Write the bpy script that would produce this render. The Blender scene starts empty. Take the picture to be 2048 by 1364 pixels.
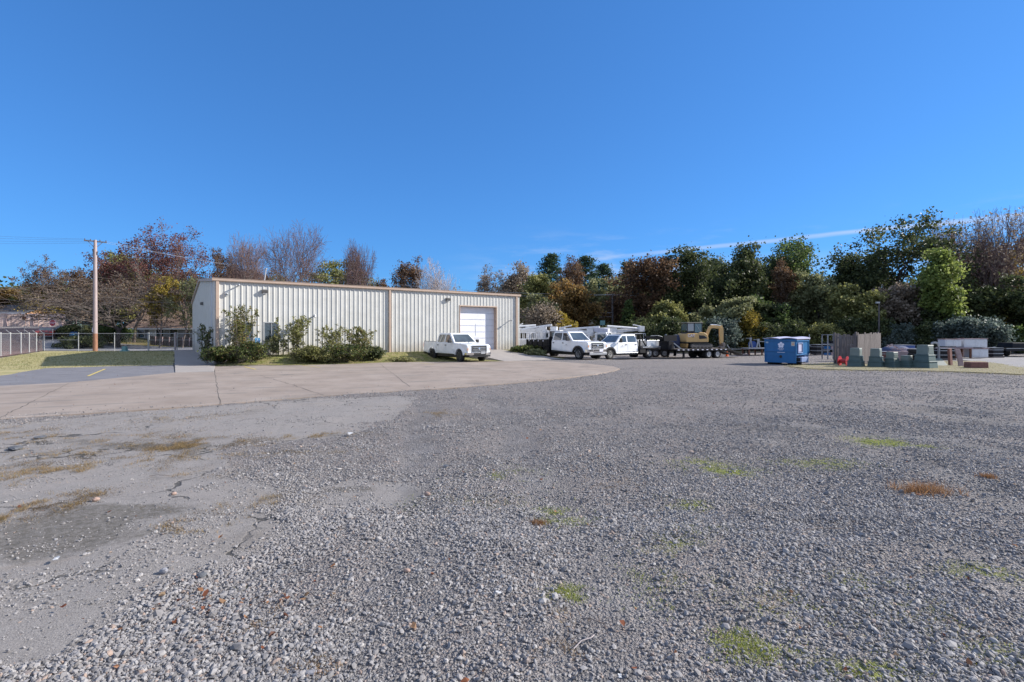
SKYTINT=(.90,2.20,4.05); SKYSTR=.11; CLOUDCOL=(3.6,4.1,5.2); EXPO=.75
import bpy, bmesh, math, random
import numpy as np
from mathutils import Vector, Matrix
PI=math.pi; R=math.radians
SC=bpy.context.scene; COL=SC.collection
CAMH=1.9; F=1000.0; HZ=667.0
def px_at(px,Y): return (px-1024)/F*Y
def z_at(py,Y): return CAMH-(py-HZ)/F*Y
def G(px,py,z=0.0):
    Y=F*(CAMH-z)/(py-HZ); return (px_at(px,Y),Y)
# ------------------------------------------------------------------ noise
_rs=np.random.RandomState(7); _lat=_rs.rand(256,256)
def vn(x,y):
    x=np.asarray(x,float); y=np.asarray(y,float)
    xi=np.floor(x).astype(int); yi=np.floor(y).astype(int)
    fx=x-xi; fy=y-yi; fx=fx*fx*(3-2*fx); fy=fy*fy*(3-2*fy)
    a=_lat[xi&255,yi&255]; b=_lat[(xi+1)&255,yi&255]; c=_lat[xi&255,(yi+1)&255]; d=_lat[(xi+1)&255,(yi+1)&255]
    return (a*(1-fx)+b*fx)*(1-fy)+(c*(1-fx)+d*fx)*fy
def fbm(x,y,o=4):
    s=0;a=.5;t=0
    for i in range(o):
        s=s+a*vn(x*2**i+17.3*i,y*2**i+9.1*i); t+=a; a*=.5
    return s/t
def sm(a,b,x):
    t=np.clip((np.asarray(x,float)-a)/(b-a),0,1); return t*t*(3-2*t)
def inside(poly,x,y):
    x=np.asarray(x,float); y=np.asarray(y,float); r=np.zeros(x.shape,bool); n=len(poly)
    for i in range(n):
        x0,y0=poly[i]; x1,y1=poly[(i+1)%n]
        if y0==y1: continue
        c=((y0>y)!=(y1>y))&(x<(x1-x0)*(y-y0)/(y1-y0)+x0); r^=c
    return r
# ------------------------------------------------------------------ building frame
BC=(-18.0,30.3); T=(.821,.571); N=(.571,-.821)
def B(s,d,z=None):
    p=(BC[0]+T[0]*s+N[0]*d, BC[1]+T[1]*s+N[1]*d)
    return p if z is None else (p[0],p[1],z)
def H(x,y):
    "height of the ground"
    x=np.asarray(x,float); y=np.asarray(y,float)
    s=(x-BC[0])*T[0]+(y-BC[1])*T[1]; d=(x-BC[0])*N[0]+(y-BC[1])*N[1]
    z=.5*(1-sm(.2,3.4,d))*sm(-.5,3.0,s)*(1-sm(22.5,25.5,s))*(d>-25)
    z=z-.26*sm(4,9,x)*sm(35,42,y)*(1-sm(48,56,y))*(1-sm(20,30,x))
    z=z+2.6*sm(52,82,y)*(1-sm(-62,-44,x))
    z=z+.5*sm(58,90,y)
    return z
def Hs(x,y): return float(H(x,y))
# ------------------------------------------------------------------ mesh builder
class MB:
    def __init__(s): s.v=[]; s.f=[]; s.m=[]; s.cur=0
    def add(s,vs,fs,mi=None):
        o=len(s.v); s.v+= [tuple(v) for v in vs]; s.f+=[tuple(i+o for i in f) for f in fs]; s.m+=[s.cur if mi is None else mi]*len(fs); return s
    def box(s,x0,x1,y0,y1,z0,z1,mi=None,tx=0,ty=0):
        v=[(x0,y0,z0),(x1,y0,z0),(x1,y1,z0),(x0,y1,z0),(x0+tx,y0+ty,z1),(x1-tx,y0+ty,z1),(x1-tx,y1-ty,z1),(x0+tx,y1-ty,z1)]
        return s.add(v,[(3,2,1,0),(4,5,6,7),(0,1,5,4),(1,2,6,5),(2,3,7,6),(3,0,4,7)],mi)
    def hexa(s,b,t,mi=None):
        return s.add(list(b)+list(t),[(3,2,1,0),(4,5,6,7),(0,1,5,4),(1,2,6,5),(2,3,7,6),(3,0,4,7)],mi)
    def prism(s,poly,y0,y1,mi=None):   # poly in x,z ; extruded along y
        n=len(poly); v=[(p[0],y0,p[1]) for p in poly]+[(p[0],y1,p[1]) for p in poly]
        f=[tuple(range(n)),tuple(range(2*n-1,n-1,-1))]+[(i,i+n,(i+1)%n+n,(i+1)%n) for i in range(n)]
        return s.add(v,f,mi)
    def slab(s,poly,z0,z1,mi=None):
        n=len(poly); v=[(p[0],p[1],z0) for p in poly]+[(p[0],p[1],z1) for p in poly]
        f=[tuple(range(n-1,-1,-1)),tuple(range(n,2*n))]+[(i,(i+1)%n,(i+1)%n+n,i+n) for i in range(n)]
        return s.add(v,f,mi)
    def tube(s,p0,p1,r0,r1=None,n=8,mi=None,cap=True):
        r1=r0 if r1 is None else r1
        p0=Vector(p0);p1=Vector(p1);d=(p1-p0).normalized()
        a=d.orthogonal().normalized(); b=d.cross(a)
        v=[];
        for p,r in ((p0,r0),(p1,r1)):
            for i in range(n):
                t=2*PI*i/n; v.append(p+a*math.cos(t)*r+b*math.sin(t)*r)
        f=[(i,(i+1)%n,(i+1)%n+n,i+n) for i in range(n)]
        if cap: f+=[tuple(range(n-1,-1,-1)),tuple(range(n,2*n))]
        return s.add(v,f,mi)
    def path(s,pts,r,n=6,mi=None):
        for a,b in zip(pts[:-1],pts[1:]): s.tube(a,b,r,r,n,mi)
        return s
    def beam(s,p0,p1,w,h,mi=None):  # rectangular bar
        p0=Vector(p0);p1=Vector(p1);d=(p1-p0).normalized(); up=Vector((0,0,1))
        if abs(d.z)>.98: up=Vector((0,1,0))
        a=d.cross(up).normalized()*w/2; b=a.cross(d).normalized()*h/2
        q=lambda p:[p-a-b,p+a-b,p+a+b,p-a+b]
        A=q(p0);Bq=q(p1)
        return s.add(A+Bq,[(0,1,2,3),(7,6,5,4),(0,4,5,1),(1,5,6,2),(2,6,7,3),(3,7,4,0)],mi)
    def lathe(s,prof,c=(0,0,0),ax='y',n=24,mi=None): # prof list (r,h)
        v=[];m=len(prof)
        for i in range(n):
            t=2*PI*i/n
            for r,h in prof:
                a=math.cos(t)*r;b=math.sin(t)*r
                p={'y':(a,h,b),'z':(a,b,h),'x':(h,a,b)}[ax]
                v.append((p[0]+c[0],p[1]+c[1],p[2]+c[2]))
        f=[]
        for i in range(n):
            j=(i+1)%n
            for k in range(m-1): f.append((i*m+k,i*m+k+1,j*m+k+1,j*m+k))
        if prof[0][0]>0: f.append(tuple(i*m for i in range(n)))
        if prof[-1][0]>0: f.append(tuple(i*m+m-1 for i in range(n-1,-1,-1)))
        return s.add(v,f,mi)
    def warp(s,fn): s.v=[tuple(fn(*v)) for v in s.v]; return s
    def xf(s,M): s.v=[tuple(M@Vector(v)) for v in s.v]; return s
    def mesh(s,name,mats,smooth=False):
        me=bpy.data.meshes.new(name); me.from_pydata(s.v,[],s.f)
        for m in (mats if isinstance(mats,(list,tuple)) else [mats]): me.materials.append(m)
        me.polygons.foreach_set('material_index',s.m)
        bm=bmesh.new(); bm.from_mesh(me); bmesh.ops.recalc_face_normals(bm,faces=bm.faces[:])
        bm.to_mesh(me); bm.free()
        if smooth: me.polygons.foreach_set('use_smooth',[True]*len(me.polygons))
        me.update(); return me
    def build(s,name,mats,parent=None,bevel=0,smooth=False,seg=2,label=None):
        o=bpy.data.objects.new(name,s.mesh(name,mats,smooth)); COL.objects.link(o)
        if parent: o.parent=parent
        if bevel:
            b=o.modifiers.new('b','BEVEL'); b.width=bevel; b.segments=seg; b.limit_method='ANGLE'; b.angle_limit=R(35)
            b.harden_normals=False
        if label: o['label']=label
        return o
def npmesh(name,V,Fq,mats,attrs=None,smooth=False,nv=4):
    me=bpy.data.meshes.new(name); V=np.asarray(V,np.float32); Fq=np.asarray(Fq,np.int32); nf=len(Fq)
    me.vertices.add(len(V)); me.vertices.foreach_set('co',V.ravel())
    me.loops.add(nf*nv); me.loops.foreach_set('vertex_index',Fq.ravel())
    me.polygons.add(nf); me.polygons.foreach_set('loop_start',np.arange(nf,dtype=np.int32)*nv)
    for m in (mats if isinstance(mats,(list,tuple)) else [mats]): me.materials.append(m)
    me.update(calc_edges=True)
    me.polygons.foreach_set('use_smooth',np.full(nf,bool(smooth)))
    for k,(dom,arr) in (attrs or {}).items():
        a=me.attributes.new(k,'FLOAT',dom); a.data.foreach_set('value',np.asarray(arr,np.float32))
    return me
def link(name,me,parent=None):
    o=bpy.data.objects.new(name,me); COL.objects.link(o)
    if parent: o.parent=parent
    return o
def tag(o,label=None,cat=None,group=None,kind=None):
    if label: o['label']=label
    if cat: o['category']=cat
    if group: o['group']=group
    if kind: o['kind']=kind
    return o
def thing(name,label,cat,loc=(0,0,0),rz=0,group=None):
    o=bpy.data.objects.new(name,None); COL.objects.link(o); o.location=loc; o.rotation_euler=(0,0,rz)
    o.empty_display_size=.2
    return tag(o,label,cat,group)
def text_obj(body,size,mat,parent,M,name='lettering',ext=.004,ax='CENTER',sx=1):
    cu=bpy.data.curves.new(name,'FONT'); cu.body=body; cu.size=size; cu.extrude=ext; cu.align_x=ax; cu.align_y='CENTER'; cu.offset=size*.012
    t=bpy.data.objects.new(name,cu); COL.objects.link(t)
    bpy.context.view_layer.update()
    me=bpy.data.meshes.new_from_object(t.evaluated_get(bpy.context.evaluated_depsgraph_get()))
    bpy.data.objects.remove(t); me.materials.clear(); me.materials.append(mat)
    me.transform(M@Matrix.Diagonal((sx,1,1,1)))
    return link(name,me,parent)
def face_M(loc,rz):  # text standing upright, readable from the side local -y when rz=0
    return Matrix.Translation(loc)@Matrix.Rotation(rz,4,'Z')@Matrix.Rotation(PI/2,4,'X')
# ------------------------------------------------------------------ materials
def _new(name):
    m=bpy.data.materials.new(name); m.use_nodes=True; nt=m.node_tree; b=nt.nodes['Principled BSDF']; return m,nt,b
class NT:
    def __init__(s,nt): s.nt=nt
    def n(s,t,**k):
        o=s.nt.nodes.new(t)
        for a,v in k.items():
            if a=='ins':
                for i,x in v.items():
                    if isinstance(x,bpy.types.NodeSocket): s.nt.links.new(x,o.inputs[i])
                    else: o.inputs[i].default_value=x
            else: setattr(o,a,v)
        return o
    def math(s,op,a,b=0.0,c=0.0,clamp=False):
        return s.n('ShaderNodeMath',operation=op,use_clamp=clamp,ins={0:a,1:b,2:c}).outputs[0]
    def mix(s,f,a,b,mode='MIX'):
        o=s.n('ShaderNodeMix',data_type='RGBA',blend_type=mode); 
        for i,x in ((0,f),(6,a),(7,b)):
            if isinstance(x,bpy.types.NodeSocket): s.nt.links.new(x,o.inputs[i])
            else: o.inputs[i].default_value=(x if i==0 else (tuple(x)+(1,) if len(x)==3 else x))
        return o.outputs[2]
    def noise(s,vec,scale,detail=3,rough=.55,dist=0):
        return s.n('ShaderNodeTexNoise',ins={'Vector':vec,'Scale':scale,'Detail':detail,'Roughness':rough,'Distortion':dist}).outputs[0]
    def ramp(s,f,stops,interp='LINEAR'):
        r=s.n('ShaderNodeValToRGB'); r.color_ramp.interpolation=interp; e=r.color_ramp.elements
        while len(e)<len(stops): e.new(.5)
        for x,(p,c) in zip(e,stops): x.position=p; x.color=(c if isinstance(c,tuple) else (c,c,c))+(1,) if not (isinstance(c,tuple) and len(c)==4) else c
        s.nt.links.new(f,r.inputs[0]); return r.outputs[0]
    def step(s,f,a,b):
        return s.n('ShaderNodeMapRange',interpolation_type='SMOOTHSTEP',ins={0:f,1:a,2:b,3:0.0,4:1.0}).outputs[0]
    def bump(s,h,strength=.3,dist=.02,normal=None):
        i={'Height':h,'Strength':strength,'Distance':dist}
        if normal is not None: i['Normal']=normal
        return s.n('ShaderNodeBump',ins=i).outputs[0]
    def L(s,a,b): s.nt.links.new(a,b)
def pm(name,col,rough=.6,metal=0,var=.12,scale=4,bump=0,bscale=60,spec=.5,dirt=0,dirtcol=(.12,.09,.06),coat=0,stretch=None):
    m,nt,b=_new(name); g=NT(nt)
    tc=g.n('ShaderNodeTexCoord').outputs['Object']
    if stretch: tc=g.n('ShaderNodeMapping',ins={0:tc,3:stretch}).outputs[0]
    f=g.noise(tc,scale,4)
    c0=tuple(c*(1-var) for c in col); c1=tuple(min(1,c*(1+var)) for c in col)
    c=g.ramp(f,[(.3,c0),(.7,c1)])
    if dirt:
        d=g.step(g.noise(tc,scale*.6+1.3,5,.7),.52,.72); c=g.mix(g.math('MULTIPLY',d,dirt),c,dirtcol)
    g.L(c,b.inputs['Base Color']); b.inputs['Roughness'].default_value=rough; b.inputs['Metallic'].default_value=metal
    b.inputs['Specular IOR Level'].default_value=spec
    if coat: b.inputs['Coat Weight'].default_value=coat; b.inputs['Coat Roughness'].default_value=.05
    if bump: g.L(g.bump(g.noise(tc,bscale,3),bump,.01),b.inputs['Normal'])
    return m
def leafmat(name,cols,trans=.45,rough=.55):
    m,nt,b=_new(name); g=NT(nt)
    a=g.n('ShaderNodeAttribute',attribute_name='rnd').outputs['Fac']
    n=len(cols); c=g.ramp(a,[(i/(n-1),cols[i]) for i in range(n)])
    g.L(c,b.inputs['Base Color']); b.inputs['Roughness'].default_value=rough; b.inputs['Specular IOR Level'].default_value=.3
    t=g.n('ShaderNodeBsdfTranslucent',ins={0:c}); mx=g.n('ShaderNodeMixShader',ins={0:trans,1:b.outputs[0],2:t.outputs[0]})
    g.L(mx.outputs[0],nt.nodes['Material Output'].inputs[0]); return m
MT={}
MT['white']=pm('white_paint',(.78,.79,.80),.28,0,.03,2,coat=.6,dirt=.18,dirtcol=(.45,.42,.38))
MT['white_old']=pm('white_fibreglass',(.60,.61,.63),.45,0,.12,3,dirt=.55,dirtcol=(.35,.33,.3))
MT['black']=pm('black_plastic',(.015,.015,.017),.5,0,.3,6)
MT['blacksteel']=pm('black_steel',(.010,.010,.012),.6,.0,.3,3,dirt=.25,dirtcol=(.03,.026,.022),spec=.25)
MT['tyre']=pm('tyre_rubber',(.018,.018,.019),.8,0,.3,10,bump=.4,bscale=40,dirt=.4,dirtcol=(.08,.07,.06))
MT['chrome']=pm('chrome',(.75,.76,.78),.14,1,.05,5)
MT['alu']=pm('dull_aluminium',(.55,.57,.6),.38,.9,.1,5)
MT['steel']=pm('grey_steel',(.33,.34,.36),.5,.6,.15,6)
MT['galv']=pm('galvanised_steel',(.40,.41,.41),.5,.4,.12,8)
MT['rust']=pm('rusty_steel',(.16,.07,.04),.85,.1,.35,7,bump=.3)
MT['lamp']=pm('lamp_lens',(.75,.77,.8),.1,.2,.05,6,coat=1)
MT['amber']=pm('amber_lens',(.7,.25,.03),.2,0,.05,6)
MT['redlens']=pm('red_lens',(.45,.02,.02),.2,0,.05,6)
MT['rim']=pm('steel_rim',(.5,.51,.53),.4,.7,.1,5)
MT['whiterim']=pm('white_rim',(.68,.67,.65),.45,0,.1,5,dirt=.4)
MT['yellow']=pm('machine_yellow',(.56,.36,.14),.4,0,.08,3,dirt=.35,dirtcol=(.22,.15,.07))
MT['blue']=pm('blue_steel_paint',(.010,.12,.30),.42,0,.14,3,dirt=.3,dirtcol=(.03,.08,.2))
MT['lid']=pm('faded_plastic_lid',(.38,.38,.52),.6,0,.08,4)
MT['bwhite']=pm('decal_white',(.72,.72,.82),.5,0,.04,5)
MT['teal']=pm('teal_enclosure',(.13,.27,.26),.5,0,.1,4)
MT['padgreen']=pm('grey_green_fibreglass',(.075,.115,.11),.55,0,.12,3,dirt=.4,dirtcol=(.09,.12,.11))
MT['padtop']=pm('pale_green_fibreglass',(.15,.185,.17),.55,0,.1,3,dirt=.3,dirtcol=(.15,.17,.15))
MT['red']=pm('red_paint',(.42,.02,.03),.4,0,.15,5)
MT['redcar']=pm('red_car_paint',(.13,.012,.012),.25,0,.1,3,coat=.7)
MT['darkcar']=pm('dark_car_paint',(.02,.022,.03),.25,0,.1,3,coat=.7)
MT['orange']=pm('orange_plastic',(.85,.16,.03),.45,0,.08,5)
MT['oldwood']=pm('weathered_wood',(.135,.115,.11),.85,0,.35,3,bump=.5,bscale=30,stretch=(9,9,.7))
MT['pinkwood']=pm('bleached_board',(.55,.42,.37),.85,0,.4,2.2,bump=.3,bscale=20,stretch=(5,5,.35),dirt=.5,dirtcol=(.18,.12,.11))
MT['polewood']=pm('pole_wood',(.36,.29,.28),.85,0,.18,3,bump=.4,bscale=30,stretch=(8,8,.6))
MT['polebase']=pm('pole_wood_base',(.27,.135,.085),.85,0,.25,3,bump=.4,bscale=30,stretch=(8,8,.6))
MT['darkpole']=pm('dark_pole_wood',(.09,.08,.08),.85,0,.25,3)
MT['wire']=pm('overhead_wire',(.20,.22,.28),.5,0,.1,3)
MT['palewire']=pm('pale_cable',(.40,.40,.42),.4,0,.1,3)
MT['bark']=pm('bark',(.17,.14,.125),.9,0,.3,5,bump=.5,bscale=20)
MT['barkdark']=pm('dark_bark',(.06,.05,.045),.9,0,.3,5,bump=.5,bscale=20)
MT['barkpale']=pm('pale_bark',(.33,.29,.28),.9,0,.25,5,bump=.5,bscale=20)
MT['twig']=pm('twig',(.16,.105,.10),.9,0,.3,5)
MT['twigpale']=pm('pale_twig',(.38,.33,.32),.9,0,.3,5)
MT['roofdark']=pm('dark_shingles',(.075,.08,.095),.85,0,.2,9,bump=.4)
MT['roofbrown']=pm('brown_shingles',(.26,.175,.13),.9,0,.25,3,bump=.4,dirt=.5,dirtcol=(.16,.12,.07))
MT['roofpurple']=pm('mauve_shingles',(.26,.18,.19),.9,0,.15,9,bump=.4)
MT['sidingblue']=pm('grey_siding',(.30,.31,.34),.7,0,.1,5)
MT['sidingwhite']=pm('white_siding',(.62,.6,.57),.7,0,.1,5)
MT['tanwall']=pm('tan_wall',(.62,.36,.2),.8,0,.1,5)
MT['trimwhite']=pm('white_trim',(.75,.75,.74),.6,0,.05,5)
MT['cyan']=pm('blue_sign_face',(.09,.30,.55),.5,0,.05,5)
MT['concblock']=pm('reddish_block',(.19,.09,.075),.9,0,.25,9,bump=.4)
MT['slate']=pm('mauve_grey_board',(.33,.25,.26),.8,0,.2,4)
MT['tarp']=pm('blue_tarp',(.045,.06,.12),.9,0,.2,3)
MT['bluedrum']=pm('blue_plastic',(.03,.08,.28),.4,0,.2,5)
def glass():
    m,nt,b=_new('tinted_glass'); g=NT(nt); tc=g.n('ShaderNodeTexCoord').outputs['Object']
    c=g.ramp(g.noise(tc,1.5,2),[(.3,(.012,.018,.022)),(.7,(.05,.07,.08))]); g.L(c,b.inputs['Base Color'])
    b.inputs['Roughness'].default_value=.04; b.inputs['Specular IOR Level'].default_value=1.0
    b.inputs['Coat Weight'].default_value=1; return m
MT['glass']=glass()
def chainmat():
    return MT['galv']
def panelmat():
    m,nt,b=_new('painted_steel_panel'); g=NT(nt); tc=g.n('ShaderNodeTexCoord').outputs['Object']
    zz=g.n('ShaderNodeSeparateXYZ',ins={0:tc}).outputs[2]
    f=g.noise(tc,1.1,5,.6); st=g.noise(g.n('ShaderNodeMapping',ins={0:tc,3:(6,6,.35)}).outputs[0],1.0,4,.6)
    c=g.ramp(f,[(.3,(.49,.485,.455)),(.7,(.575,.57,.54))])
    c=g.mix(g.math('MULTIPLY',g.step(st,.5,.75),.3),c,(.45,.42,.36))
    sp=g.math('ADD',zz,g.math('MULTIPLY',g.noise(tc,2.5,5,.7),-1.1)); c=g.mix(g.math('MULTIPLY',g.math('SUBTRACT',1.0,g.step(sp,-.1,.9)),.5),c,(.27,.22,.16))
    g.L(c,b.inputs['Base Color']); b.inputs['Roughness'].default_value=.42
    g.L(g.bump(g.noise(tc,2.2,3),.25,.03),b.inputs['Normal']); return m
MT['panel']=panelmat()
MT['trim']=pm('tan_trim',(.44,.33,.255),.45,0,.06,2)
MT['rolldoor']=pm('white_door_paint',(.72,.73,.79),.4,0,.03,2)
def brick():
    m,nt,b=_new('red_brick'); g=NT(nt); tc=g.n('ShaderNodeTexCoord').outputs['Object']
    mp=g.n('ShaderNodeMapping',ins={0:tc,2:(PI/2,0,0)}).outputs[0]
    t=g.n('ShaderNodeTexBrick',ins={'Vector':mp,'Color1':(.28,.11,.09,1),'Color2':(.35,.16,.13,1),'Mortar':(.35,.3,.28,1),'Scale':4.0})
    g.L(t.outputs[0],b.inputs['Base Color']); b.inputs['Roughness'].default_value=.85; return m
MT['brick']=brick()
# leaves
LM=dict(
 darkgreen=[(.020,.030,.015),(.05,.068,.028),(.10,.12,.045),(.22,.23,.10)],
 green=[(0.028,0.048,0.017),(0.063,0.098,0.031),(0.119,0.168,0.049),(0.224,0.266,0.084)],
 olive=[(0.073,0.073,0.029),(0.162,0.170,0.056),(0.276,0.276,0.097),(0.454,0.421,0.179)],
 paleolive=[(0.088,0.094,0.044),(0.176,0.187,0.088),(0.264,0.275,0.132),(0.396,0.385,0.220)],
 lime=[(.06,.085,.018),(.15,.20,.045),(.27,.32,.085),(.42,.45,.17)],
 yellow=[(.14,.12,.02),(.25,.20,.035),(.36,.27,.05),(.42,.26,.05)],
 orange=[(.08,.06,.025),(.18,.11,.04),(.30,.18,.06),(.34,.30,.11)],
 rust=[(.05,.034,.022),(.11,.065,.038),(.19,.11,.06),(.27,.19,.10)],
 red=[(.06,.028,.026),(.13,.048,.042),(.21,.08,.065),(.29,.15,.11)],
 pine=[(0.014,0.031,0.020),(0.031,0.063,0.036),(0.063,0.105,0.056),(0.112,0.154,0.084)],
 bluegrey=[(0.044,0.062,0.051),(0.090,0.122,0.102),(0.153,0.192,0.170),(0.242,0.280,0.238)],
 tan=[(0.120,0.096,0.072),(0.216,0.174,0.132),(0.324,0.264,0.204),(0.432,0.372,0.300)],
 orangeholly=[(.04,.05,.015),(.10,.12,.03),(.19,.20,.06),(.28,.24,.09),(.34,.15,.06)],
 holly=[(0.015,0.025,0.010),(0.044,0.069,0.020),(0.094,0.125,0.037),(0.188,0.200,0.062),(0.325,0.163,0.062)],
 brown=[(.06,.045,.035),(.12,.085,.06),(.18,.13,.09),(.25,.19,.12)],
 grassy=[(0.106,0.114,0.036),(0.211,0.218,0.072),(0.334,0.314,0.144),(0.405,0.370,0.207)],
)
LMAT={k:leafmat('leaves_'+k,v) for k,v in LM.items()}
# ------------------------------------------------------------------ camera, sun, sky
cam=bpy.data.cameras.new('camera'); co=bpy.data.objects.new('camera',cam); COL.objects.link(co); SC.camera=co
cam.sensor_width=36; cam.lens=36*F/2048; cam.clip_end=3000; cam.clip_start=.05
cam.shift_y=-15/2048; co.location=(0,0,CAMH); co.rotation_euler=(PI/2,0,0)
SUN_DIR=Vector((9.0,1.5,5.25)).normalized()
el=math.asin(SUN_DIR.z); az=math.atan2(SUN_DIR.x,SUN_DIR.y)
sl=bpy.data.lights.new('sun','SUN'); sl.energy=4.9; sl.angle=R(.5); sl.color=(1,.94,.86)
so=bpy.data.objects.new('sun',sl); COL.objects.link(so); so.rotation_euler=SUN_DIR.to_track_quat('Z','Y').to_euler(); so.location=(60,10,60)
w=bpy.data.worlds.new('World'); SC.world=w; w.use_nodes=True; g=NT(w.node_tree); bg=w.node_tree.nodes['Background']
sky=g.n('ShaderNodeTexSky',sky_type='NISHITA',sun_disc=False,sun_elevation=el,sun_rotation=az,air_density=1.0,dust_density=.25,ozone_density=3.2,altitude=300)
sc_=g.mix(1.0,sky.outputs[0],(.25,.25,.25),'MULTIPLY'); gm=g.n('ShaderNodeGamma',ins={0:sc_,1:.65}).outputs[0]
hs=g.mix(1.0,gm,SKYTINT,'MULTIPLY')
gen=g.n('ShaderNodeTexCoord').outputs['Generated']
nv=g.n('ShaderNodeVectorMath',operation='NORMALIZE',ins={0:gen}).outputs[0]
sp=g.n('ShaderNodeSeparateXYZ',ins={0:nv}); dx,dy,dz=sp.outputs
# contrails: bands along great circles, softened and broken by noise
def trail(d1,d2,wd,amp,xlo,xhi):
    n=Vector(d1).cross(Vector(d2)).normalized()
    dp=g.n('ShaderNodeVectorMath',operation='DOT_PRODUCT',ins={0:nv,1:tuple(n)}).outputs['Value']
    wob=g.math('MULTIPLY',g.math('SUBTRACT',g.noise(nv,9,3),.5),.004)
    a=g.math('ABSOLUTE',g.math('ADD',dp,wob))
    m=g.math('SUBTRACT',1.0,g.step(a,wd*.15,wd))
    m=g.math('MULTIPLY',m,g.step(dx,xlo,xhi)); m=g.math('MULTIPLY',m,g.step(dy,.05,.2))
    m=g.math('MULTIPLY',m,g.math('MULTIPLY_ADD',g.noise(nv,5,4),1.0,.15))
    return g.math('MULTIPLY',m,amp)
def dv(px,py): return ((px-1024)/F,1,(HZ-py)/F)
c1=trail(dv(1190,518),dv(1700,465),.0055,.62,.08,.36)
c1b=trail(dv(1700,464),dv(2048,436),.0035,.35,.45,.6)
c2=trail(dv(1240,545),dv(1800,520),.030,.25,.12,.3)
st=g.n('ShaderNodeMapping',ins={0:nv,3:(3,3,16)}).outputs[0]
cn=g.step(g.noise(st,2.2,6,.6),.50,.72)
band=g.math('MULTIPLY',g.math('SUBTRACT',1.0,g.step(dz,.10,.22)),g.step(dx,-.16,.12))
c3=g.math('MULTIPLY',g.math('MULTIPLY',cn,band),.55)
hz=g.math('MULTIPLY',g.math('SUBTRACT',1.0,g.step(dz,.0,.14)),.22)
# unseen cloud added to whiten the fill light: veil overhead and behind the viewer, broken by noise
fill_veil=g.math('MAXIMUM',g.math('SUBTRACT',1.0,g.step(dy,-.35,.12)),g.step(dz,.62,.85))
fill_veil=g.math('MULTIPLY',fill_veil,g.math('MULTIPLY_ADD',g.step(g.noise(g.n('ShaderNodeMapping',ins={0:nv,3:(1.2,2.6,2)}).outputs[0],1.6,6,.6),.30,.62),.30,.48))
cl=g.math('ADD',g.math('ADD',g.math('ADD',c1,c1b),c2),g.math('ADD',c3,fill_veil),clamp=True)
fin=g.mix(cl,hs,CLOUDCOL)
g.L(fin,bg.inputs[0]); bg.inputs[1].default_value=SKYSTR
SC.view_settings.view_transform='Standard'; SC.view_settings.look='None'; SC.view_settings.gamma=1; SC.view_settings.exposure=EXPO
SC.render.engine='CYCLES'
# ------------------------------------------------------------------ ground regions (world polygons)
ASPH=[[G(*p) for p in P] for P in (
 [(-300,852),(0,845),(640,796),(830,792),(800,835),(700,862),(640,872),(560,878),(440,893),(470,925),(478,955),(545,985),(600,1012),(590,1040),(560,1062),(500,1098),(440,1130),(360,1178),(285,1222),(245,1262),(140,1308),(0,1350),(-400,1400)],
 [(620,975),(700,955),(800,960),(870,990),(800,1012),(700,1010),(640,1000)])]
def blob(x,y,px,py,rx,ry,ang=0):
    X,Y=G(px,py); a=rx/F*Y; b=ry*Y*Y/(F*CAMH); dx_=x-X; dy_=y-Y
    ca,sa=math.cos(ang),math.sin(ang); u=(dx_*ca+dy_*sa)/a; v=(-dx_*sa+dy_*ca)/b
    return np.exp(-(u*u+v*v))
STAIN=[(190,1022,130,18,1.0),(60,1110,160,40,.45),(250,1060,160,22,.5),(60,1060,120,30,.7),(330,1018,90,12,.6),(120,1085,110,18,.55),(60,905,60,8,.5),(250,890,120,8,.5),(700,868,120,7,.6),(560,905,60,7,.5),(690,975,90,9,.8),(800,950,50,8,.6),(400,890,50,6,.6),(880,828,70,4,.5),(140,880,110,9,.5),(330,893,100,9,.55),(380,908,60,9,.5),(40,930,60,8,.5),(160,908,50,7,.5),(560,908,40,6,.5),(90,942,90,6,.45),(350,875,90,5,.5),(20,1000,40,12,.4)]
DARK=[(1560,858,130,6,.9),(1750,868,90,4,.8),(1900,820,180,9,.7),(1700,800,200,6,.6),(1980,900,120,22,.5),(1950,840,100,10,.6),(1800,850,250,12,.4),(1640,1050,110,12,.55),(1700,1120,90,18,.6),(1820,1240,150,18,.3),(1350,1225,90,15,.3),(1960,1210,120,20,.4)]
LIGHTG=[(1870,872,110,14,.6),(1000,820,200,14,.4),(1300,860,100,12,.3),(1900,940,120,12,.3)]
MOSS=[(1760,882,45,6,1.0),(1810,890,50,4,.6),(1452,942,48,7,.95),(1640,925,60,8,.5),(1385,1012,45,13,.7),(1380,1060,60,8,.5),(1000,950,50,9,.35),(1120,1030,45,10,.35),(1720,1170,50,13,.75),(1740,1345,90,22,.8),(2000,1330,60,20,.7),(1340,1150,60,40,.25),(1400,925,40,8,.5),(1960,1150,50,12,.45),(1560,1200,100,40,.25),(950,1010,80,15,.25),(100,1150,25,6,.35),(480,1170,25,12,.6),(540,1120,18,8,.3),(1350,1090,30,12,.4),(1880,1240,90,30,.35),(1140,1190,30,10,.3),(1500,1290,60,20,.3)]
MOSS=[(p[0],p[1],p[2]*1.15,p[3]*1.15,min(1.2,p[4]*1.35)) for p in MOSS]
def blobs(L,x,y):
    s=0
    for b in L: s=s+b[4]*blob(x,y,*b[:4])
    return s
def asph_mask(x,y,k=1.0):
    nx=(fbm(x*1.3,y*1.3,4)-.5)*1.0; ny=(fbm(x*1.3+50,y*1.3+30,4)-.5)*1.0
    s=np.zeros(np.shape(x))
    for dx_,dy_ in ((0,0),(.14,0),(-.14,0),(0,.16),(0,-.16)):
        for P in ASPH: s=s+inside(P,x+nx+dx_*k,y+ny+dy_*k)/5.0
    return np.clip(s,0,1)
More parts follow.
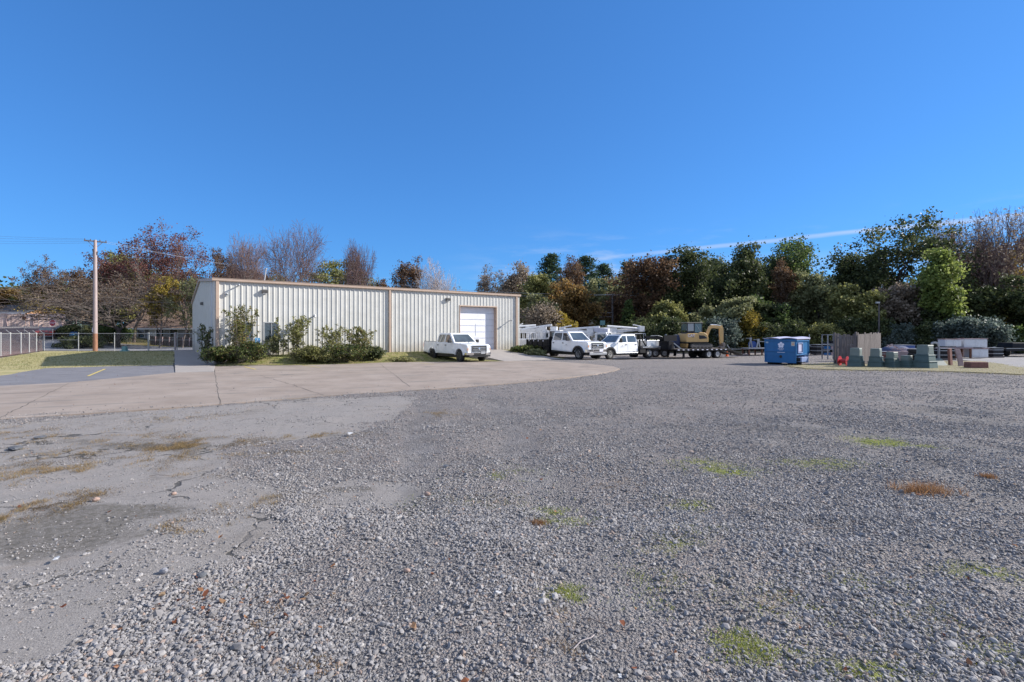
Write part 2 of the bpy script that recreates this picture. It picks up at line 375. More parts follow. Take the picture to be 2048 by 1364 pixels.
RUTS=[[G(*p) for p in P] for P in ([(2300,850),(1900,812),(1560,790),(1330,768),(1180,770)],[(2300,900),(1980,838),(1620,806),(1340,782),(1120,790)],[(2400,1010),(1900,880),(1600,850),(1350,815),(1000,815)],[(2400,1120),(1850,925),(1500,875),(1200,840),(850,850)],[(1300,1500),(1180,1150),(1100,950),(1020,840),(960,790)],[(700,1500),(820,1150),(860,950),(850,860),(840,800)])]
def ruts(x,y):
    x=np.asarray(x,float)+(fbm(np.asarray(x)*.5,np.asarray(y)*.5,3)-.5)*.8; y=np.asarray(y,float); m=np.zeros(x.shape)
    for P in RUTS:
        dm=np.full(x.shape,9.)
        for (x0,y0),(x1,y1) in zip(P[:-1],P[1:]):
            L2=(x1-x0)**2+(y1-y0)**2; t=np.clip(((x-x0)*(x1-x0)+(y-y0)*(y1-y0))/L2,0,1); dm=np.minimum(dm,np.hypot(x-x0-t*(x1-x0),y-y0-t*(y1-y0)))
        m=np.maximum(m,1-sm(.15,.5,dm))
    return m
def near_amp(x,y): return (1-sm(14,26,y))
FLAT=[]  # polygons of sheets laid on the ground
def ground_z(x,y):
    a=asph_mask(x,y)
    z=H(x,y)+((fbm(x*.9,y*.9,3)-.5)*.10*(1-.6*a)+(fbm(x*4,y*4,3)-.5)*.035*(1-.85*a))*near_amp(x,y)
    z=z-.018*ruts(x,y)*(1-a)
    z=z+(.05*blobs([(1690,1105,120,22,1),(1640,1040,120,10,.8),(1480,1230,120,16,.6),(1900,1180,120,20,.6)],x,y))-.03*near_amp(x,y)*a*0
    return z-.015*a
SLAB=[G(*p) for p in ((-260,862),(0,840),(320,819),(650,793),(790,784),(930,775),(1050,765),(1130,757),(1190,749.5),(1228,742.5),(1240,738),(1226,733.5),(1180,728.5),(1130,725.3),(1096,722.6),(1020,722.8),(975,724),(900,724),(800,725),(760,726),(700,728.5),(600,731),(430,733.5),(430,745),(350,746),(243,756),(141,766),(0,773),(-260,791))]
LOT=[G(*p) for p in ((-260,791),(0,773),(141,766),(243,756),(350,746),(346,731),(220,733),(90,737),(0,752),(-260,768))]
def slabflat(x,y):
    return inside([(p[0],p[1]) for p in SLAB],x,y)|inside(LOT,x,y)
def axis(lo,hi,c0,fine,gr,mx):
    a=[c0]; s=fine
    while a[-1]<hi:
        if a[-1]>gr: s=min(mx,s*1.045)
        a.append(a[-1]+s)
    return np.array(a)
def ground():
    ys=axis(0,900,-3.0,.055,13,30.)
    xp=axis(0,900,0,.06,12,30.); xs=np.concatenate([-xp[::-1],xp[1:]])
    X,Y=np.meshgrid(xs,ys); x=X.ravel(); y=Y.ravel()
    z=ground_z(x,y); fl=slabflat(x,y); z=np.where(fl,np.minimum(z,H(x,y)-.03),z)
    nx=len(xs); ny=len(ys); i=np.arange(nx*ny).reshape(ny,nx)
    Fq=np.stack([i[:-1,:-1],i[:-1,1:],i[1:,1:],i[1:,:-1]],-1).reshape(-1,4)
    A=dict(asph=('POINT',asph_mask(x,y)),stain=('POINT',blobs(STAIN,x,y)),dark=('POINT',blobs(DARK,x,y)),lite=('POINT',blobs(LIGHTG,x,y)),moss=('POINT',blobs(MOSS,x,y)),rut=('POINT',ruts(x,y)))
    m,nt,b=_new('gravel_yard'); g=NT(nt)
    tc=g.n('ShaderNodeTexCoord').outputs['Object']; at=lambda n:g.n('ShaderNodeAttribute',attribute_name=n).outputs['Fac']
    v1=g.n('ShaderNodeTexVoronoi',ins={'Vector':tc,'Scale':42.0}); v2=g.n('ShaderNodeTexVoronoi',ins={'Vector':tc,'Scale':105.0})
    v3=g.n('ShaderNodeTexVoronoi',ins={'Vector':tc,'Scale':17.0})
    sp1=g.n('ShaderNodeSeparateColor',ins={0:v1.outputs['Color']}); sp2=g.n('ShaderNodeSeparateColor',ins={0:v2.outputs['Color']})
    stone=g.ramp(sp1.outputs[0],[(0,(0.111,0.103,0.105)),(.35,(0.201,0.188,0.185)),(.7,(0.301,0.279,0.270)),(.93,(0.422,0.381,0.355)),(1,(0.401,0.271,0.201))])
    stone2=g.ramp(sp2.outputs[1],[(0,(0.111,0.103,0.105)),(.5,(0.230,0.212,0.205)),(.9,(0.381,0.343,0.322)),(1,(0.401,0.271,0.210))])
    big=g.noise(tc,.35,5,.6); med=g.noise(tc,1.7,4,.6)
    grav=g.mix(g.step(med,.38,.62),stone,stone2)
    edge=g.math('SUBTRACT',1.0,g.step(v1.outputs['Distance'],.25,.62))
    grav=g.mix(g.math('MULTIPLY',g.math('SUBTRACT',1.0,edge),.30),grav,(0.055,0.054,0.057))
    grav=g.mix(g.math('MULTIPLY',g.step(big,.45,.75),.35),grav,(0.311,0.280,0.258))
    sand=g.noise(tc,.9,6,.65)
    grav=g.mix(g.math('MULTIPLY',g.step(sand,.56,.72),.35),grav,(0.211,0.172,0.137))
    asp=g.ramp(g.noise(tc,90,3,.7),[(.25,(0.120,0.111,0.108)),(.5,(0.240,0.222,0.209)),(.8,(0.387,0.359,0.336))])
    asp=g.mix(g.math('MULTIPLY',g.step(g.noise(tc,1.1,6,.65),.45,.75),.45),asp,(0.276,0.243,0.221))
    asp=g.mix(g.math('MULTIPLY',g.step(g.noise(tc,.7,6,.7,.5),.52,.7),.4),asp,(0.147,0.124,0.101))
    mot=g.noise(tc,5.5,7,.75); asp=g.mix(g.math('MULTIPLY',g.step(mot,.50,.70),.5),asp,(0.140,0.130,0.119)); asp=g.mix(g.math('MULTIPLY',g.step(g.noise(tc,.45,7,.7,.8),.55,.62),.35),asp,(0.244,0.206,0.170))
    am=g.math('ADD',at('asph'),g.math('MULTIPLY',g.math('SUBTRACT',g.noise(tc,7,5,.7),.5),.9))
    am=g.step(am,.35,.65)
    # scattered loose grit on the hard surface
    grit=g.math('MULTIPLY',g.step(sp2.outputs[2],.80,.86),g.math('SUBTRACT',1.0,g.step(v2.outputs['Distance'],.3,.45)))
    grit=g.math('MULTIPLY',grit,g.step(med,.35,.6))
    asp=g.mix(grit,asp,stone2)
    # cracks
    wv=g.n('ShaderNodeVectorMath',operation='ADD',ins={0:tc,1:g.n('ShaderNodeVectorMath',operation='SCALE',ins={0:g.n('ShaderNodeTexNoise',ins={'Vector':tc,'Scale':2.2,'Detail':4.0}).outputs[1],3:.9}).outputs[0]}).outputs[0]
    ve=g.n('ShaderNodeTexVoronoi',feature='DISTANCE_TO_EDGE',ins={'Vector':wv,'Scale':.42})
    cr=g.math('SUBTRACT',1.0,g.step(ve.outputs['Distance'],.004,.014)); cr=g.math('MULTIPLY',cr,g.step(g.noise(tc,.8,2),.42,.56))
    cr=g.math('MULTIPLY',cr,am); asp=g.mix(g.math('MULTIPLY',cr,.85),asp,(0.041,0.040,0.038))
    col=g.mix(am,grav,asp)
    stn=g.step(g.math('ADD',at('stain'),g.math('MULTIPLY',g.math('SUBTRACT',g.noise(tc,3.2,7,.8,.6),.5),1.7)),.30,.75)
    stn=g.math('MULTIPLY',stn,g.math('MULTIPLY_ADD',g.step(g.noise(tc,16,5,.8),.35,.62),.6,.4))
    col=g.mix(g.math('MULTIPLY',stn,.75),col,(0.068,0.060,0.046))
    dk=g.step(g.math('ADD',at('dark'),g.math('MULTIPLY',g.math('SUBTRACT',g.noise(tc,2.5,6,.75),.5),1.0)),.2,.9)
    col=g.mix(g.math('MULTIPLY',dk,.6),col,(0.077,0.076,0.077))
    lt=g.step(g.math('ADD',at('lite'),g.math('MULTIPLY',g.math('SUBTRACT',g.noise(tc,2,5,.7),.5),.8)),.2,.9)
    col=g.mix(g.math('MULTIPLY',lt,.5),col,(0.263,0.254,0.254))
    rt=g.step(g.math('ADD',at('rut'),g.math('MULTIPLY',g.math('SUBTRACT',g.noise(tc,2.2,6,.75),.5),1.2)),.3,1.0)
    col=g.mix(g.math('MULTIPLY',rt,.5),col,g.ramp(g.noise(tc,1.2,5,.7),[(.35,(0.104,0.099,0.100)),(.65,(0.240,0.235,0.239))]))
    ms=g.step(g.math('ADD',at('moss'),g.math('MULTIPLY',g.math('SUBTRACT',g.noise(tc,9,6,.8),.5),1.5)),.45,1.0)
    col=g.mix(g.math('MULTIPLY',ms,.8),col,g.ramp(g.noise(tc,30,3),[(.3,(0.090,0.116,0.025)),(.7,(0.272,0.303,0.050))]))
    g.L(col,b.inputs['Base Color']); b.inputs['Roughness'].default_value=.88; b.inputs['Specular IOR Level'].default_value=.25
    gh=g.math('SUBTRACT',0.0,v1.outputs['Distance']); gh=g.math('ADD',gh,g.math('MULTIPLY',v2.outputs['Distance'],-.4)); gh=g.math('ADD',gh,g.math('MULTIPLY',v3.outputs['Distance'],-.5))
    hh=g.n('ShaderNodeMix',data_type='FLOAT',ins={0:am,2:gh,3:g.math('ADD',g.math('MULTIPLY',g.noise(tc,110,3,.7),.30),g.math('MULTIPLY',g.math('ADD',cr,g.math('MULTIPLY',grit,-.8)),-.5))}).outputs[0]
    g.L(g.bump(hh,1.0,.028),b.inputs['Normal'])
    me=npmesh('ground',np.stack([x,y,z],-1),Fq,m,A,smooth=True)
    o=link('ground',me); o['kind']='structure'
ground()
def jag(poly,step=.5,amp=.28,seed=1):
    r=random.Random(seed); out=[]
    for (x0,y0),(x1,y1) in zip(poly,poly[1:]+poly[:1]):
        L=math.hypot(x1-x0,y1-y0); n=max(1,min(80,int(L/step)))
        for k in range(n):
            t=k/n; o=(float(fbm(x0+(x1-x0)*t*1.0,y0+(y1-y0)*t*1.0+seed,3))-.5)*amp*4 if 0<k<n else 0
            out.append((x0+(x1-x0)*t-(y1-y0)/L*o,y0+(y1-y0)*t+(x1-x0)/L*o))
    return out
def drape(name,poly,mat,dz=.02,step=1.0,skirt=0,attrs=None,hf=None):
    bm=bmesh.new(); vs=[bm.verts.new((p[0],p[1],0)) for p in poly]; bm.faces.new(vs)
    xs=[p[0] for p in poly]; ys=[p[1] for p in poly]
    for ax,(lo,hi) in enumerate(((min(xs),max(xs)),(min(ys),max(ys)))):
        c=math.floor(lo/step)*step+step
        while c<hi:
            n=(1,0,0) if ax==0 else (0,1,0); co_=(c,0,0) if ax==0 else (0,c,0)
            bmesh.ops.bisect_plane(bm,geom=bm.verts[:]+bm.edges[:]+bm.faces[:],plane_co=co_,plane_no=n); c+=step
    bmesh.ops.triangulate(bm,faces=bm.faces[:])
    if skirt:
        be=[e for e in bm.edges if e.is_boundary]
        r=bmesh.ops.extrude_edge_only(bm,edges=be); low=set(v for v in r['geom'] if isinstance(v,bmesh.types.BMVert))
    else: low=set()
    for v in bm.verts: v.co.z=(hf or Hs)(v.co.x,v.co.y)+dz-(skirt if v in low else 0)
    bmesh.ops.recalc_face_normals(bm,faces=bm.faces[:])
    up=sum(1 if f.normal.z>0 else -1 for f in bm.faces)
    if up<0: bmesh.ops.reverse_faces(bm,faces=bm.faces[:])
    me=bpy.data.meshes.new(name); bm.to_mesh(me); bm.free(); me.materials.append(mat)
    o=link(name,me); o['kind']='structure'; return o
def groundmat(name,stops,s1=3,s2=60,bump=.5,dirt=None,bd=.02):
    m,nt,b=_new(name); g=NT(nt); tc=g.n('ShaderNodeTexCoord').outputs['Object']
    f=g.math('ADD',g.math('MULTIPLY',g.noise(tc,s1,6,.65),.65),g.math('MULTIPLY',g.noise(tc,s2,3,.7),.35))
    c=g.ramp(f,stops)
    if dirt: c=g.mix(g.math('MULTIPLY',g.step(g.noise(tc,.45,6,.7),.5,.68),dirt[0]),c,dirt[1])
    g.L(c,b.inputs['Base Color']); b.inputs['Roughness'].default_value=.9; b.inputs['Specular IOR Level'].default_value=.2
    g.L(g.bump(g.noise(tc,s2,4,.7),bump,bd),b.inputs['Normal']); return m
MT['lawn']=groundmat('lawn_grass',[(.3,(.19,.18,.075)),(.46,(.34,.30,.14)),(.6,(.46,.39,.23)),(.8,(.52,.44,.28))],1.6,25,1,(.5,(.15,.20,.05)),.04)
MT['drygrass']=groundmat('dry_grass',[(.3,(.15,.14,.085)),(.5,(.25,.225,.14)),(.7,(.33,.29,.20))],2.2,30,1,(.6,(.25,.20,.17)),.04)
MT['verge']=groundmat('verge_grass',[(.3,(.07,.07,.035)),(.5,(.16,.15,.06)),(.7,(.28,.23,.12))],1.6,25,1,(.5,(.22,.13,.08)),.03)
MT['bedsoil']=groundmat('rough_verge',[(.3,(.09,.09,.035)),(.45,(.17,.18,.05)),(.6,(.30,.24,.14)),(.8,(.36,.27,.19))],2.4,25,1,(.5,(.16,.22,.05)),.05)
MT['lotasph']=groundmat('lot_asphalt',[(.3,(0.132,0.129,0.140)),(.7,(0.208,0.206,0.221))],1.2,80,.5,(.35,(0.128,0.129,0.144)))
MT['street']=groundmat('street_asphalt',[(.3,(.20,.20,.215)),(.7,(.30,.30,.315))],.8,40,.3,(.3,(.25,.22,.2)))
MT['leafroad']=groundmat('leaf_strewn_road',[(.3,(.09,.065,.065)),(.5,(.16,.10,.09)),(.7,(.24,.17,.15))],.5,20,.5,(.6,(.20,.09,.05)))
MT['backroad']=groundmat('pale_gravel_road',[(.3,(.21,.20,.20)),(.7,(.31,.30,.295))],.8,22,.8,(.3,(.27,.25,.24)),.03)
MT['walk']=groundmat('walk_concrete',[(.3,(0.258,0.235,0.219)),(.7,(0.344,0.313,0.288))],1.5,70,.3,(.3,(0.258,0.235,0.233)))
def slabmat():
    m,nt,b=_new('yard_concrete'); g=NT(nt); tc=g.n('ShaderNodeTexCoord').outputs['Object']
    f=g.noise(tc,.6,7,.68); c=g.ramp(f,[(.28,(0.211,0.170,0.140)),(.5,(0.274,0.225,0.188)),(.72,(0.328,0.275,0.236))])
    c=g.mix(g.math('MULTIPLY',g.step(g.noise(tc,.25,6,.7),.5,.7),.45),c,(0.207,0.184,0.164))
    st=g.noise(g.n('ShaderNodeMapping',ins={0:tc,2:(0,0,-.35),3:(.35,3.2,1)}).outputs[0],1.2,6,.7)
    c=g.mix(g.math('MULTIPLY',g.step(st,.52,.75),.35),c,(0.216,0.202,0.208))
    sp=g.step(g.noise(tc,14,4,.75),.60,.7); c=g.mix(g.math('MULTIPLY',sp,.4),c,(0.126,0.110,0.097))
    ty=g.n('ShaderNodeTexWave',wave_type='BANDS',bands_direction='Y',ins={'Vector':g.n('ShaderNodeMapping',ins={0:tc,2:(0,0,-.42)}).outputs[0],'Scale':.22,'Distortion':3.5,'Detail':3.0,'Detail Scale':.6}).outputs['Fac']
    c=g.mix(g.math('MULTIPLY',g.math('MULTIPLY',g.step(ty,.86,.97),g.step(g.noise(tc,.5,4,.7),.45,.62)),.45),c,(0.135,0.124,0.116))
    oil=g.n('ShaderNodeTexVoronoi',ins={'Vector':tc,'Scale':.33}).outputs['Distance']; c=g.mix(g.math('MULTIPLY',g.math('SUBTRACT',1.0,g.step(g.math('ADD',oil,g.math('MULTIPLY',g.noise(tc,3,5,.7),.35)),.20,.34)),.6),c,(0.098,0.092,0.087))
    g.L(c,b.inputs['Base Color']); b.inputs['Roughness'].default_value=.82; b.inputs['Specular IOR Level'].default_value=.3
    g.L(g.bump(g.noise(tc,120,3,.7),.35,.01),b.inputs['Normal']); return m
MT['slab']=slabmat()
drape('concrete_yard',SLAB,MT['slab'],.025,2.0,.12,hf=lambda x,y:0.0)
drape('asphalt_parking',LOT,MT['lotasph'],.018,2.0,.08,hf=lambda x,y:0.0)
# joints in the slab: narrow dark filler strips; painted bay lines
def strip(name,p0,p1,wd,mat,z,kind='structure',z2=.004):
    a=Vector((*p0,0)); b_=Vector((*p1,0)); d=(b_-a).normalized(); n=Vector((-d.y,d.x,0))*wd/2
    return [tuple(a-n),tuple(b_-n),tuple(b_+n),tuple(a+n)]
mj=MB(); rr=random.Random(3)
for P in (((138,768),(70,802)),((70,802),(-2,839)),((520,752),(585,771)),((585,771),(648,792.5)),((690,740),(1010,752)),((120,784),(-250,800)),((900,734),(1000,741)),((1000,741),(1090,758)),((430,748),(700,737)),((300,758),(138,768)),((1010,752),(1150,745)),((760,729),(820,775)),((430,745),(440,812)),((1120,729),(1210,744))):
    a,b_=[G(*p) for p in P]; n=14; w0=.016
    last=None
    for i in range(n+1):
        t=i/n; x=a[0]+(b_[0]-a[0])*t; y=a[1]+(b_[1]-a[1])*t
        if 0<i<n: x+=rr.uniform(-.03,.03); y+=rr.uniform(-.03,.03)
        if last: 
            q=strip('',last,(x,y),w0*rr.uniform(.5,1.3),None,0); mj.add([(p[0],p[1],.030) for p in q],[(0,1,2,3)])
        last=(x,y)
o=mj.build('expansion_joints',pm('joint_filler',(.075,.065,.055),.9)); o['kind']='structure'
ml=MB()
for P,wd in ((((176,753.5),(210,739)),.10),(((416,733.8),(432,742)),.10),(((485,733.2),(512,740)),.09),(((605,731.5),(640,736)),.07),(((840,727),(868,730)),.05)):
    a,b_=[G(*p) for p in P]
    for i in range(6):
        if rr.random()<.12: continue
        t0=i/6;t1=(i+1)/6
        q=strip('',(a[0]+(b_[0]-a[0])*t0,a[1]+(b_[1]-a[1])*t0),(a[0]+(b_[0]-a[0])*t1,a[1]+(b_[1]-a[1])*t1),wd,None,0); ml.add([(p[0],p[1],.0325) for p in q],[(0,1,2,3)])
o=ml.build('parking_lines',pm('worn_yellow_paint',(.52,.40,.10),.8,0,.35,9,dirt=.7,dirtcol=(.3,.27,.25))); o['kind']='structure'
# raised walk in front of the gable end and ramp to the overhead door
wk=[G(350,746.5),G(428,744.5),B(0,.35),B(0,-28.8),(B(0,-28.8)[0]-2.0,B(0,-28.8)[1]-.5),G(349,703.5)]
m_=MB().slab(wk,-.25,.16); m_.v=[(x,y,(.045 if (z>0 and y<30.2) else z)) for x,y,z in m_.v]; o=m_.build('concrete_walk',MT['walk'],bevel=.015); o['kind']='structure'
rp=MB(); L0,L1=16.6,20.7; dd=7.0
rp.hexa([B(L0,0,-.2),B(L0-.2,dd,-.2),B(L1+.9,dd,-.2),B(L1,0,-.2)],[B(L0,0,.56),B(L0-.2,dd,.035),B(L1+.9,dd,.035),B(L1,0,.56)])
o=rp.build('concrete_ramp',MT['walk'],bevel=.01); o['kind']='structure'
# planted strip, lawn, streets and verges
BED=[G(430,733.3),G(600,730.8),G(700,728.3),G(760,725.8),G(800,724.8),G(900,723.8),B(L0-.25,7.0),B(L0-.05,0.05),B(.05,.05)]
drape('planting_strip',BED,MT['bedsoil'],.03,.8,.1)
BED2=[B(L1+.95,7.0),B(L1+.05,.05),B(22.6,.05),B(23.4,2),B(23.6,5)]
drape('gravel_edge',BED2,MT['bedsoil'],.03,.8,.1)
LAWN=[G(-260,768),G(0,752),G(90,737),G(220,733),G(346,731),G(349,703),(px_at(349,53.6),53.6),(px_at(88,53.6),53.6),G(0,717),G(-300,740)]
drape('lawn',jag(LAWN,.8,.12,4),MT['lawn'],.022,2,.05)
drape('street',[(-200,54.4),(-14,54.4),(-14,66),(-44,66),(-62,66),(-200,66)],MT['street'],.04,2)
drape('side_road',[(-120,40),(px_at(-300,29),29),G(-10,717),(px_at(86,54),54),(px_at(84,66),66),(px_at(90,76),76),(-120,76)],MT['leafroad'],.06,2)
drape('far_verge',[(-60,66.0),(-12,66.0),(-12,110),(-60,110)],MT['verge'],.05,2)
drape('back_grass',[(px_at(1450,49),49.5),(20,52),(60,52),(130,45),(130,110),(0,110),(6,60)],MT['drygrass'],.05,2)
drape('grass_strip',jag([G(1575,733),G(1610,738),G(1700,740.5),G(1860,742.5),G(1960,746),G(2100,752),G(2300,760),G(2300,742),G(2048,736),G(1960,722.5),G(1880,723),G(1640,727)],.6,.2),MT['drygrass'],.03,1)
drape('back_road',[G(1975,726),G(2048,738),G(2300,742),G(2300,716),G(2000,713),G(1860,714)],MT['backroad'],.028,2)
# ------------------------------------------------------------------ loose stones
def ico():
    t=(1+5**.5)/2; v=np.array([(-1,t,0),(1,t,0),(-1,-t,0),(1,-t,0),(0,-1,t),(0,1,t),(0,-1,-t),(0,1,-t),(t,0,-1),(t,0,1),(-t,0,-1),(-t,0,1)],float)
    v/=np.linalg.norm(v[0]); f=np.array([(0,11,5),(0,5,1),(0,1,7),(0,7,10),(0,10,11),(1,5,9),(5,11,4),(11,10,2),(10,7,6),(7,1,8),(3,9,4),(3,4,2),(3,2,6),(3,6,8),(3,8,9),(4,9,5),(2,4,11),(6,2,10),(8,6,7),(9,8,1)]); return v,f
def rot_mats(n,rs):
    q=rs.randn(n,4); q/=np.linalg.norm(q,axis=1)[:,None]; a,b,c,d=q.T
    return np.stack([np.stack([1-2*(c*c+d*d),2*(b*c-a*d),2*(b*d+a*c)],-1),np.stack([2*(b*c+a*d),1-2*(b*b+d*d),2*(c*d-a*b)],-1),np.stack([2*(b*d-a*c),2*(c*d+a*b),1-2*(b*b+c*c)],-1)],1)
def stones(name,n,y0,y1,r0,r1,seed,low,mat,density=None,powy=1.0,lab=None,side=False):
    rs=np.random.RandomState(seed)
    u=rs.rand(n*4); Y=y0+(y1-y0)*u**powy; X=(rs.rand(n*4)*2-1)*(Y*1.06+.8)
    if side: X=np.sign(X)*(np.abs(Y)*1.06+.7+7.5*rs.rand(n*4)**1.2)
    a=.5*asph_mask(X,Y)+.5*asph_mask(X,Y,1.7); pat=fbm(X*.8+5,Y*.8,4); 
    pr=(1-a)*(.30+1.2*sm(.34,.62,pat))+a*(.02+.25*sm(.5,.68,fbm(X*1.6,Y*1.6+8,4)))
    pr=pr*(1-.9*np.clip(blobs([b for b in DARK[:8]],X,Y),0,1)*.6)*(1-.7*np.clip(blobs(LIGHTG,X,Y),0,1))
    pr=pr*(1-.62*ruts(X,Y)); edge_=slabflat(X,Y)&~slabflat(X,Y-.45-.5*fbm(X,Y*0+3,3))
    pr=np.where(slabflat(X,Y),np.where(edge_,.10,.004),pr)
    zs_=np.where(slabflat(X,Y),.03,0)
    if density is not None: pr=pr*density(X,Y)
    if y0>2.5: pr=pr*sm(y0,y0+1.0,Y)
    pr=pr*(1-sm(y1*.78,y1,Y)); k=rs.rand(n*4)<pr; X=X[k][:n];Y=Y[k][:n]; m=len(X)
    rad=r0*np.exp(rs.randn(m)*.42); rad=np.clip(rad,r0*.4,r1)*(1-.15*asph_mask(X,Y))
    z=np.maximum(ground_z(X,Y),np.where(slabflat(X,Y),.028,-9))+rad*.25
    if low: v=np.array([(1,0,0),(-1,0,0),(0,1,0),(0,-1,0),(0,0,1),(0,0,-1)],float); f=np.array([(0,2,4),(2,1,4),(1,3,4),(3,0,4),(2,0,5),(1,2,5),(3,1,5),(0,3,5)])
    else: v,f=ico()
    V=np.repeat(v[None],m,0)*(1+(rs.rand(m,len(v),1)-.5)*.55)
    V=V*(np.stack([.75+rs.rand(m)*.7,.7+rs.rand(m)*.5,.45+rs.rand(m)*.4],-1))[:,None,:]
    Q=rot_mats(m,rs); V=np.einsum('nij,nkj->nki',Q,V); V[:,:,2]*=.8
    V=V*rad[:,None,None]+np.stack([X,Y,z],-1)[:,None,:]
    Fq=(f[None]+(np.arange(m)*len(v))[:,None,None]).reshape(-1,3)
    rnd=np.repeat(rs.rand(m),len(f))
    me=npmesh(name,V.reshape(-1,3),Fq,mat,{'rnd':('FACE',rnd)},nv=3); return me
def stonemat():
    m,nt,b=_new('crushed_stone'); g=NT(nt); a=g.n('ShaderNodeAttribute',attribute_name='rnd').outputs['Fac']
    tc=g.n('ShaderNodeTexCoord').outputs['Object']
    c=g.ramp(a,[(0,(0.130,0.124,0.124)),(.3,(0.183,0.175,0.176)),(.6,(0.236,0.226,0.228)),(.88,(0.288,0.278,0.276)),(.93,(0.347,0.330,0.327)),(.94,(0.318,0.228,0.179)),(.975,(0.241,0.176,0.141)),(.98,(0.335,0.321,0.312)),(1,(0.409,0.391,0.372))])
    dst=g.step(g.noise(tc,.55,5,.65),.42,.66); c=g.mix(g.math('MULTIPLY',dst,.40),c,(0.285,0.266,0.256))
    c=g.mix(g.math('MULTIPLY',g.step(g.noise(tc,.9,5,.7),.50,.66),.42),c,(0.101,0.103,0.113))  # darker clusters: shade between coarse stones put into the stone colour
    c=g.mix(g.math('MULTIPLY',g.noise(tc,45,3,.7),.6),c,g.mix(.5,c,(0.259,0.243,0.236)))
    g.L(c,b.inputs['Base Color']); b.inputs['Roughness'].default_value=.75; b.inputs['Specular IOR Level'].default_value=.35
    g.L(g.bump(g.noise(tc,160,2),.4,.003),b.inputs['Normal']); return m
MT['stone']=stonemat()
me=stones('loose_gravel',80000,1.9,6.6,.0092,.022,1,False,MT['stone'],powy=1.3)
o=link('loose_gravel',me); tag(o,'loose crushed grey stones strewn over the near yard','gravel',kind='stuff')
me=stones('fine_gravel',75000,1.9,6.2,.0052,.009,2,True,MT['stone'],powy=1.25)
o=link('fine_gravel',me); tag(o,'fine grey chips lying between the larger stones','gravel',kind='stuff')
me=stones('farther_gravel',135000,4.3,13.5,.0098,.022,3,True,MT['stone'],powy=1.4)
o=link('farther_gravel',me); tag(o,'coarse grey stones spread over the yard further back','gravel',kind='stuff')
me=stones('sparse_gravel',55000,9.5,30,.013,.026,4,True,MT['stone'],powy=1.3)
o=link('sparse_gravel',me); tag(o,'scattered grey stones far out across the yard','gravel',kind='stuff')
me=stones('side_gravel',90000,-1.5,13,.0105,.022,6,True,MT['stone'],powy=1.0,side=True)
o=link('side_gravel',me); tag(o,'loose grey stones at the outer sides of the near yard','gravel',kind='stuff')
me=stones('cobbles',500,2.6,12,.024,.034,5,False,MT['stone'],powy=1.0)
o=link('cobbles',me); tag(o,'larger single stones sitting among the gravel','gravel',kind='stuff')
# ------------------------------------------------------------------ weeds, moss tufts, fallen leaves
def blades(name,pts,mat,h,wd,per,seed,spread,lean=.6,lab=None,cat='grass'):
    rs=np.random.RandomState(seed); P=np.repeat(np.array(pts,float),per,0); n=len(P)
    P[:,:2]+=rs.randn(n,2)*spread
    z=ground_z(P[:,0],P[:,1]); z=np.maximum(z,H(P[:,0],P[:,1])); 
    a=rs.rand(n)*2*PI; hh=h*(.4+rs.rand(n)*.9); ln=lean*hh*rs.rand(n)*1.4; b=rs.rand(n)*2*PI
    bx=np.cos(a)*wd/2; by=np.sin(a)*wd/2
    v0=np.stack([P[:,0]-bx,P[:,1]-by,z-.005],-1); v1=np.stack([P[:,0]+bx,P[:,1]+by,z-.005],-1)
    v2=np.stack([P[:,0]+np.cos(b)*ln,P[:,1]+np.sin(b)*ln,z+hh],-1)
    V=np.stack([v0,v1,v2],1).reshape(-1,3); Fq=np.arange(3*n).reshape(-1,3)
    me=npmesh(name,V,Fq,mat,{'rnd':('FACE',rs.rand(n))},nv=3); o=link(name,me); 
    if lab: tag(o,lab,cat,kind='stuff')
    return o
rs=np.random.RandomState(5)
def scat(L,n,thr=.5,seed=0):
    "points inside noisy patches given as px ellipses"
    out=[]; r=np.random.RandomState(seed)
    for (px,py,rx,ry) in L:
        X,Y=G(px,py); a=rx/F*Y; b=ry*Y*Y/(F*CAMH); q=r.randn(n,2)*.55
        x=X+q[:,0]*a; y=Y+q[:,1]*b; k=fbm(x*5+3,y*5,3)>thr; out+=list(zip(x[k],y[k],np.zeros(k.sum())))
    return out
WEED=[(110,905,90,12),(280,872,90,8),(460,905,60,8),(220,925,70,6),(20,960,40,10),(520,1000,60,10),(640,905,60,6),(40,888,60,8),(130,880,50,8),(60,872,50,6),(25,925,35,8),(145,908,30,7),(95,940,50,6),(250,880,60,5),(330,890,80,6),(400,888,40,5),(375,908,55,9),(355,895,30,6),(370,833,45,5),(470,880,20,5),(560,873,60,3),(555,910,25,5),(60,1010,25,18),(30,1030,12,10),(145,1005,14,10),(300,950,70,5),(150,945,60,4),(390,1050,30,8),(60,860,30,5),(0,860,40,6),(660,870,40,3),(880,828,35,4)]
def ridged(L,n,seed,wd,f,sp=1.0):
    r=np.random.RandomState(seed); out=[]
    for (px,py,rx,ry) in L:
        X,Y=G(px,py); a=rx*1.25*sp/F*Y; b_=ry*1.5*sp*Y*Y/(F*CAMH); q=r.randn(n,2)*.75; x=X+q[:,0]*a; y=Y+q[:,1]*b_
        rg=np.abs(fbm(x*f+9,y*f+4,3)-.5); k=(rg<wd)&(fbm(x*4+1,y*4,3)>.42); out+=list(zip(x[k],y[k],0*x[k]))
    return out
pts=ridged(WEED,800,1,.05,2.6)
blades('dry_weeds',pts,leafmat('dry_weed',[(.17,.11,.05),(.31,.21,.10),(.42,.30,.16),(.20,.17,.06)]),.028,.005,3,2,.03,2.0,'patches of straw coloured weeds in the cracked hard surface')
pts=ridged(WEED,700,4,.08,.9,1.5)
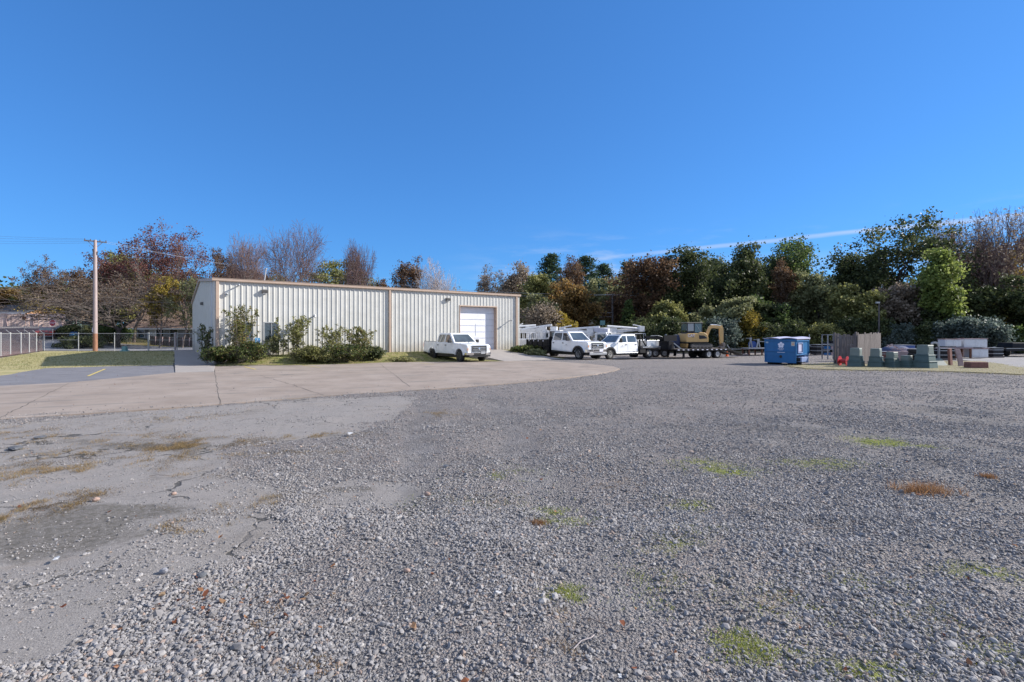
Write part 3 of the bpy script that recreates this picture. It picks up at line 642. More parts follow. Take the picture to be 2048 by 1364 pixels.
blades('weed_litter',pts,leafmat('weed_litter',[(.07,.055,.035),(.16,.11,.06),(.25,.19,.11)]),.012,.006,3,5,.06,3.0,'thin dead stems and litter lying round the weed patches','litter')
MW=[(b[0],b[1],b[2]*1.3,b[3]*1.5) for b in MOSS if b[:2] not in((540,1120),(100,1150),(480,1170))]
pts=scat(MW,650,.45,3)
blades('moss_tufts',pts,leafmat('moss_blades',[(.12,.16,.025),(.25,.30,.05),(.38,.41,.08),(.44,.44,.16)]),.012,.005,3,4,.03,1.6,'low bright green weeds growing up through the gravel','weeds')
BW=[(440,1195,45,10),(540,1215,60,25),(500,1260,50,15),(620,1330,60,15),(1230,965,60,20),(1140,1230,40,15),(980,1010,60,20),(1350,1130,50,25),(1560,1210,60,20),(1900,1260,80,30),(1100,1300,60,20)]
pts=scat(BW,60,.5,6)
blades('straw_bits',pts,leafmat('straw',[(.2,.13,.07),(.34,.22,.12),(.42,.33,.2)]),.02,.006,3,7,.03,2.2,'bits of dry straw caught between the stones','straw')
def tuft(px,py,r,h,n,mat,label,seed):
    X,Y=G(px,py); r_=np.random.RandomState(seed); pts=[(X+a,Y+b,0) for a,b in r_.randn(n,2)*r*np.array((1,.5))]
    o=blades('weed_clump',pts,mat,h,.006,5,seed,.03,.9); tag(o,label,'weed'); return o
mt_br=leafmat('brown_weed',[(.14,.07,.035),(.26,.14,.07),(.34,.2,.1)])
tuft(1846,984,.17,.12,120,mt_br,'bushy rusty brown dead weed clump standing on the gravel at the right',11)
tuft(1975,957,.035,.05,70,mt_br,'small flat tan dead weed near the right edge of the gravel',12)
tuft(1078,1046,.03,.035,50,mt_br,'tiny brown dead weed flat on the gravel in the middle of the yard',13)
# grass blades of lawn
r_=np.random.RandomState(9); x=r_.uniform(-45,-17,26000); y=r_.uniform(26,54,26000); k=inside(LAWN,x,y)
o=blades('lawn_blades',np.stack([x[k],y[k],0*x[k]],-1),LMAT['grassy'],.07,.03,3,10,.12,1.0,'short patchy yellow green grass of the lawn beside the walk')
x=r_.uniform(-18,-3,6000); y=r_.uniform(28,42,6000); k=inside(BED,x,y)
o=blades('strip_grass',np.stack([x[k],y[k],0*x[k]],-1),LMAT['grassy'],.12,.03,3,14,.1,1.0,'rough green and brown grass along the foot of the steel building')
x=r_.uniform(12,45,14000); y=r_.uniform(20,45,14000); k=inside([G(1560,731),G(1600,740),G(1700,742.5),G(1860,745),G(1960,748),G(2100,754),G(2100,738),G(1960,722.5),G(1880,723),G(1640,727)],x,y)
o=blades('dry_strip_grass',np.stack([x[k],y[k],0*x[k]],-1),leafmat('dry_blades',[(.18,.16,.06),(.32,.28,.13),(.42,.37,.2)]),.07,.02,4,15,.1,1.0,'thin dry grass round the stored enclosures')
# fallen leaves
def fallen():
    r=np.random.RandomState(21); n=210; Y=2.7+(26-2.7)*r.rand(n)**1.7; X=(r.rand(n)*2-1)*Y*1.05
    X[:40]=G(470,1210)[0]+r.randn(40)*.35; Y[:40]=G(470,1210)[1]+r.randn(40)*.2
    s=.011+.022*r.rand(n)**1.5; a=r.rand(n)*2*PI; z=np.maximum(ground_z(X,Y),H(X,Y)+np.where(slabflat(X,Y),.03,0))+.022
    q=[]
    for i,(u,v) in enumerate(((-1,-.15),(-.3,-.55),(.5,-.5),(1,0),(.45,.5),(-.4,.5))):
        q.append(np.stack([X+(u*np.cos(a)-v*np.sin(a))*s,Y+(u*np.sin(a)+v*np.cos(a))*s,z+r.randn(n)*s*.35],-1))
    V=np.stack(q,1).reshape(-1,3); Fq=np.arange(6*n).reshape(-1,6)
    me=npmesh('fallen_leaves',V,Fq,leafmat('dead_leaf',[(.12,.05,.03),(.28,.10,.05),(.36,.18,.09),(.3,.22,.14)]),{'rnd':('FACE',r.rand(n))},nv=6)
    tag(link('fallen_leaves',me),'scattered rusty brown fallen leaves on the yard','leaves',kind='stuff')
fallen()
# ------------------------------------------------------------------ steel building
LEN=22.6; WID=28.8; FLOOR=.50; EAVE=5.22; RIDGE=6.42
bl=thing('steel_building','long low beige ribbed steel building with tan gutter and a white overhead door','building',(BC[0],BC[1],0),math.atan2(T[1],T[0]))
def rib_profile(L,first=.16,sp=.305,h=.034):
    pts=[(0,0)]; s=first
    while s+.13<L:
        pts+=[(s,0),(s+.032,h),(s+.078,h),(s+.11,0)]
        m=s+.11+(sp-.11)/3; 
        for q in (m,m+(sp-.11)/3): 
            if q+.03<L: pts+=[(q-.012,0),(q,.005),(q+.012,0)]
        s+=sp
    pts=[p for p in pts if p[0]<L]; pts.append((L,0)); return pts
def ribwall(L,z0,ztop,holes=(),along='x',flip=1):
    """sheet with vertical ribs along local x (front) or y (gable)"""
    pr=rib_profile(L); ss=sorted(set([p[0] for p in pr]+[h[0] for h in holes]+[h[1] for h in holes]))
    off=lambda s:float(np.interp(s,[p[0] for p in pr],[p[1] for p in pr]))
    mb=MB()
    for a,b in zip(ss[:-1],ss[1:]):
        if b-a<1e-5: continue
        m=(a+b)/2; zs=[(z0,None)]
        rng=[(z0,None)]
        for h in holes:
            if h[0]<m<h[1]:
                out=[]
                for lo,hi in rng:
                    H2=hi
                    if h[2]>lo+.01: out.append((lo,h[2]))
                    out.append((h[3],H2))
                rng=out
        for lo,hi in rng:
            ha=ztop(a) if hi is None else hi; hb=ztop(b) if hi is None else hi
            oa,ob=off(a),off(b)
            if along=='x': v=[(a,-oa,lo),(b,-ob,lo),(b,-ob,hb),(a,-oa,ha)]
            else: v=[(-oa,a,lo),(-ob,b,lo),(-ob,b,hb),(-oa,a,ha)]
            mb.add(v,[(0,1,2,3)])
    return mb
DS0,DS1,DZ=16.8,20.38,4.08
WIN=[(1.20,2.10,1.44,2.62),(2.68,3.58,1.44,2.62)]
fw=ribwall(LEN,FLOOR-.6,lambda s:EAVE-.05,[(DS0,DS1,0.0,DZ)]+WIN); fw.build('front_wall',MT['panel'],bl)
zr=lambda y:EAVE-.05+(RIDGE-EAVE)*(1-abs(y-WID/2)/(WID/2))
GDO=[(11.2,12.2,.16,2.35),(14.0,15.0,1.0,2.3),(16.0,17.0,1.0,2.3),(18.0,19.0,1.0,2.3),(24.5,25.5,.16,2.35)]
ribwall(WID,-.3,zr,GDO,'y').build('gable_wall',MT['panel'],bl)
b=MB(); b.box(LEN-.02,LEN+.02,0.02,WID,-.3,EAVE-.06); b.add([(LEN,0.02,EAVE-.06),(LEN,WID,EAVE-.06),(LEN,WID/2,RIDGE-.08)],[(0,1,2)]); b.box(.02,LEN-.03,WID-.03,WID+.01,-.3,EAVE-.06); b.build('rear_walls',MT['panel'],bl)
b=MB(); ov=.12
b.add([(-ov,-ov,EAVE),(LEN+ov,-ov,EAVE),(LEN+ov,WID/2,RIDGE+.03),(-ov,WID/2,RIDGE+.03),(LEN+ov,WID+ov,EAVE),(-ov,WID+ov,EAVE)],[(0,1,2,3),(3,2,4,5)])
b.build('roof',MT['trim'],bl)
b=MB(); b.prism([(0,0),(0,0)],0,0) if 0 else None
# gutter as an open box section with lip
gp=[(0,-.02),(-.15,-.02),(-.17,.02),(-.17,.15),(-.19,.15),(-.19,.17),(-.15,.17),(-.15,.01),(-.02,.01),(-.02,.17),(0,.17)]
v=[(-.16,p[0]-.012,EAVE-.12+p[1]) for p in gp]+[(LEN+.16,p[0]-.012,EAVE-.12+p[1]) for p in gp]; n=len(gp)
b=MB().add(v,[tuple(range(n)),tuple(range(2*n-1,n-1,-1))]+[(i,i+n,(i+1)%n+n,(i+1)%n) for i in range(n)])
b.build('gutter',MT['trim'],bl)
b=MB()
for x0,x1 in ((-.16,-.04),):
    for s_ in (0,1):
        ya,yb=(-.14,WID/2) if s_==0 else (WID/2,WID+.14); za,zb=(EAVE,RIDGE+.03) if s_==0 else (RIDGE+.03,EAVE)
        b.hexa([(x0,ya,za-.16),(x1,ya,za-.16),(x1,yb,zb-.16),(x0,yb,zb-.16)],[(x0,ya,za+.04),(x1,ya,za+.04),(x1,yb,zb+.04),(x0,yb,zb+.04)])
b.build('rake_trim',MT['trim'],bl)
def dspout(s,w=.13):
    b=MB().box(s-w/2,s+w/2,-.145,-.045,FLOOR-.12,EAVE-.12)
    b.hexa([(s-w/2,-.30,FLOOR-.22),(s+w/2,-.30,FLOOR-.22),(s+w/2,-.20,FLOOR-.22),(s-w/2,-.20,FLOOR-.22)],[(s-w/2+.004,-.147,FLOOR-.05),(s+w/2-.004,-.147,FLOOR-.05),(s+w/2-.004,-.05,FLOOR-.05),(s-w/2+.004,-.05,FLOOR-.05)])
    for z in (1.6,3.4): b.box(s-w/2-.03,s+w/2+.03,-.15,-.04,z,z+.03)
    b.build('downspout',MT['trim'],bl,bevel=.01)
dspout(.12,.17); dspout(11.0); dspout(LEN-.25)
for q in((-.07,.03),(LEN-.06,LEN+.07)): MB().box(q[0],q[1],-.05,.05,-.2,EAVE-.14).build('corner_trim',MT['panel'],bl,bevel=.008)
b=MB().box(-.055,-.03,2.0,2.16,.2,5.25); b.build('corner_flashing',MT['rolldoor'],bl)
b=MB().box(.0,DS0-.1,-.03,-.002,FLOOR-.62,FLOOR-.02); b.box(DS1+.1,LEN,-.03,-.002,FLOOR-.62,FLOOR-.02); b.build('foundation',MT['walk'],bl)
# overhead door
b=MB(); RC=.36
b.box(DS0-.0,DS0+.06,-.05,RC+.02,FLOOR-.1,DZ); b.box(DS1-.06,DS1,-.05,RC+.02,FLOOR-.1,DZ); b.box(DS0,DS1,-.05,RC+.02,DZ-.001,DZ+.09); b.build('door_frame',MT['trim'],bl,bevel=.005)
b=MB(); pr=[]; z=FLOOR+.02
while z<DZ: pr+=[(z,0),(z+.03,.012),(z+.05,0)]; z+=.085
pr=[(q,w_) for q,w_ in pr if q<DZ]
v=[(DS0+.06,RC-w_,q) for q,w_ in pr]+[(DS1-.06,RC-w_,q) for q,w_ in pr]; n=len(pr)
b.add(v,[(i,i+n,i+n+1,i+1) for i in range(n-1)])
od=b.build('overhead_door',MT['rolldoor'],bl)
b=MB()
for q in range(1,7): b.box(DS0+.06,DS1-.06,RC-.018,RC-.012,FLOOR+.51*q,FLOOR+.51*q+.025)
b.box(DS0+1.7,DS0+1.73,RC-.02,RC-.013,1.7,2.7); b.build('section_joint',MT['alu'],od)
b=MB().box(DS0+.9,DS0+1.1,RC-.05,RC-.015,1.2,1.26); b.build('handle',MT['steel'],od)
for (a,c,lo,hi) in WIN:
    b=MB(); w_=.05
    b.box(a,c,-.045,.06,hi-w_,hi+.02); b.box(a,c,-.06,.06,lo-.03,lo+w_); b.box(a,a+w_,-.045,.06,lo+w_,hi-w_); b.box(c-w_,c,-.045,.06,lo+w_,hi-w_); b.box((a+c)/2-.02,(a+c)/2+.02,-.03,.03,lo+w_,hi-w_)
    fr=b.build('window',MT['galv'],bl)
    MB().box(a+w_,c-w_,.015,.02,lo+w_,hi-w_).build('pane',MT['winglass'] if 'winglass' in MT else MT['glass'],fr)
    b=MB(); k=11
    for i in range(k):
        x=a+w_+(c-a-2*w_)*(i+.5)/k; tl=.05 if i>4 else -.09
        b.hexa([(x-.03+tl,.05,lo+.03),(x+.022+tl,.075,lo+.03),(x+.022+tl,.078,lo+.03),(x-.03+tl,.053,lo+.03)],[(x-.03,.05,hi-.03),(x+.022,.075,hi-.03),(x+.022,.078,hi-.03),(x-.03,.053,hi-.03)])
    b.build('blind',pm('pale_blind',(.42,.48,.47),.7,0,.08,8),fr)
    MB().box(a-.1,c+.1,.13,.15,lo-.1,hi+.1).build('room_backing',pm('dark_room',(.02,.022,.024),.9),fr)
for i,(a,c,lo,hi) in enumerate(GDO):
    b=MB(); w_=.06
    b.box(-.05,.04,a,c,hi-w_,hi+.02); b.box(-.05,.04,a,a+w_,lo,hi-w_); b.box(-.05,.04,c-w_,c,lo,hi-w_)
    if i in(0,4):
        fr=b.build('door',MT['steel'],bl); MB().box(-.01,.03,a+w_,c-w_,lo,hi-w_).build('door_leaf',pm('grey_door',(.12,.13,.15),.5),fr)
    else:
        b.box(-.05,.04,a+w_,c-w_,lo,lo+w_); fr=b.build('window',MT['steel'],bl); MB().box(-.005,.01,a+w_,c-w_,lo+w_,hi-w_).build('pane',MT['glass'],fr)
def wallpack(s,z,front=True,y=None):
    b=MB()
    if front: b.prism([(0,0),(.17,.02),(.22,.2),(0,.26)],-.17,.17); b.xf(Matrix.Translation((s,-.03,z))@Matrix.Rotation(-PI/2,4,'Z'))
    else: b.prism([(0,0),(.2,.02),(.22,.2),(0,.26)],-.15,.15); b.xf(Matrix.Translation((-.03,y,z))@Matrix.Rotation(PI,4,'Z'))
    o=b.build('wall_light',pm('bronze_housing',(.14,.135,.13),.5,.3),bl,bevel=.015)
    b=MB()
    if front: b.box(s-.12,s+.12,-.19,-.06,z-.012,z+.004)
    else: b.box(-.19,-.06,y-.1,y+.1,z-.012,z+.004)
    b.build('lens',MT['lamp'],o)
wallpack(2.72,4.45); wallpack(15.75,4.45); wallpack(0,4.1,False,10.5)
b=MB().tube((1.25,-.03,4.85),(1.25,-.34,4.88),.04,.045,8); b.tube((1.25,-.34,4.88),(1.25,-.40,4.84),.07,.03,8); b.build('wall_spout',MT['steel'],bl)
b=MB().tube((.62,-.03,4.32),(.62,-.14,4.32),.11,.13,12); b.tube((.62,-.13,4.32),(.62,-.17,4.28),.09,.05,10); b.build('vent_hood',MT['galv'],bl)
b=MB().tube((5.7,-.02,3.05),(5.7,-.36,3.1),.05,.05,8); b.tube((5.7,-.33,3.14),(5.7,-.40,2.98),.075,.06,8); b.build('wall_spout',MT['steel'],bl)
b=MB().tube((21.6,-.02,2.98),(21.6,-.5,3.0),.035,.035,8); b.box(21.53,21.67,-.55,-.4,2.95,3.04); b.build('wall_spout',MT['steel'],bl)
b=MB().tube((3.05,2.4,5.3),(3.17,2.4,6.3),.04,.04,8); b.tube((3.17,2.4,6.28),(3.18,2.4,6.35),.075,.075,8); b.build('roof_pipe',MT['steel'],bl)
b=MB().box(-.14,-.03,4.4,4.75,1.55,2.0); b.build('meter_box',MT['steel'],bl,bevel=.01)
b=MB().box(2.16,2.46,-.065,-.05,1.30,1.62); hb=b.build('handicap_sign',MT['cyan'],bl,bevel=.01)
b=MB(); sx_,sz_=2.31,1.46
b.tube((sx_-.02,-.07,sz_+.09),(sx_-.02,-.078,sz_+.09),.024,.024,10)
b.path([(sx_-.02,-.073,sz_+.06),(sx_-.01,-.073,sz_-.02),(sx_+.05,-.073,sz_-.02),(sx_+.07,-.073,sz_-.08),(sx_+.10,-.073,sz_-.07)],.009,6)
b.path([(sx_-.03,-.073,sz_+.02),(sx_-.07,-.073,sz_-.03),(sx_-.05,-.073,sz_-.09),(sx_+.01,-.073,sz_-.10),(sx_+.04,-.073,sz_-.06)],.009,6)
b.build('wheelchair_symbol',MT['bwhite'],hb)
# ------------------------------------------------------------------ trees
UPV=Vector((0,0,1))
def rv(r): return Vector((r.gauss(0,1),r.gauss(0,1),r.gauss(0,1)))
def grow(seed,H_,Rr,tf=.3,kids=(7,5,4,3),levels=3,up=.12,wob=.25,ang=(28,62),r0=.02,stems=1,len0=.75,lsc=(.5,.72),flat=0,tmin=None):
    r=random.Random(seed); S=[]; tips=[]
    def br(p,d,L,rad,lv,tfr):
        n=5 if lv==0 else (4 if lv<levels else 3); pts=[p]; dd=d.copy()
        for i in range(n):
            dd=(dd+rv(r)*wob*(.5 if lv==0 else 1)+UPV*(up if lv else .15)).normalized()
            if flat and lv: dd.z*=(1-flat); dd.normalize()
            p=p+dd*(L/n); pts.append(p)
        endr=rad*(.35 if lv<levels else .45)
        rs_=[rad+(endr-rad)*i/n for i in range(n+1)]
        for i in range(n): S.append((pts[i],pts[i+1],rs_[i],rs_[i+1],lv))
        if lv>=levels-1:
            for q in pts[2:]: tips.append(q)
        if lv==levels: return
        k=kids[lv]; a0=r.uniform(0,6.28)
        for j in range(k):
            t=tfr+(1-tfr)*(j+r.uniform(0,.9))/k; f=t*n; i=min(n-1,int(f)); q=pts[i].lerp(pts[i+1],f-i)
            ax=(pts[i+1]-pts[i]).normalized(); o=ax.orthogonal().normalized(); az_=a0+j*2.4+r.uniform(-.4,.4)
            o=Matrix.Rotation(az_,3,ax)@o; an=R(r.uniform(*ang)); nd=(ax*math.cos(an)+o*math.sin(an)).normalized()
            rr_=(rs_[i]+(rs_[i+1]-rs_[i])*(f-i))
            br(q,nd,L*r.uniform(*lsc)*(1.15-.4*t),rr_*.62,lv+1,.25)
    for s_ in range(stems):
        d=Vector((0,0,1)) if stems==1 else Vector((r.gauss(0,.35),r.gauss(0,.35),1)).normalized()
        br(Vector((r.gauss(0,.02),r.gauss(0,.02),0)) if stems>1 else Vector((0,0,0)),d,len0,r0,0,tf)
    P=np.array([[*a,*b_] for a,b_,_,_,_ in S]); rad=np.array([(c,d) for _,_,c,d,_ in S]); lv=np.array([x[4] for x in S]); tp=np.array([tuple(t) for t in tips])
    mz=np.quantile(P[:,5],.995); mr=np.quantile(np.hypot(P[:,3],P[:,4]),.97)
    sx=Rr/mr; sz=H_/mz
    for i in (0,1,3,4): P[:,i]*=sx
    for i in (2,5): P[:,i]*=sz
    tp[:,:2]*=sx; tp[:,2]*=sz; rad=rad*(H_)
    tp=tp[(tp[:,2]<H_*1.03)&(np.hypot(tp[:,0],tp[:,1])<Rr*1.12)]; ok=(lv<=1)|((P[:,5]<H_*1.04)&(np.hypot(P[:,3],P[:,4])<Rr*1.2)); P,rad,lv=P[ok],rad[ok],lv[ok]
    return P,rad,lv,tp
def tubes(P,rad,n):
    a=P[:,:3]; b=P[:,3:]; d=b-a; d/=np.linalg.norm(d,axis=1)[:,None]+1e-9
    ref=np.where(np.abs(d[:,2:3])<.9,np.array([[0,0,1.]]),np.array([[1.,0,0]])); u=np.cross(d,ref); u/=np.linalg.norm(u,axis=1)[:,None]; w_=np.cross(d,u)
    V=[]
    for q,r in ((a,rad[:,0]),(b,rad[:,1])):
        for i in range(n):
            t=2*PI*i/n; V.append(q+(u*math.cos(t)+w_*math.sin(t))*r[:,None])
    V=np.stack(V,1); m=len(a); f=np.array([(i,(i+1)%n,(i+1)%n+n,i+n) for i in range(n)])
    Fq=(f[None]+(np.arange(m)*2*n)[:,None,None]).reshape(-1,4); return V.reshape(-1,3),Fq
def branchmesh(P,rad,lv,mat,minr=0,split=None):
    rad=np.maximum(rad,minr)
    big=lv<=1; Vs=[];Fs=[];o=0
    for k,n in ((big,6),(~big,3)):
        if k.any():
            V,Fq=tubes(P[k],rad[k],n); Vs.append(V);Fs.append(Fq+o);o+=len(V)
    return npmesh('trunk',np.concatenate(Vs),np.concatenate(Fs),mat,smooth=True)
def leafmesh(C,per,sig,size,mat,seed,droop=0,flatn=0,zs=1.0,var=.45):
    rs=np.random.RandomState(seed); base=rs.rand(len(C))
    P=np.repeat(C,per,0); cb=np.repeat(base,per); n=len(P)
    P=P+rs.randn(n,3)*np.array([sig,sig,sig*zs])
    nrm=rs.randn(n,3); nrm[:,2]+=.6+flatn; nrm/=np.linalg.norm(nrm,axis=1)[:,None]
    u=np.cross(nrm,rs.randn(n,3)); u/=np.linalg.norm(u,axis=1)[:,None]; v=np.cross(nrm,u)
    if droop: 
        v=v*.3; v[:,2]-=droop; v/=np.linalg.norm(v,axis=1)[:,None]; u=np.cross(v,nrm); u/=np.linalg.norm(u,axis=1)[:,None]+1e-9
    s=size*(.55+.9*rs.rand(n))[:,None]
    a=u*s*.5; b=v*s*(.75 if not droop else 1.4)*.7
    # pointed leaf-clump: 5 gon
    V=np.stack([P-a*.9-b*.5,P+a*.3-b*1.0,P+a*1.1-b*.1,P+a*.4+b*.9,P-a*.7+b*.7],1).reshape(-1,3)
    rnd=np.clip(var*cb+(1-var)*rs.rand(n)*.9+.05*rs.randn(n),0,1)
    return npmesh('crown',V,np.arange(5*n).reshape(-1,5),mat,{'rnd':('FACE',rnd)},nv=5)
def tree(kind,px,Y,top,wpx,pal,label,name='tree',cat='tree',group=None,seed=None,dens=1.0,zb=None,bark=None,lf=None,x=None):
    seed=seed or (int(px*7+top*13+Y)%99991); X=px_at(px,Y) if x is None else x
    z0=Hs(X,Y)-.05 if zb is None else zb
    Ht=max(.6,z_at(top,Y)-z0); Rr=wpx/F*Y/2
    t=thing(name,label,cat,(X,Y,z0),random.Random(seed).uniform(0,6.28),group)
    b='bark'; minr=.012
    if kind in('oak','oaklime'):
        P,rad,lv,tp=grow(seed,Ht,Rr,tf=.22,kids=(9,5,4),levels=3,r0=.020,up=.07,ang=(32,72),wob=.33,lsc=(.45,.85)); tp=tp[np.random.RandomState(seed).rand(len(tp))<.72]; link('trunk',branchmesh(P,rad,lv,MT[bark or 'barkdark'],.015),t)
        C=tp[tp[:,2]>Ht*.12]; per=max(4,int(dens*17000/len(C))); link('crown',leafmesh(C,per,.026*Ht+.12,lf or .21,LMAT[pal],seed,zs=.75),t)
    elif kind=='sparse':
        P,rad,lv,tp=grow(seed,Ht,Rr,tf=.25,kids=(8,5,4,3),levels=4,r0=.017,up=.16,ang=(22,50)); link('trunk',branchmesh(P,rad*.8,lv,MT[bark or 'bark'],.014),t)
        rs=np.random.RandomState(seed); C=tp[rs.rand(len(tp))<.6]; per=max(1,int(dens*7000/len(C))); link('crown',leafmesh(C,per,.018*Ht,lf or .15,LMAT[pal],seed,zs=.8),t)
    elif kind=='bare':
        P,rad,lv,tp=grow(seed,Ht,Rr,tf=.18,kids=(9,7,6,5),levels=4,r0=.016,up=.07,ang=(24,62),wob=.17,lsc=(.6,.82),len0=.6); k=lv<=2
        link('trunk',branchmesh(P[k],rad[k]*.8,lv[k],MT[bark or 'bark'],.02),t); link('twigs',branchmesh(P[~k],rad[~k]*.8,lv[~k],MT['twigpale' if bark=='barkpale' else 'twig'],.012),t)
        if pal:
            rs=np.random.RandomState(seed); C=tp[rs.rand(len(tp))<.3]; link('crown',leafmesh(C,max(1,int(dens*900/len(C))),.02*Ht,lf or .2,LMAT[pal],seed),t)
    elif kind=='spread':
        P,rad,lv,tp=grow(seed,Ht,Rr,tf=.30,kids=(12,6,5,3),levels=4,r0=.034,up=.05,ang=(38,74),len0=.62,lsc=(.55,.8),flat=.10)
        hr=np.hypot(P[:,3],P[:,4])/Rr; kp=~((lv>=1)&(P[:,5]<Ht*(.22+.16*np.clip(hr,0,1)))&(hr>.12)); P,rad,lv=P[kp],rad[kp],lv[kp]; tp=tp[tp[:,2]>Ht*(.24+.16*np.clip(np.hypot(tp[:,0],tp[:,1])/Rr,0,1))]
        k=lv<=2; link('trunk',branchmesh(P[k],rad[k],lv[k],MT['barkdark'],.03),t); link('twigs',branchmesh(P[~k],rad[~k]*.8,lv[~k],MT['bark'],.010),t)
        rs=np.random.RandomState(seed); C=tp[(rs.rand(len(tp))<.55)&(np.hypot(tp[:,0],tp[:,1])<Rr*.75)]; link('crown',leafmesh(C,max(1,int(dens*6000/len(C))),.025*Ht,lf or .15,LMAT[pal],seed,zs=.6),t)
    elif kind=='pine':
        rs=np.random.RandomState(seed); n=46; P=[[0,0,0,0,0,Ht*.5],[0,0,Ht*.5,.1,0,Ht]]; rad=[(.016*Ht,.011*Ht),(.011*Ht,.004*Ht)]; lv=[0,0]; C=[]
        for i in range(n):
            f=.42+.56*(i/n); a=i*2.4+rs.rand(); L=Rr*(.45+.6*rs.rand())*(1.15-.9*max(0,(f-.6)/.4)**1.5); z=Ht*f
            e=(math.cos(a)*L,math.sin(a)*L,z+L*.18); P.append([0,0,z,*e]); rad.append((.004*Ht,.0015*Ht)); lv.append(2)
            for q in (.5,.7,.85,1.0): C.append((e[0]*q,e[1]*q,z+(e[2]-z)*q+.1))
        C.append((0,0,Ht*.99)); C=np.array(C); link('trunk',branchmesh(np.array(P,float),np.array(rad),np.array(lv),MT['barkdark']),t)
        link('crown',leafmesh(C,int(dens*9000/len(C)),dens*0+.03*Ht,lf or .17,LMAT[pal],seed,zs=.4),t)
    elif kind=='cedar':
        rs=np.random.RandomState(seed); P=[[0,0,0,0,0,Ht]]; rad=[(.012*Ht,.003*Ht)]; lv=[0]; C=[]
        for i in range(60):
            f=.12+.86*(i/60); a=i*2.4; L=Rr*(1.05-f*.95)*(.7+.5*rs.rand()); z=Ht*f; e=(math.cos(a)*L,math.sin(a)*L,z-L*.05); P.append([0,0,z,*e]); rad.append((.03,.01)); lv.append(2)
            for q in (.35,.6,.8,1.): C.append((e[0]*q,e[1]*q,z))
        C=np.array(C); link('trunk',branchmesh(np.array(P,float),np.array(rad),np.array(lv),MT['barkdark']),t); link('crown',leafmesh(C,int(dens*7000/len(C)),.02*Ht,lf or .15,LMAT[pal],seed,zs=.5),t)
    elif kind=='willow':
        P,rad,lv,tp=grow(seed,Ht,Rr,tf=.2,kids=(10,6,4),levels=3,r0=.018,up=.05,ang=(25,60)); link('trunk',branchmesh(P,rad,lv,MT['barkdark'],.015),t)
        link('crown',leafmesh(tp,max(3,int(dens*22000/len(tp))),.02*Ht,lf or .13,LMAT[pal],seed,droop=.9,zs=1.4),t)
    elif kind=='bush':
        P,rad,lv,tp=grow(seed,Ht,Rr,tf=.08,kids=(6,5,3),levels=3,r0=.012,up=.08,ang=(25,60),stems=4,wob=.3); link('stems',branchmesh(P,rad,lv,MT[bark or 'barkdark'],.01),t)
        link('crown' if 0 else 'foliage',leafmesh(tp,max(2,int(dens*9000/len(tp))),.045*Ht+.05,lf or .15,LMAT[pal],seed,zs=.9),t)
    return t
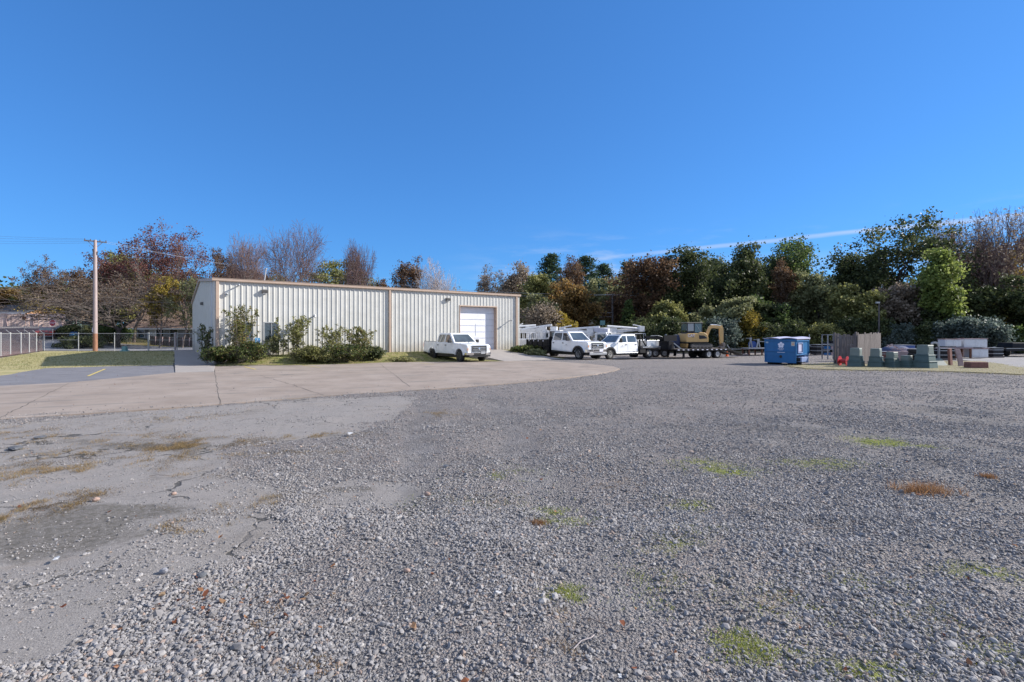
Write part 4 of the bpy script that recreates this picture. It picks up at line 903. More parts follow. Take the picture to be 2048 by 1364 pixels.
TREES=[
 # left background
 ('oak',14,98,560,100,'orange','orange and yellow tree over the dark roofed house at the far left'),
 ('oak',75,100,578,80,'olive','olive tree rising behind the board fence left of the thin reddish tree'),
 ('sparse',105,97,517,88,'rust','small upright russet tree with a thin pointed top left of the utility pole'),
 ('bush',88,97,590,105,'yellow','low yellow green tree leaning over the wooden board fence'),
 ('spread',236,62,548,370,'brown','huge wide spreading tree with grey drooping limbs behind the utility pole'),
 ('sparse',268,68,462,150,'red','tall red leaved tree behind the wide spreading tree'),
 ('oak',150,99,548,110,'rust','brown russet tree left of the utility pole above the board fence'),
 ('oak',240,88,520,120,'rust','dark russet tree deep behind the wide spreading tree'),
 ('oak',345,90,520,100,'rust','brown tree between the thin tall bare tree and the spreading tree'),
 ('oak',50,108,572,80,'olive','olive brown tree rising over the bleached board fence'),
 ('sparse',215,72,505,120,'red','dark red tree just right of the utility pole top'),
 ('sparse',378,72,452,150,'red','thin tall bare tree with red leaves left of the steel building'),
 ('oak',300,78,520,110,'olive','olive green tree over the brown roofed house'),
 ('sparse',365,64,560,110,'paleolive','slim pale green tree standing before the brown roofed house'),
 ('sparse',320,63,555,80,'yellow','slim yellow green tree beside the chimney of the brown roofed house'),
 ('sparse',442,80,500,80,'rust','small rusty tree peeping over the left corner of the steel building'),
 ('oak',165,102,560,120,'olive','brownish green tree mass behind the utility pole'),
 ('bush',200,76,612,110,'darkgreen','dark green shrubby tree behind the pale fence panels'),
 ('bare',497,72,474,95,None,'thin grey bare tree directly behind the roof vent pipe'),
 ('bare',588,66,458,165,None,'largest bare fan shaped tree rising over the steel building'),
 ('oak',675,84,527,155,'olive','rounded low olive and brown tree over the steel building roof'),
 ('bare',706,70,488,78,None,'small round bare tree above the middle of the roof'),
 ('sparse',806,72,514,84,'rust','reddish leaved tree over the roof right of the downspout'),
 ('bare',878,72,518,95,None,'pale bare tree over the roof above the overhead door'),
 ('oak',480,96,540,130,'rust','dull russet tree behind the thin bare trees'),
 ('oak',620,100,560,130,'olive','dark olive tree far behind the bare fan shaped tree'),
 ('sparse',765,84,560,50,'rust','little dark tree between the round bare tree and the reddish tree'),
 # middle
 ('sparse',985,84,536,85,'tan','pale thin leaved tree right of the steel building roof'),
 ('oak',1042,82,528,70,'tan','greyish sparse tree between the pale tree and the tall pine'),
 ('pine',1102,78,508,62,'pine','tall pine with flat tiers left of the orange tree'),
 ('oak',1040,90,570,110,'darkgreen','dark tree low behind the right end of the steel building'),
 ('sparse',1148,70,520,72,'rust','tall rusty orange topped tree between two pines'),
 ('oak',1150,62,568,105,'orange','broad orange and yellow tree above the white bucket trucks'),
 ('oak',1130,57,628,50,'yellow','bright yellow small tree behind the black sided flatbed truck'),
 ('pine',1172,84,513,60,'pine','pine with rounded top right of the rusty tree'),
 ('pine',1206,88,528,60,'pine','second pine from the left of the far pair'),
 ('pine',1258,86,524,60,'pine','far pine right before the big red brown oak'),
 ('oak',1212,72,560,66,'paleolive','pale olive tree in front of the far pines'),
 ('oak',1075,74,556,80,'olive','olive tree filling the space below the tall pine'),
 ('oak',1330,76,560,70,'olive','olive tree behind the big red brown oak'),
 ('oak',1270,84,560,70,'darkgreen','dark tree between the far pine and the red brown oak'),
 ('oak',1535,70,520,80,'darkgreen','dark oak left of the broad brighter green oak'),
 ('oak',1295,66,524,118,'rust','big red brown oak over the white crew cab facing left'),
 ('cedar',1257,60,598,52,'green','small feathery cedar before the mauve roofed house'),
 ('bush',1080,57,612,90,'tan','bare greyish brown thicket behind the bucket trucks'),
 ('sparse',1075,60,590,80,'paleolive','thin grey green tree by the right end of the building'),
 # right
 ('oak',1392,64,502,112,'darkgreen','dark green oak over the yellow excavator'),
 ('oak',1432,72,520,60,'darkgreen','narrow dark tree between the excavator oak and the next tall one'),
 ('oak',1487,66,494,88,'darkgreen','dark tall tree above the grey reel stands'),
 ('oak',1592,72,484,146,'green','broad brighter green oak above the blue dumpster'),
 ('sparse',1580,62,525,76,'rust','reddish thin leaved tree in front of the broad green oak'),
 ('oak',1640,60,548,85,'paleolive','light olive tree right above the dumpster'),
 ('oak',1697,66,512,78,'darkgreen','dark round tree between the light olive and the largest oak'),
 ('oak',1792,62,447,170,'darkgreen','largest dark oak of the right tree line'),
 ('oak',1702,55,575,72,'olive','olive leaved small tree over the old wooden fence panels'),
 ('oak',1790,55,572,72,'tan','brownish green small tree left of the bright lime tree'),
 ('oaklime',1893,52,505,76,'lime','bright lime green drooping tree'),
 ('bare',1900,64,438,100,'tan','thin bare crown rising behind the largest oak'),
 ('bare',1972,58,420,140,'tan','tall bare tree with few leaves at the upper right'),
 ('oak',1950,64,490,90,'orange','brown and orange tree behind the tall bare tree'),
 ('oak',2030,58,512,90,'yellow','yellow and green tree at the far right edge'),
 ('sparse',1990,60,500,90,'rust','rusty thin tree at the right behind the bare tree'),
 ('oak',1990,54,560,120,'darkgreen','dark green undergrowth tree right of the lime tree'),
 ('oak',2085,62,470,110,'orange','orange tree just cut by the right picture edge'),
 ('oak',1500,58,600,90,'green','mid green small tree behind the grey reel stands'),
 ('oak',1352,58,606,70,'olive','olive shrubby tree left behind the excavator cab'),
 ('oak',1440,57,600,80,'paleolive','greyish green small tree right of the excavator boom'),
 ('oak',1560,57,610,80,'darkgreen','dark low tree behind the blue dumpster'),
 ('oak',1845,54,600,70,'darkgreen','black green low tree under the lime tree'),
 ('bush',1500,55,625,60,'yellow','yellow leaved bush behind the reel stands'),
]
for i,t_ in enumerate(TREES):
    k,px,Y,top,w_,pal,lab=t_
    nm={'oaklime':'lime_tree','oak':'broadleaf_tree','sparse':'autumn_tree','bare':'bare_tree','pine':'pine_tree','cedar':'cedar_tree','willow':'drooping_tree','bush':'shrubby_tree','spread':'spreading_tree'}[k]
    pale='barkpale' if (k=='bare' and px in (878,)) else ('barkdark' if px in (1040,1295) else None)
    w_=w_*(1.45 if k=='oak' else 1.12 if k=='bare' else 1.0)
    tree(k,px,Y,top,w_,pal,lab,nm,seed=1000+i*17,group='trees behind the yard',bark=pale,dens=(1.15 if k=='oak' else 1.0)*(.75 if (k=='sparse' and px<500) else 1))
BUSHES=[
 (1000,60,660,90,'darkgreen','dark bush just right of the steel building end'),
 (1215,58,655,90,'darkgreen','dark hedge under the mauve roofed house'),
 (1290,56,640,80,'darkgreen','dark bush behind the white crew cab facing left'),
 (1345,54,640,80,'darkgreen','dark bush behind the trailer neck'),
 (1400,54,646,70,'darkgreen','dark bush framed by the excavator boom'),
 (1455,53.5,640,80,'bluegrey','grey green bush right of the excavator bucket'),
 (1520,54,648,80,'darkgreen','black green bush behind the reel stands'),
 (1585,53.5,645,90,'darkgreen','dark bush right behind the dumpster lid'),
 (1640,53,650,80,'olive','olive bush left of the wooden panels'),
 (1700,53,640,90,'darkgreen','dark bush over the wooden panels'),
 (1765,52,642,90,'darkgreen','dark bush right of the wooden panels'),
 (1800,50,652,70,'bluegrey','grey green bush above the small enclosures'),
 (1850,50,648,80,'darkgreen','dark bush below the lime tree'),
 (1905,49,638,70,'bluegrey','dusty grey vine covered bush under the lime tree'),
 (1965,47,640,110,'bluegrey','large blue grey bush behind the white cabinets'),
 (2035,48,655,90,'green','green bush at the right edge behind the dark trailer'),
 (2080,52,625,110,'darkgreen','dark tall bush cut by the right edge'),
 (145,67,652,50,'darkgreen','dark bush by the blue bin left of the pole'),
 (205,66,648,70,'paleolive','pale green shrub just right of the pole'),
 (160,60,672,100,'darkgreen','low dark shrub behind the chain link fence left of the pole'),
 (232,64,650,60,'green','green shrub at the foot of the spreading tree'),
 (40,100,600,90,'yellow','yellow green bush behind the board fence'),
 (935,62,640,60,'darkgreen','dark bush hidden behind the overhead door end'),
]
for i,(px,Y,top,w_,pal,lab) in enumerate(BUSHES):
    tree('bush',px,Y,top,w_,pal,lab,'bush','bush','bushes at the edge of the yard',seed=5000+i*13,dens=1.1,lf=.15)
# distant woods closing the horizon
def woods():
    rs=np.random.RandomState(77); n=5200; a=rs.uniform(-1.35,1.35,n); Y=rs.uniform(104,122,n); X=a*Y
    hmax=6.5+4*fbm(X*.05,Y*.05,3)+5*sm(.15,.9,a); z=rs.rand(n)**.7*hmax+.5*0
    C=np.stack([X,Y,z+H(X,Y)],-1)
    me=leafmesh(C,26,1.1,.45,LMAT['darkgreen'],8,zs=.8); me.name='far_woods'
    tag(link('far_woods',me),'dark far woods closing the view behind the trees','woods',kind='stuff')
woods()
# shrubs in front of the steel building
def wshrub(px,Yd,top,wpx,pal,label,dens=1,stems=4,seed=1,lf=.06,zb=None):
    Y=Yd; X=px_at(px,Y); z0=Hs(X,Y) if zb is None else zb; Ht=z_at(top,Y)-z0; Rr=wpx/F*Y/2
    t=thing('shrub',label,'shrub',(X,Y,z0),0,'shrubs along the steel building')
    tall=dens<.8
    if tall: P,rad,lv,tp=grow(seed,Ht,Rr,tf=.10,kids=(10,4,2),levels=2,r0=.006,up=.22,ang=(22,60),stems=stems+3,wob=.20,lsc=(.16,.42))
    else: P,rad,lv,tp=grow(seed,Ht,Rr,tf=.06,kids=(9,6,4),levels=3,r0=.007,up=.16,ang=(18,60),stems=stems,wob=.28,lsc=(.35,.8)); tp=tp[np.random.RandomState(seed).rand(len(tp))<.45]
    link('stems',branchmesh(P,rad,lv,MT['bark' if tall else 'barkdark'],.005),t)
    link('foliage',leafmesh(tp,max(2,int(dens*(6000 if tall else 7500)/len(tp))),.045 if tall else .055,lf*1.15,LMAT[pal],seed,zs=.8,var=.6),t)
wshrub(474,30.4,612,84,'orangeholly','tall straggly reddish green shrub at the left window',.7,5,31)
wshrub(440,29.6,694,66,'holly','dense dark shrub at the left corner of the building',1.2,7,32)
wshrub(505,29.9,686,80,'holly','thick rounded dark shrub under the left window',1.1,8,33)
wshrub(414,31.0,650,50,'holly','thin shrub reaching over the walk at the building corner',.22,3,34)
wshrub(553,31.4,672,38,'paleolive','light slim shrub below the right window',.35,4,35)
wshrub(588,31.8,634,70,'olive','upright shrub with a pointed top right of the windows',.55,4,36)
wshrub(622,31.2,692,80,'olive','low dense dark shrub right of the windows',1.0,8,37)
wshrub(672,32.4,650,80,'olive','loose upright shrub in the middle of the row',.5,4,38)
wshrub(694,31.9,690,90,'holly','low dark shrub left of the right-hand one',1.0,8,39)
wshrub(730,33.2,655,76,'orangeholly','rightmost tall leafy shrub of the row',.6,5,40)
wshrub(742,33.4,694,50,'darkgreen','small dark shrub at the right end of the row',1.2,7,41)
wshrub(655,31.2,706,40,'grassy','fluffy bright green grass clump between the shrubs',1.2,8,42,lf=.05)
wshrub(800,33.2,716,60,'grassy','low spreading weeds between the shrubs and the pickup',.5,8,43,lf=.06)
wshrub(1052,40.5,692,58,'holly','small dark shrub right of the ramp beside the black flatbed',1.1,7,44,lf=.1)
wshrub(1070,39.0,700,40,'paleolive','pale leafy shrub in front of the black flatbed side',.8,6,45,lf=.1)
# ------------------------------------------------------------------ vehicles
_wc={}
def wheel(parent,x,y,z,r,w,side,rim='rim',dual=False,spokes=8,deep=.3):
    k=(r,w,rim,side,spokes,deep)
    if k not in _wc:
        t=MB().lathe([(r*.6,-w/2),(r*.9,-w/2),(r*.985,-w*.40),(r,-w*.22),(r,w*.22),(r*.985,w*.40),(r*.9,w/2),(r*.6,w/2)],n=28)
        for i in range(28):
            a=2*PI*i/28; c,s_=math.cos(a)*r,math.sin(a)*r
            t.box(-.012,.012,-w*.42,w*.42,-.004,.008); n=8
            M=Matrix.Translation((c,0,s_))@Matrix.Rotation(PI/2-a,4,'Y'); 
            t.v[-8:]=[tuple(M@Vector(q)) for q in t.v[-8:]]
        q=-side*0+side
        rm=MB().lathe([(r*.62,q*w*.50),(r*.60,q*w*.46),(r*.56,q*w*(.46-deep)),(r*.42,q*w*(.5-deep*.6)),(r*.24,q*w*(.5-deep*.3)),(r*.20,q*w*.5),(0,q*w*.5)],n=24,mi=0)
        for i in range(spokes):
            a=2*PI*i/spokes; c,s_=math.cos(a)*r*.44,math.sin(a)*r*.44
            rm.tube((c,q*w*(.5-deep*.75),s_),(c,q*(w*(.5-deep*.55)+.004),s_),r*.065,r*.065,6,mi=1)
        rm.tube((0,q*w*.4,0),(0,q*w*.52,0),r*.13,r*.11,10,mi=1)
        _wc[k]=(t.mesh('wheel',MT['tyre'],True),rm.mesh('rim',[MT[rim],MT['black']],False))
    a,b=_wc[k]; o=link('wheel',a,parent); o.location=(x,y,z); ri=link('rim',b,o); return o
def bil(c,u,v):
    A,B_,C,D=[Vector(q) for q in c]; return (A*(1-u)+B_*u)*(1-v)+(D*(1-u)+C*u)*v
def pane(c,uvs,off,th=.006,out=None):
    A,B_,C,D=[Vector(q) for q in c]; n=(B_-A).cross(D-A).normalized()
    if out is not None and n.dot(Vector(out))<0: n=-n
    p=[bil(c,u,v) for u,v in uvs]; m=MB(); k=len(p)
    m.add([q+n*off for q in p]+[q+n*(off-th-.01) for q in p],[tuple(range(k)),tuple(range(2*k-1,k-1,-1))]+[(i,(i+1)%k,(i+1)%k+k,i+k) for i in range(k)]); return m
def truck(label,px,Y,rz,sty,group=None,name='pickup_truck',cat='pickup truck',dz=0):
    """root at the ground under the front axle centre, heading local +x"""
    S=dict(f150=dict(W=.98,r=.40,wb=3.68,belt=1.27,roof=1.93,zb=.52,rear=-3.10,noz=.95,hz=1.17,bw=.24),
           super=dict(W=1.0,r=.41,wb=5.0,belt=1.37,roof=2.07,zb=.62,rear=-3.18,noz=1.0,hz=1.30,bw=.24),
           heavy=dict(W=1.0,r=.40,wb=4.5,belt=1.33,roof=1.98,zb=.58,rear=-3.16,noz=1.02,hz=1.26,bw=.24))[sty]
    W,r,wb,belt,roof,zb,rear,nz,hz_=[S[k] for k in('W','r','wb','belt','roof','zb','rear','noz','hz')]
    X=px_at(px,Y); t=thing(name,label,cat,(X,Y,Hs(X,Y)+dz),rz,group); P=MT['white']
    def wp(x,y,z):
        k=1-max(0,z-.95)*.10-max(0,.75-z)*.08
        if x>.3: k*=1-.07*((x-.3)/.65)**2
        return (x,y*k,z)
    arch=lambda cx,R_,a0=12,a1=168,n=12:[(cx+R_*math.cos(R(a0+(a1-a0)*i/n)),r+R_*math.sin(R(a0+(a1-a0)*i/n))) for i in range(n+1)]
    cw=-.66
    prof=[(rear,zb),(rear,belt),(cw,belt),(.0,belt-.025),(nz-.18,hz_),(nz-.04,hz_-.07),(nz,hz_-.2),(nz,.60)]+arch(0,r+.10)
    prof=[prof[0]]+prof[1:]
    b=MB().prism(prof,-W+.012,W-.012).warp(wp); b.build('body',P,t,bevel=.03,seg=3)
    # underbody / chassis
    c=MB().box(rear,nz-.1,-W+.16,W-.16,.32,zb+.08); c.box(-wb-.9,rear,-.42,-.32,.5,.66); c.box(-wb-.9,rear,.32,.42,.5,.66)
    c.tube((0,-W+.25,r),(0,W-.25,r),.06); c.tube((-wb,-W+.25,r),(-wb,W-.25,r),.07); c.lathe([(0,-.17),(.17,-.1),(.17,.1),(0,.17)],(-wb,0,r),n=12)
    c.box(-.5,.5,-W+.27,W-.27,.42,.95); c.tube((-3.2,.5,.45),(-wb-.8,.5,.45),.04); c.build('chassis',MT['black'],t)
    # greenhouse
    yb=(W-.012)*(1-(belt-.95)*.10); yt=yb-.17; rx0,rx1=cw-.80,rear+.14
    bt=[(cw,-yb+.01,belt-.01),(cw,yb-.01,belt-.01),(rear+.01,yb-.01,belt-.01),(rear+.01,-yb+.01,belt-.01)]
    tp=[(rx0,-yt,roof),(rx0,yt,roof),(rx1,yt,roof),(rx1,-yt,roof)]
    g_=MB().hexa(bt,tp); g_.build('cab_roof',P,t,bevel=.05,seg=3)
    ws=[bt[0],bt[1],tp[1],tp[0]]; pane(ws,[(.06,.08),(.94,.08),(.90,.86),(.10,.86)],.008,out=(1,0,1)).build('windshield',MT['glass'],t)
    rw=[bt[3],bt[2],tp[2],tp[3]]; pane(rw,[(.12,.2),(.88,.2),(.85,.85),(.15,.85)],.008,out=(-1,0,0)).build('rear_window',MT['glass'],t)
    L=rear-cw
    for sd in (-1,1):
        f=[(cw,sd*(yb-.01),belt-.01),(rear+.01,sd*(yb-.01),belt-.01),(rx1,sd*yt,roof),(rx0,sd*yt,roof)]
        xd=[(cw-.12,-1.94),(-1.965,rear+.10)]
        for i,(a,c_) in enumerate(xd):
            if i==0: pl=[(a,zb+.03),(a,belt-.02),(c_,belt-.02),(c_,zb+.03)]
            else: 
                pl=[(a,zb+.03),(a,belt-.02),(c_,belt-.02),(c_,zb+.28),(c_+.12,zb+.03)]
            d=MB().prism(pl,sd*(W-.05),sd*(W+.002)).warp(wp).build('door',P,t,bevel=.012,seg=2)
            hx=c_+.1; hz2=belt-.17
            hd=MB(); kk=wp(hx,W,hz2)[1]; hd.box(hx,hx+.17,min(sd*kk,sd*(kk+.03)),max(sd*kk,sd*(kk+.03)),hz2-.03,hz2+.03) 
            hd.build('handle',MT['black'],d,bevel=.008)
            if sty!='f150' and i==0:
                q=MB(); y_=wp(0,W,1.0)[1]+.004; q.box(-1.65,-1.1,sd*y_-.002,sd*y_+.002,.985,.998); q.box(-1.4,-1.28,sd*y_-.002,sd*y_+.002,1.05,1.10); q.build('door_emblem',MT['steel'],d)
        u=lambda x,v:max(0,min(1,((x-(cw+(rx0-cw)*v))/((rear+.01+(rx1-rear-.01)*v)-(cw+(rx0-cw)*v)))))
        v0,v1=.07,.84
        for i,(x0b,x1b,x0t,x1t) in enumerate(((cw-.26,-1.87,rx0-.03,-1.89),(-2.01,rear+.20,-2.01,rear+.28))):
            pane(f,[(u(x0b,v0),v0),(u(x1b,v0),v0),(u(x1t,v1),v1),(u(x0t,v1),v1)],.010,out=(0,sd,0)).build('side_window',MT['glass'],t)
        m=MB(); mx=cw-.28; y0=yb+.02; y1=yb+(.28 if sty=='f150' else .36)
        zz=belt+.02; hh=.2 if sty=='f150' else .34
        m.box(mx-.06,mx+.05,min(sd*y0,sd*y1),max(sd*y0,sd*y1),zz,zz+.05); m.box(mx-.07,mx+.05,min(sd*(y1-.2),sd*(y1+.03)),max(sd*(y1-.2),sd*(y1+.03)),zz-.02,zz+hh); m.build('mirror',MT['black'],t,bevel=.02)
        hl=MB(); xl=wp(nz,1,1)[0]
        hl.box(nz-.16,nz+.008,min(sd*.60,sd*(W-.055)),max(sd*.60,sd*(W-.055)),hz_-.42,hz_-.14); h=hl.build('headlight',MT['lamp'],t,bevel=.02)
        MB().box(nz-.02,nz+.014,min(sd*.86,sd*(W-.075)),max(sd*.86,sd*(W-.075)),hz_-.38,hz_-.24).build('indicator',MT['amber'],h)
        # wheel-arch lip
        ap=arch(0,r+.10,8,172,14); ao=arch(0,r+(.15 if sty=='f150' else .21),8,172,14)
        k=MB(); n=len(ap)
        ye=W+.004 if sty=='f150' else W+.06
        vv=[(p[0],sd*(W-.12),p[1]) for p in ap]+[(p[0],sd*ye,p[1]) for p in ap]+[(p[0],sd*(ye-.0),p[1]) for p in ao]+[(p[0],sd*(W-.06),p[1]) for p in ao]
        ff=[]
        for i in range(n-1):
            for a_,b_ in((0,1),(1,2),(2,3)): ff.append((a_*n+i,a_*n+i+1,b_*n+i+1,b_*n+i))
        k.add(vv,ff).build('fender_flare',MT['black'] if sty!='f150' else P,t)
        wheel(t,0,sd*(W-.13),r,r,S['bw'],sd,'rim' if sty=='f150' else 'whiterim',deep=.12,spokes=6 if sty=='f150' else 8)
        if sty=='f150': wheel(t,-wb,sd*(W-.13),r,r,S['bw'],sd,'rim',deep=.12,spokes=6)
        else:
            wheel(t,-wb,sd*(W-.10),r,r,.22,sd,'whiterim',deep=.62); wheel(t,-wb,sd*(W-.36),r,r,.22,sd,'whiterim',deep=.12)
        if sty!='f150': MB().box(rear+.1,-.62,min(sd*(W-.12),sd*(W+.08)),max(sd*(W-.12),sd*(W+.08)),zb-.12,zb-.06).build('running_board',MT['alu'] if sty=='heavy' else MT['black'],t,bevel=.01)
    # nose
    gz0,gz1=hz_-.50,hz_-.07
    gr=MB().box(nz-.05,nz+.012,-.60,.60,gz0,gz1).build('grille',MT['black'],t,bevel=.01)
    q=MB()
    if sty=='f150':
        for z in (gz0+.08,gz0+.19,gz0+.30): q.box(nz+.006,nz+.035,-.5,.5,z-.018,z+.022)
    else:
        q.box(nz+.006,nz+.04,-.5,.5,gz0+.09,gz0+.15); q.box(nz+.006,nz+.04,-.5,.5,gz0+.27,gz0+.33)
    q.box(nz+.006,nz+.03,-.61,.61,gz1-.03,gz1+.02); q.box(nz+.006,nz+.03,-.61,.61,gz0-.02,gz0+.02); q.box(nz+.006,nz+.03,-.61,-.56,gz0+.02,gz1-.03); q.box(nz+.006,nz+.03,.56,.61,gz0+.02,gz1-.03)
    q.lathe([(0,.07),(.06,.065),(.09,.04)],(nz,0,(gz0+gz1)/2+.0),'x',12); q.build('grille_bar',MT['chrome'],gr,bevel=.006)
    bz0=.50 if sty=='f150' else .55; bz1=gz0-.03
    bp=MB().box(nz-.14,nz+.16,-W+.02,W-.02,bz0,bz1,tx=.015).warp(lambda x,y,z:(x-.16*(abs(y)/W)**3,y,z)); 
    bp=MB()
    n=12; ys=[(-W+.01)+(2*W-.02)*i/n for i in range(n+1)]
    fx=lambda y:nz+.15-.17*(abs(y)/W)**3
    for i in range(n):
        a,c_=ys[i],ys[i+1]; bp.hexa([(fx(a)-.22,a,bz0),(fx(a)-.01,a,bz0),(fx(c_)-.01,c_,bz0),(fx(c_)-.22,c_,bz0)],[(fx(a)-.22,a,bz1),(fx(a),a,bz1),(fx(c_),c_,bz1),(fx(c_)-.22,c_,bz1)])
    bo=bp.build('bumper',MT['chrome'],t)
    q=MB()
    if sty=='f150': q.box(nz+.10,nz+.156,-.48,.48,bz0-.0,bz0+.13)
    else:
        q.box(nz+.11,nz+.156,-.44,.44,bz0+.10,bz0+.19); q.box(nz+.08,nz+.13,-.83,-.58,bz0+.10,bz0+.2); q.box(nz+.08,nz+.13,.58,.83,bz0+.10,bz0+.2)
    q.build('bumper_opening',MT['black'],bo,bevel=.01)
    MB().box(nz+.02,nz+.11,-.85,.85,.36,bz0-.01).build('air_dam',MT['black'] if sty=='f150' else MT['steel'],t,bevel=.015)
    MB().box(nz+.155,nz+.17,.05,.38,bz0+.05,bz0+.22).build('licence_plate',MT['bwhite'] if sty!='f150' else MT['steel'],t)
    for sd in(-1,1):
        MB().beam((cw+.12,sd*.1,belt+.03),(cw-.12,sd*.62,belt+.13),.02,.015).build('wiper',MT['black'],t)
    if sty=='f150':
        bx0,bx1=-4.98,rear-.035; bz=1.33
        for sd in(-1,1):
            pl=[(bx0,zb+.08),(bx0,bz),(bx1,bz),(bx1,zb+.02)]+arch(-wb,r+.10,10,170)
            MB().prism(pl,sd*(W-.10),sd*(W-.012)).warp(wp).build('bed_side',P,t,bevel=.02,seg=3)
            MB().box(bx0+.02,bx1-.02,min(sd*(W-.13),sd*(W-.05)),max(sd*(W-.13),sd*(W-.05)),bz-.002,bz+.022).build('bed_rail',MT['black'],t,bevel=.008)
            MB().box(bx0-.012,bx0+.06,min(sd*(W-.17),sd*(W-.03)),max(sd*(W-.17),sd*(W-.03)),.9,1.24).build('tail_light',MT['redlens'],t,bevel=.01)
        b=MB().box(bx0+.04,bx1,-W+.10,W-.10,.78,.86); b.box(bx1-.05,bx1,-W+.11,W-.11,.86,bz-.01); b.build('bed_floor',P,t)
        MB().box(bx0,bx0+.06,-W+.11,W-.11,.68,bz).build('tailgate',P,t,bevel=.02)
        MB().box(bx0-.16,bx0-.02,-W+.06,W-.06,.50,.68).build('rear_bumper',MT['chrome'],t,bevel=.02)
        tl=MB().box(bx1-.5,bx1-.15,-.5,.2,bz-.2,bz+.12); tl.build('tool_box',MT['trim'],t,bevel=.02)
        mu=MB()
        for sd in(-1,1): mu.box(-wb-.56,-wb-.53,min(sd*.72,sd*.96),max(sd*.72,sd*.96),.28,.62)
        mu.build('mud_flap',MT['black'],t)
    return t,dict(W=W,r=r,wb=wb,rear=rear,roof=roof,zb=zb)
# white pickup
def axle_place(px_near,Y_near,rz,W):
    "front axle centre from the near front wheel (near side = right if heading right)"
    return None
hd=-R(52)
Xn,Yn=px_at(921,33.3),33.3
cx=Xn-math.sin(hd)*.85; cy=Yn+math.cos(hd)*.85
t,_=truck('white crew cab pickup with grey grille parked in front of the ramp',1024+cx/cy*1000,cy,hd,'f150')
# flatbed 1
hd=-R(56); Xn,Yn=px_at(1158,36.8),36.8
cx=Xn-math.sin(hd)*.9; cy=Yn+math.cos(hd)*.9
t,S_=truck('white crew cab flatbed truck with black stake sides facing right',1024+cx/cy*1000,cy,hd,'super',name='flatbed_truck',cat='flatbed truck')
rear=S_['rear']; dz=1.02; bx1=rear-.12; bx0=-S_['wb']-1.35
MB().box(bx0,bx1,-1.12,1.12,dz-.14,dz).build('flatbed_deck',MT['blacksteel'],t,bevel=.01)
for sd in(-1,1):
    b=MB(); b.box(bx0,bx1,min(sd*1.09,sd*1.12),max(sd*1.09,sd*1.12),dz,dz+.40)
    for i in range(5):
        x=bx0+.1+(bx1-bx0-.3)*i/4; b.box(x,x+.08,min(sd*1.12,sd*1.16),max(sd*1.12,sd*1.16),dz-.1,dz+.46)
    sp_=b.build('stake_side',MT['blacksteel'],t)
    q=MB()
    for i in range(4):
        x=bx0+.35+(bx1-bx0-.5)*i/4; q.box(x,x+.10,min(sd*1.122,sd*1.13),max(sd*1.122,sd*1.13),dz+.27,dz+.35)
    q.build('side_marker',MT['bwhite'],sp_)
b=MB(); b.box(bx1-.08,bx1+.02,-1.05,1.05,dz-.1,1.65)
b.box(bx1-.06,bx1,-1.0,-.85,1.65,2.1); b.box(bx1-.06,bx1,.85,1.0,1.65,2.1); b.box(bx1-.06,bx1,-1.0,1.0,2.02,2.1)
for i in range(7): b.box(bx1-.05,bx1-.02,-.8+.25*i,-.74+.25*i,1.65,2.03)
b.build('headboard',MT['blacksteel'],t,bevel=.008)
MB().box(bx0,bx0+.04,-1.08,1.08,dz,dz+.4).build('rear_gate',MT['blacksteel'],t)
for sd in(-1,1):
    b=MB().box(-4.15,-3.4,min(sd*.6,sd*1.05),max(sd*.6,sd*1.05),.50,.86); b.build('tool_box',MT['blacksteel'],t,bevel=.01)
    MB().box(-S_['wb']-.62,-S_['wb']-.59,min(sd*.55,sd*1.1),max(sd*.55,sd*1.1),.22,.86).build('mud_flap',MT['black'],t)
# flatbed 2, heading left and toward the camera
hd=PI+R(33); Xn,Yn=px_at(1219,39.8),39.8     # its left side faces us
cx=Xn-(-math.sin(hd))*.9; cy=Yn-(math.cos(hd))*.9
t,S_=truck('white crew cab truck facing left with grey bed tool boxes',1024+cx/cy*1000,cy,hd,'heavy',name='flatbed_truck',cat='flatbed truck')
rear=S_['rear']; dz=1.0; bx1=rear-.15; bx0=-S_['wb']-1.2
MB().box(bx0,bx1,-1.15,1.15,dz-.12,dz-.02).build('flatbed_deck',MT['blacksteel'],t,bevel=.01)
MB().box(bx0-.01,bx1-.2,1.15,1.19,dz-.10,dz-.03).build('deck_edge',MT['alu'],t); MB().box(bx0-.01,bx1-.2,-1.19,-1.15,dz-.10,dz-.03).build('deck_edge',MT['alu'],t)
for sd in(-1,1):
    b=MB().box(bx1-2.25,bx1-.75,min(sd*.55,sd*1.12),max(sd*.55,sd*1.12),dz,dz+.46); tb=b.build('tool_box',MT['alu'],t,bevel=.02)
    MB().box(bx1-2.28,bx1-.72,min(sd*.53,sd*1.15),max(sd*.53,sd*1.15),dz+.462,dz+.50).build('lid',MT['alu'],tb,bevel=.01)
b=MB(); b.box(bx1-.07,bx1,-1.05,-.93,dz,2.02); b.box(bx1-.07,bx1,.93,1.05,dz,2.02); b.box(bx1-.07,bx1,-1.05,1.05,1.94,2.02)
for i in range(9): b.box(bx1-.05,bx1-.02,-.85+.2*i,-.80+.2*i,dz,1.95)
b.beam((bx1-.05,1.0,1.9),(bx1-.75,1.0,dz),.07,.07); b.beam((bx1-.05,-1.0,1.9),(bx1-.75,-1.0,dz),.07,.07)
b.build('headboard',MT['blacksteel'],t)
b=MB().box(bx0-.05,bx0,-1.1,1.1,dz-.3,dz-.14); b.build('rear_bumper',MT['alu'],t)
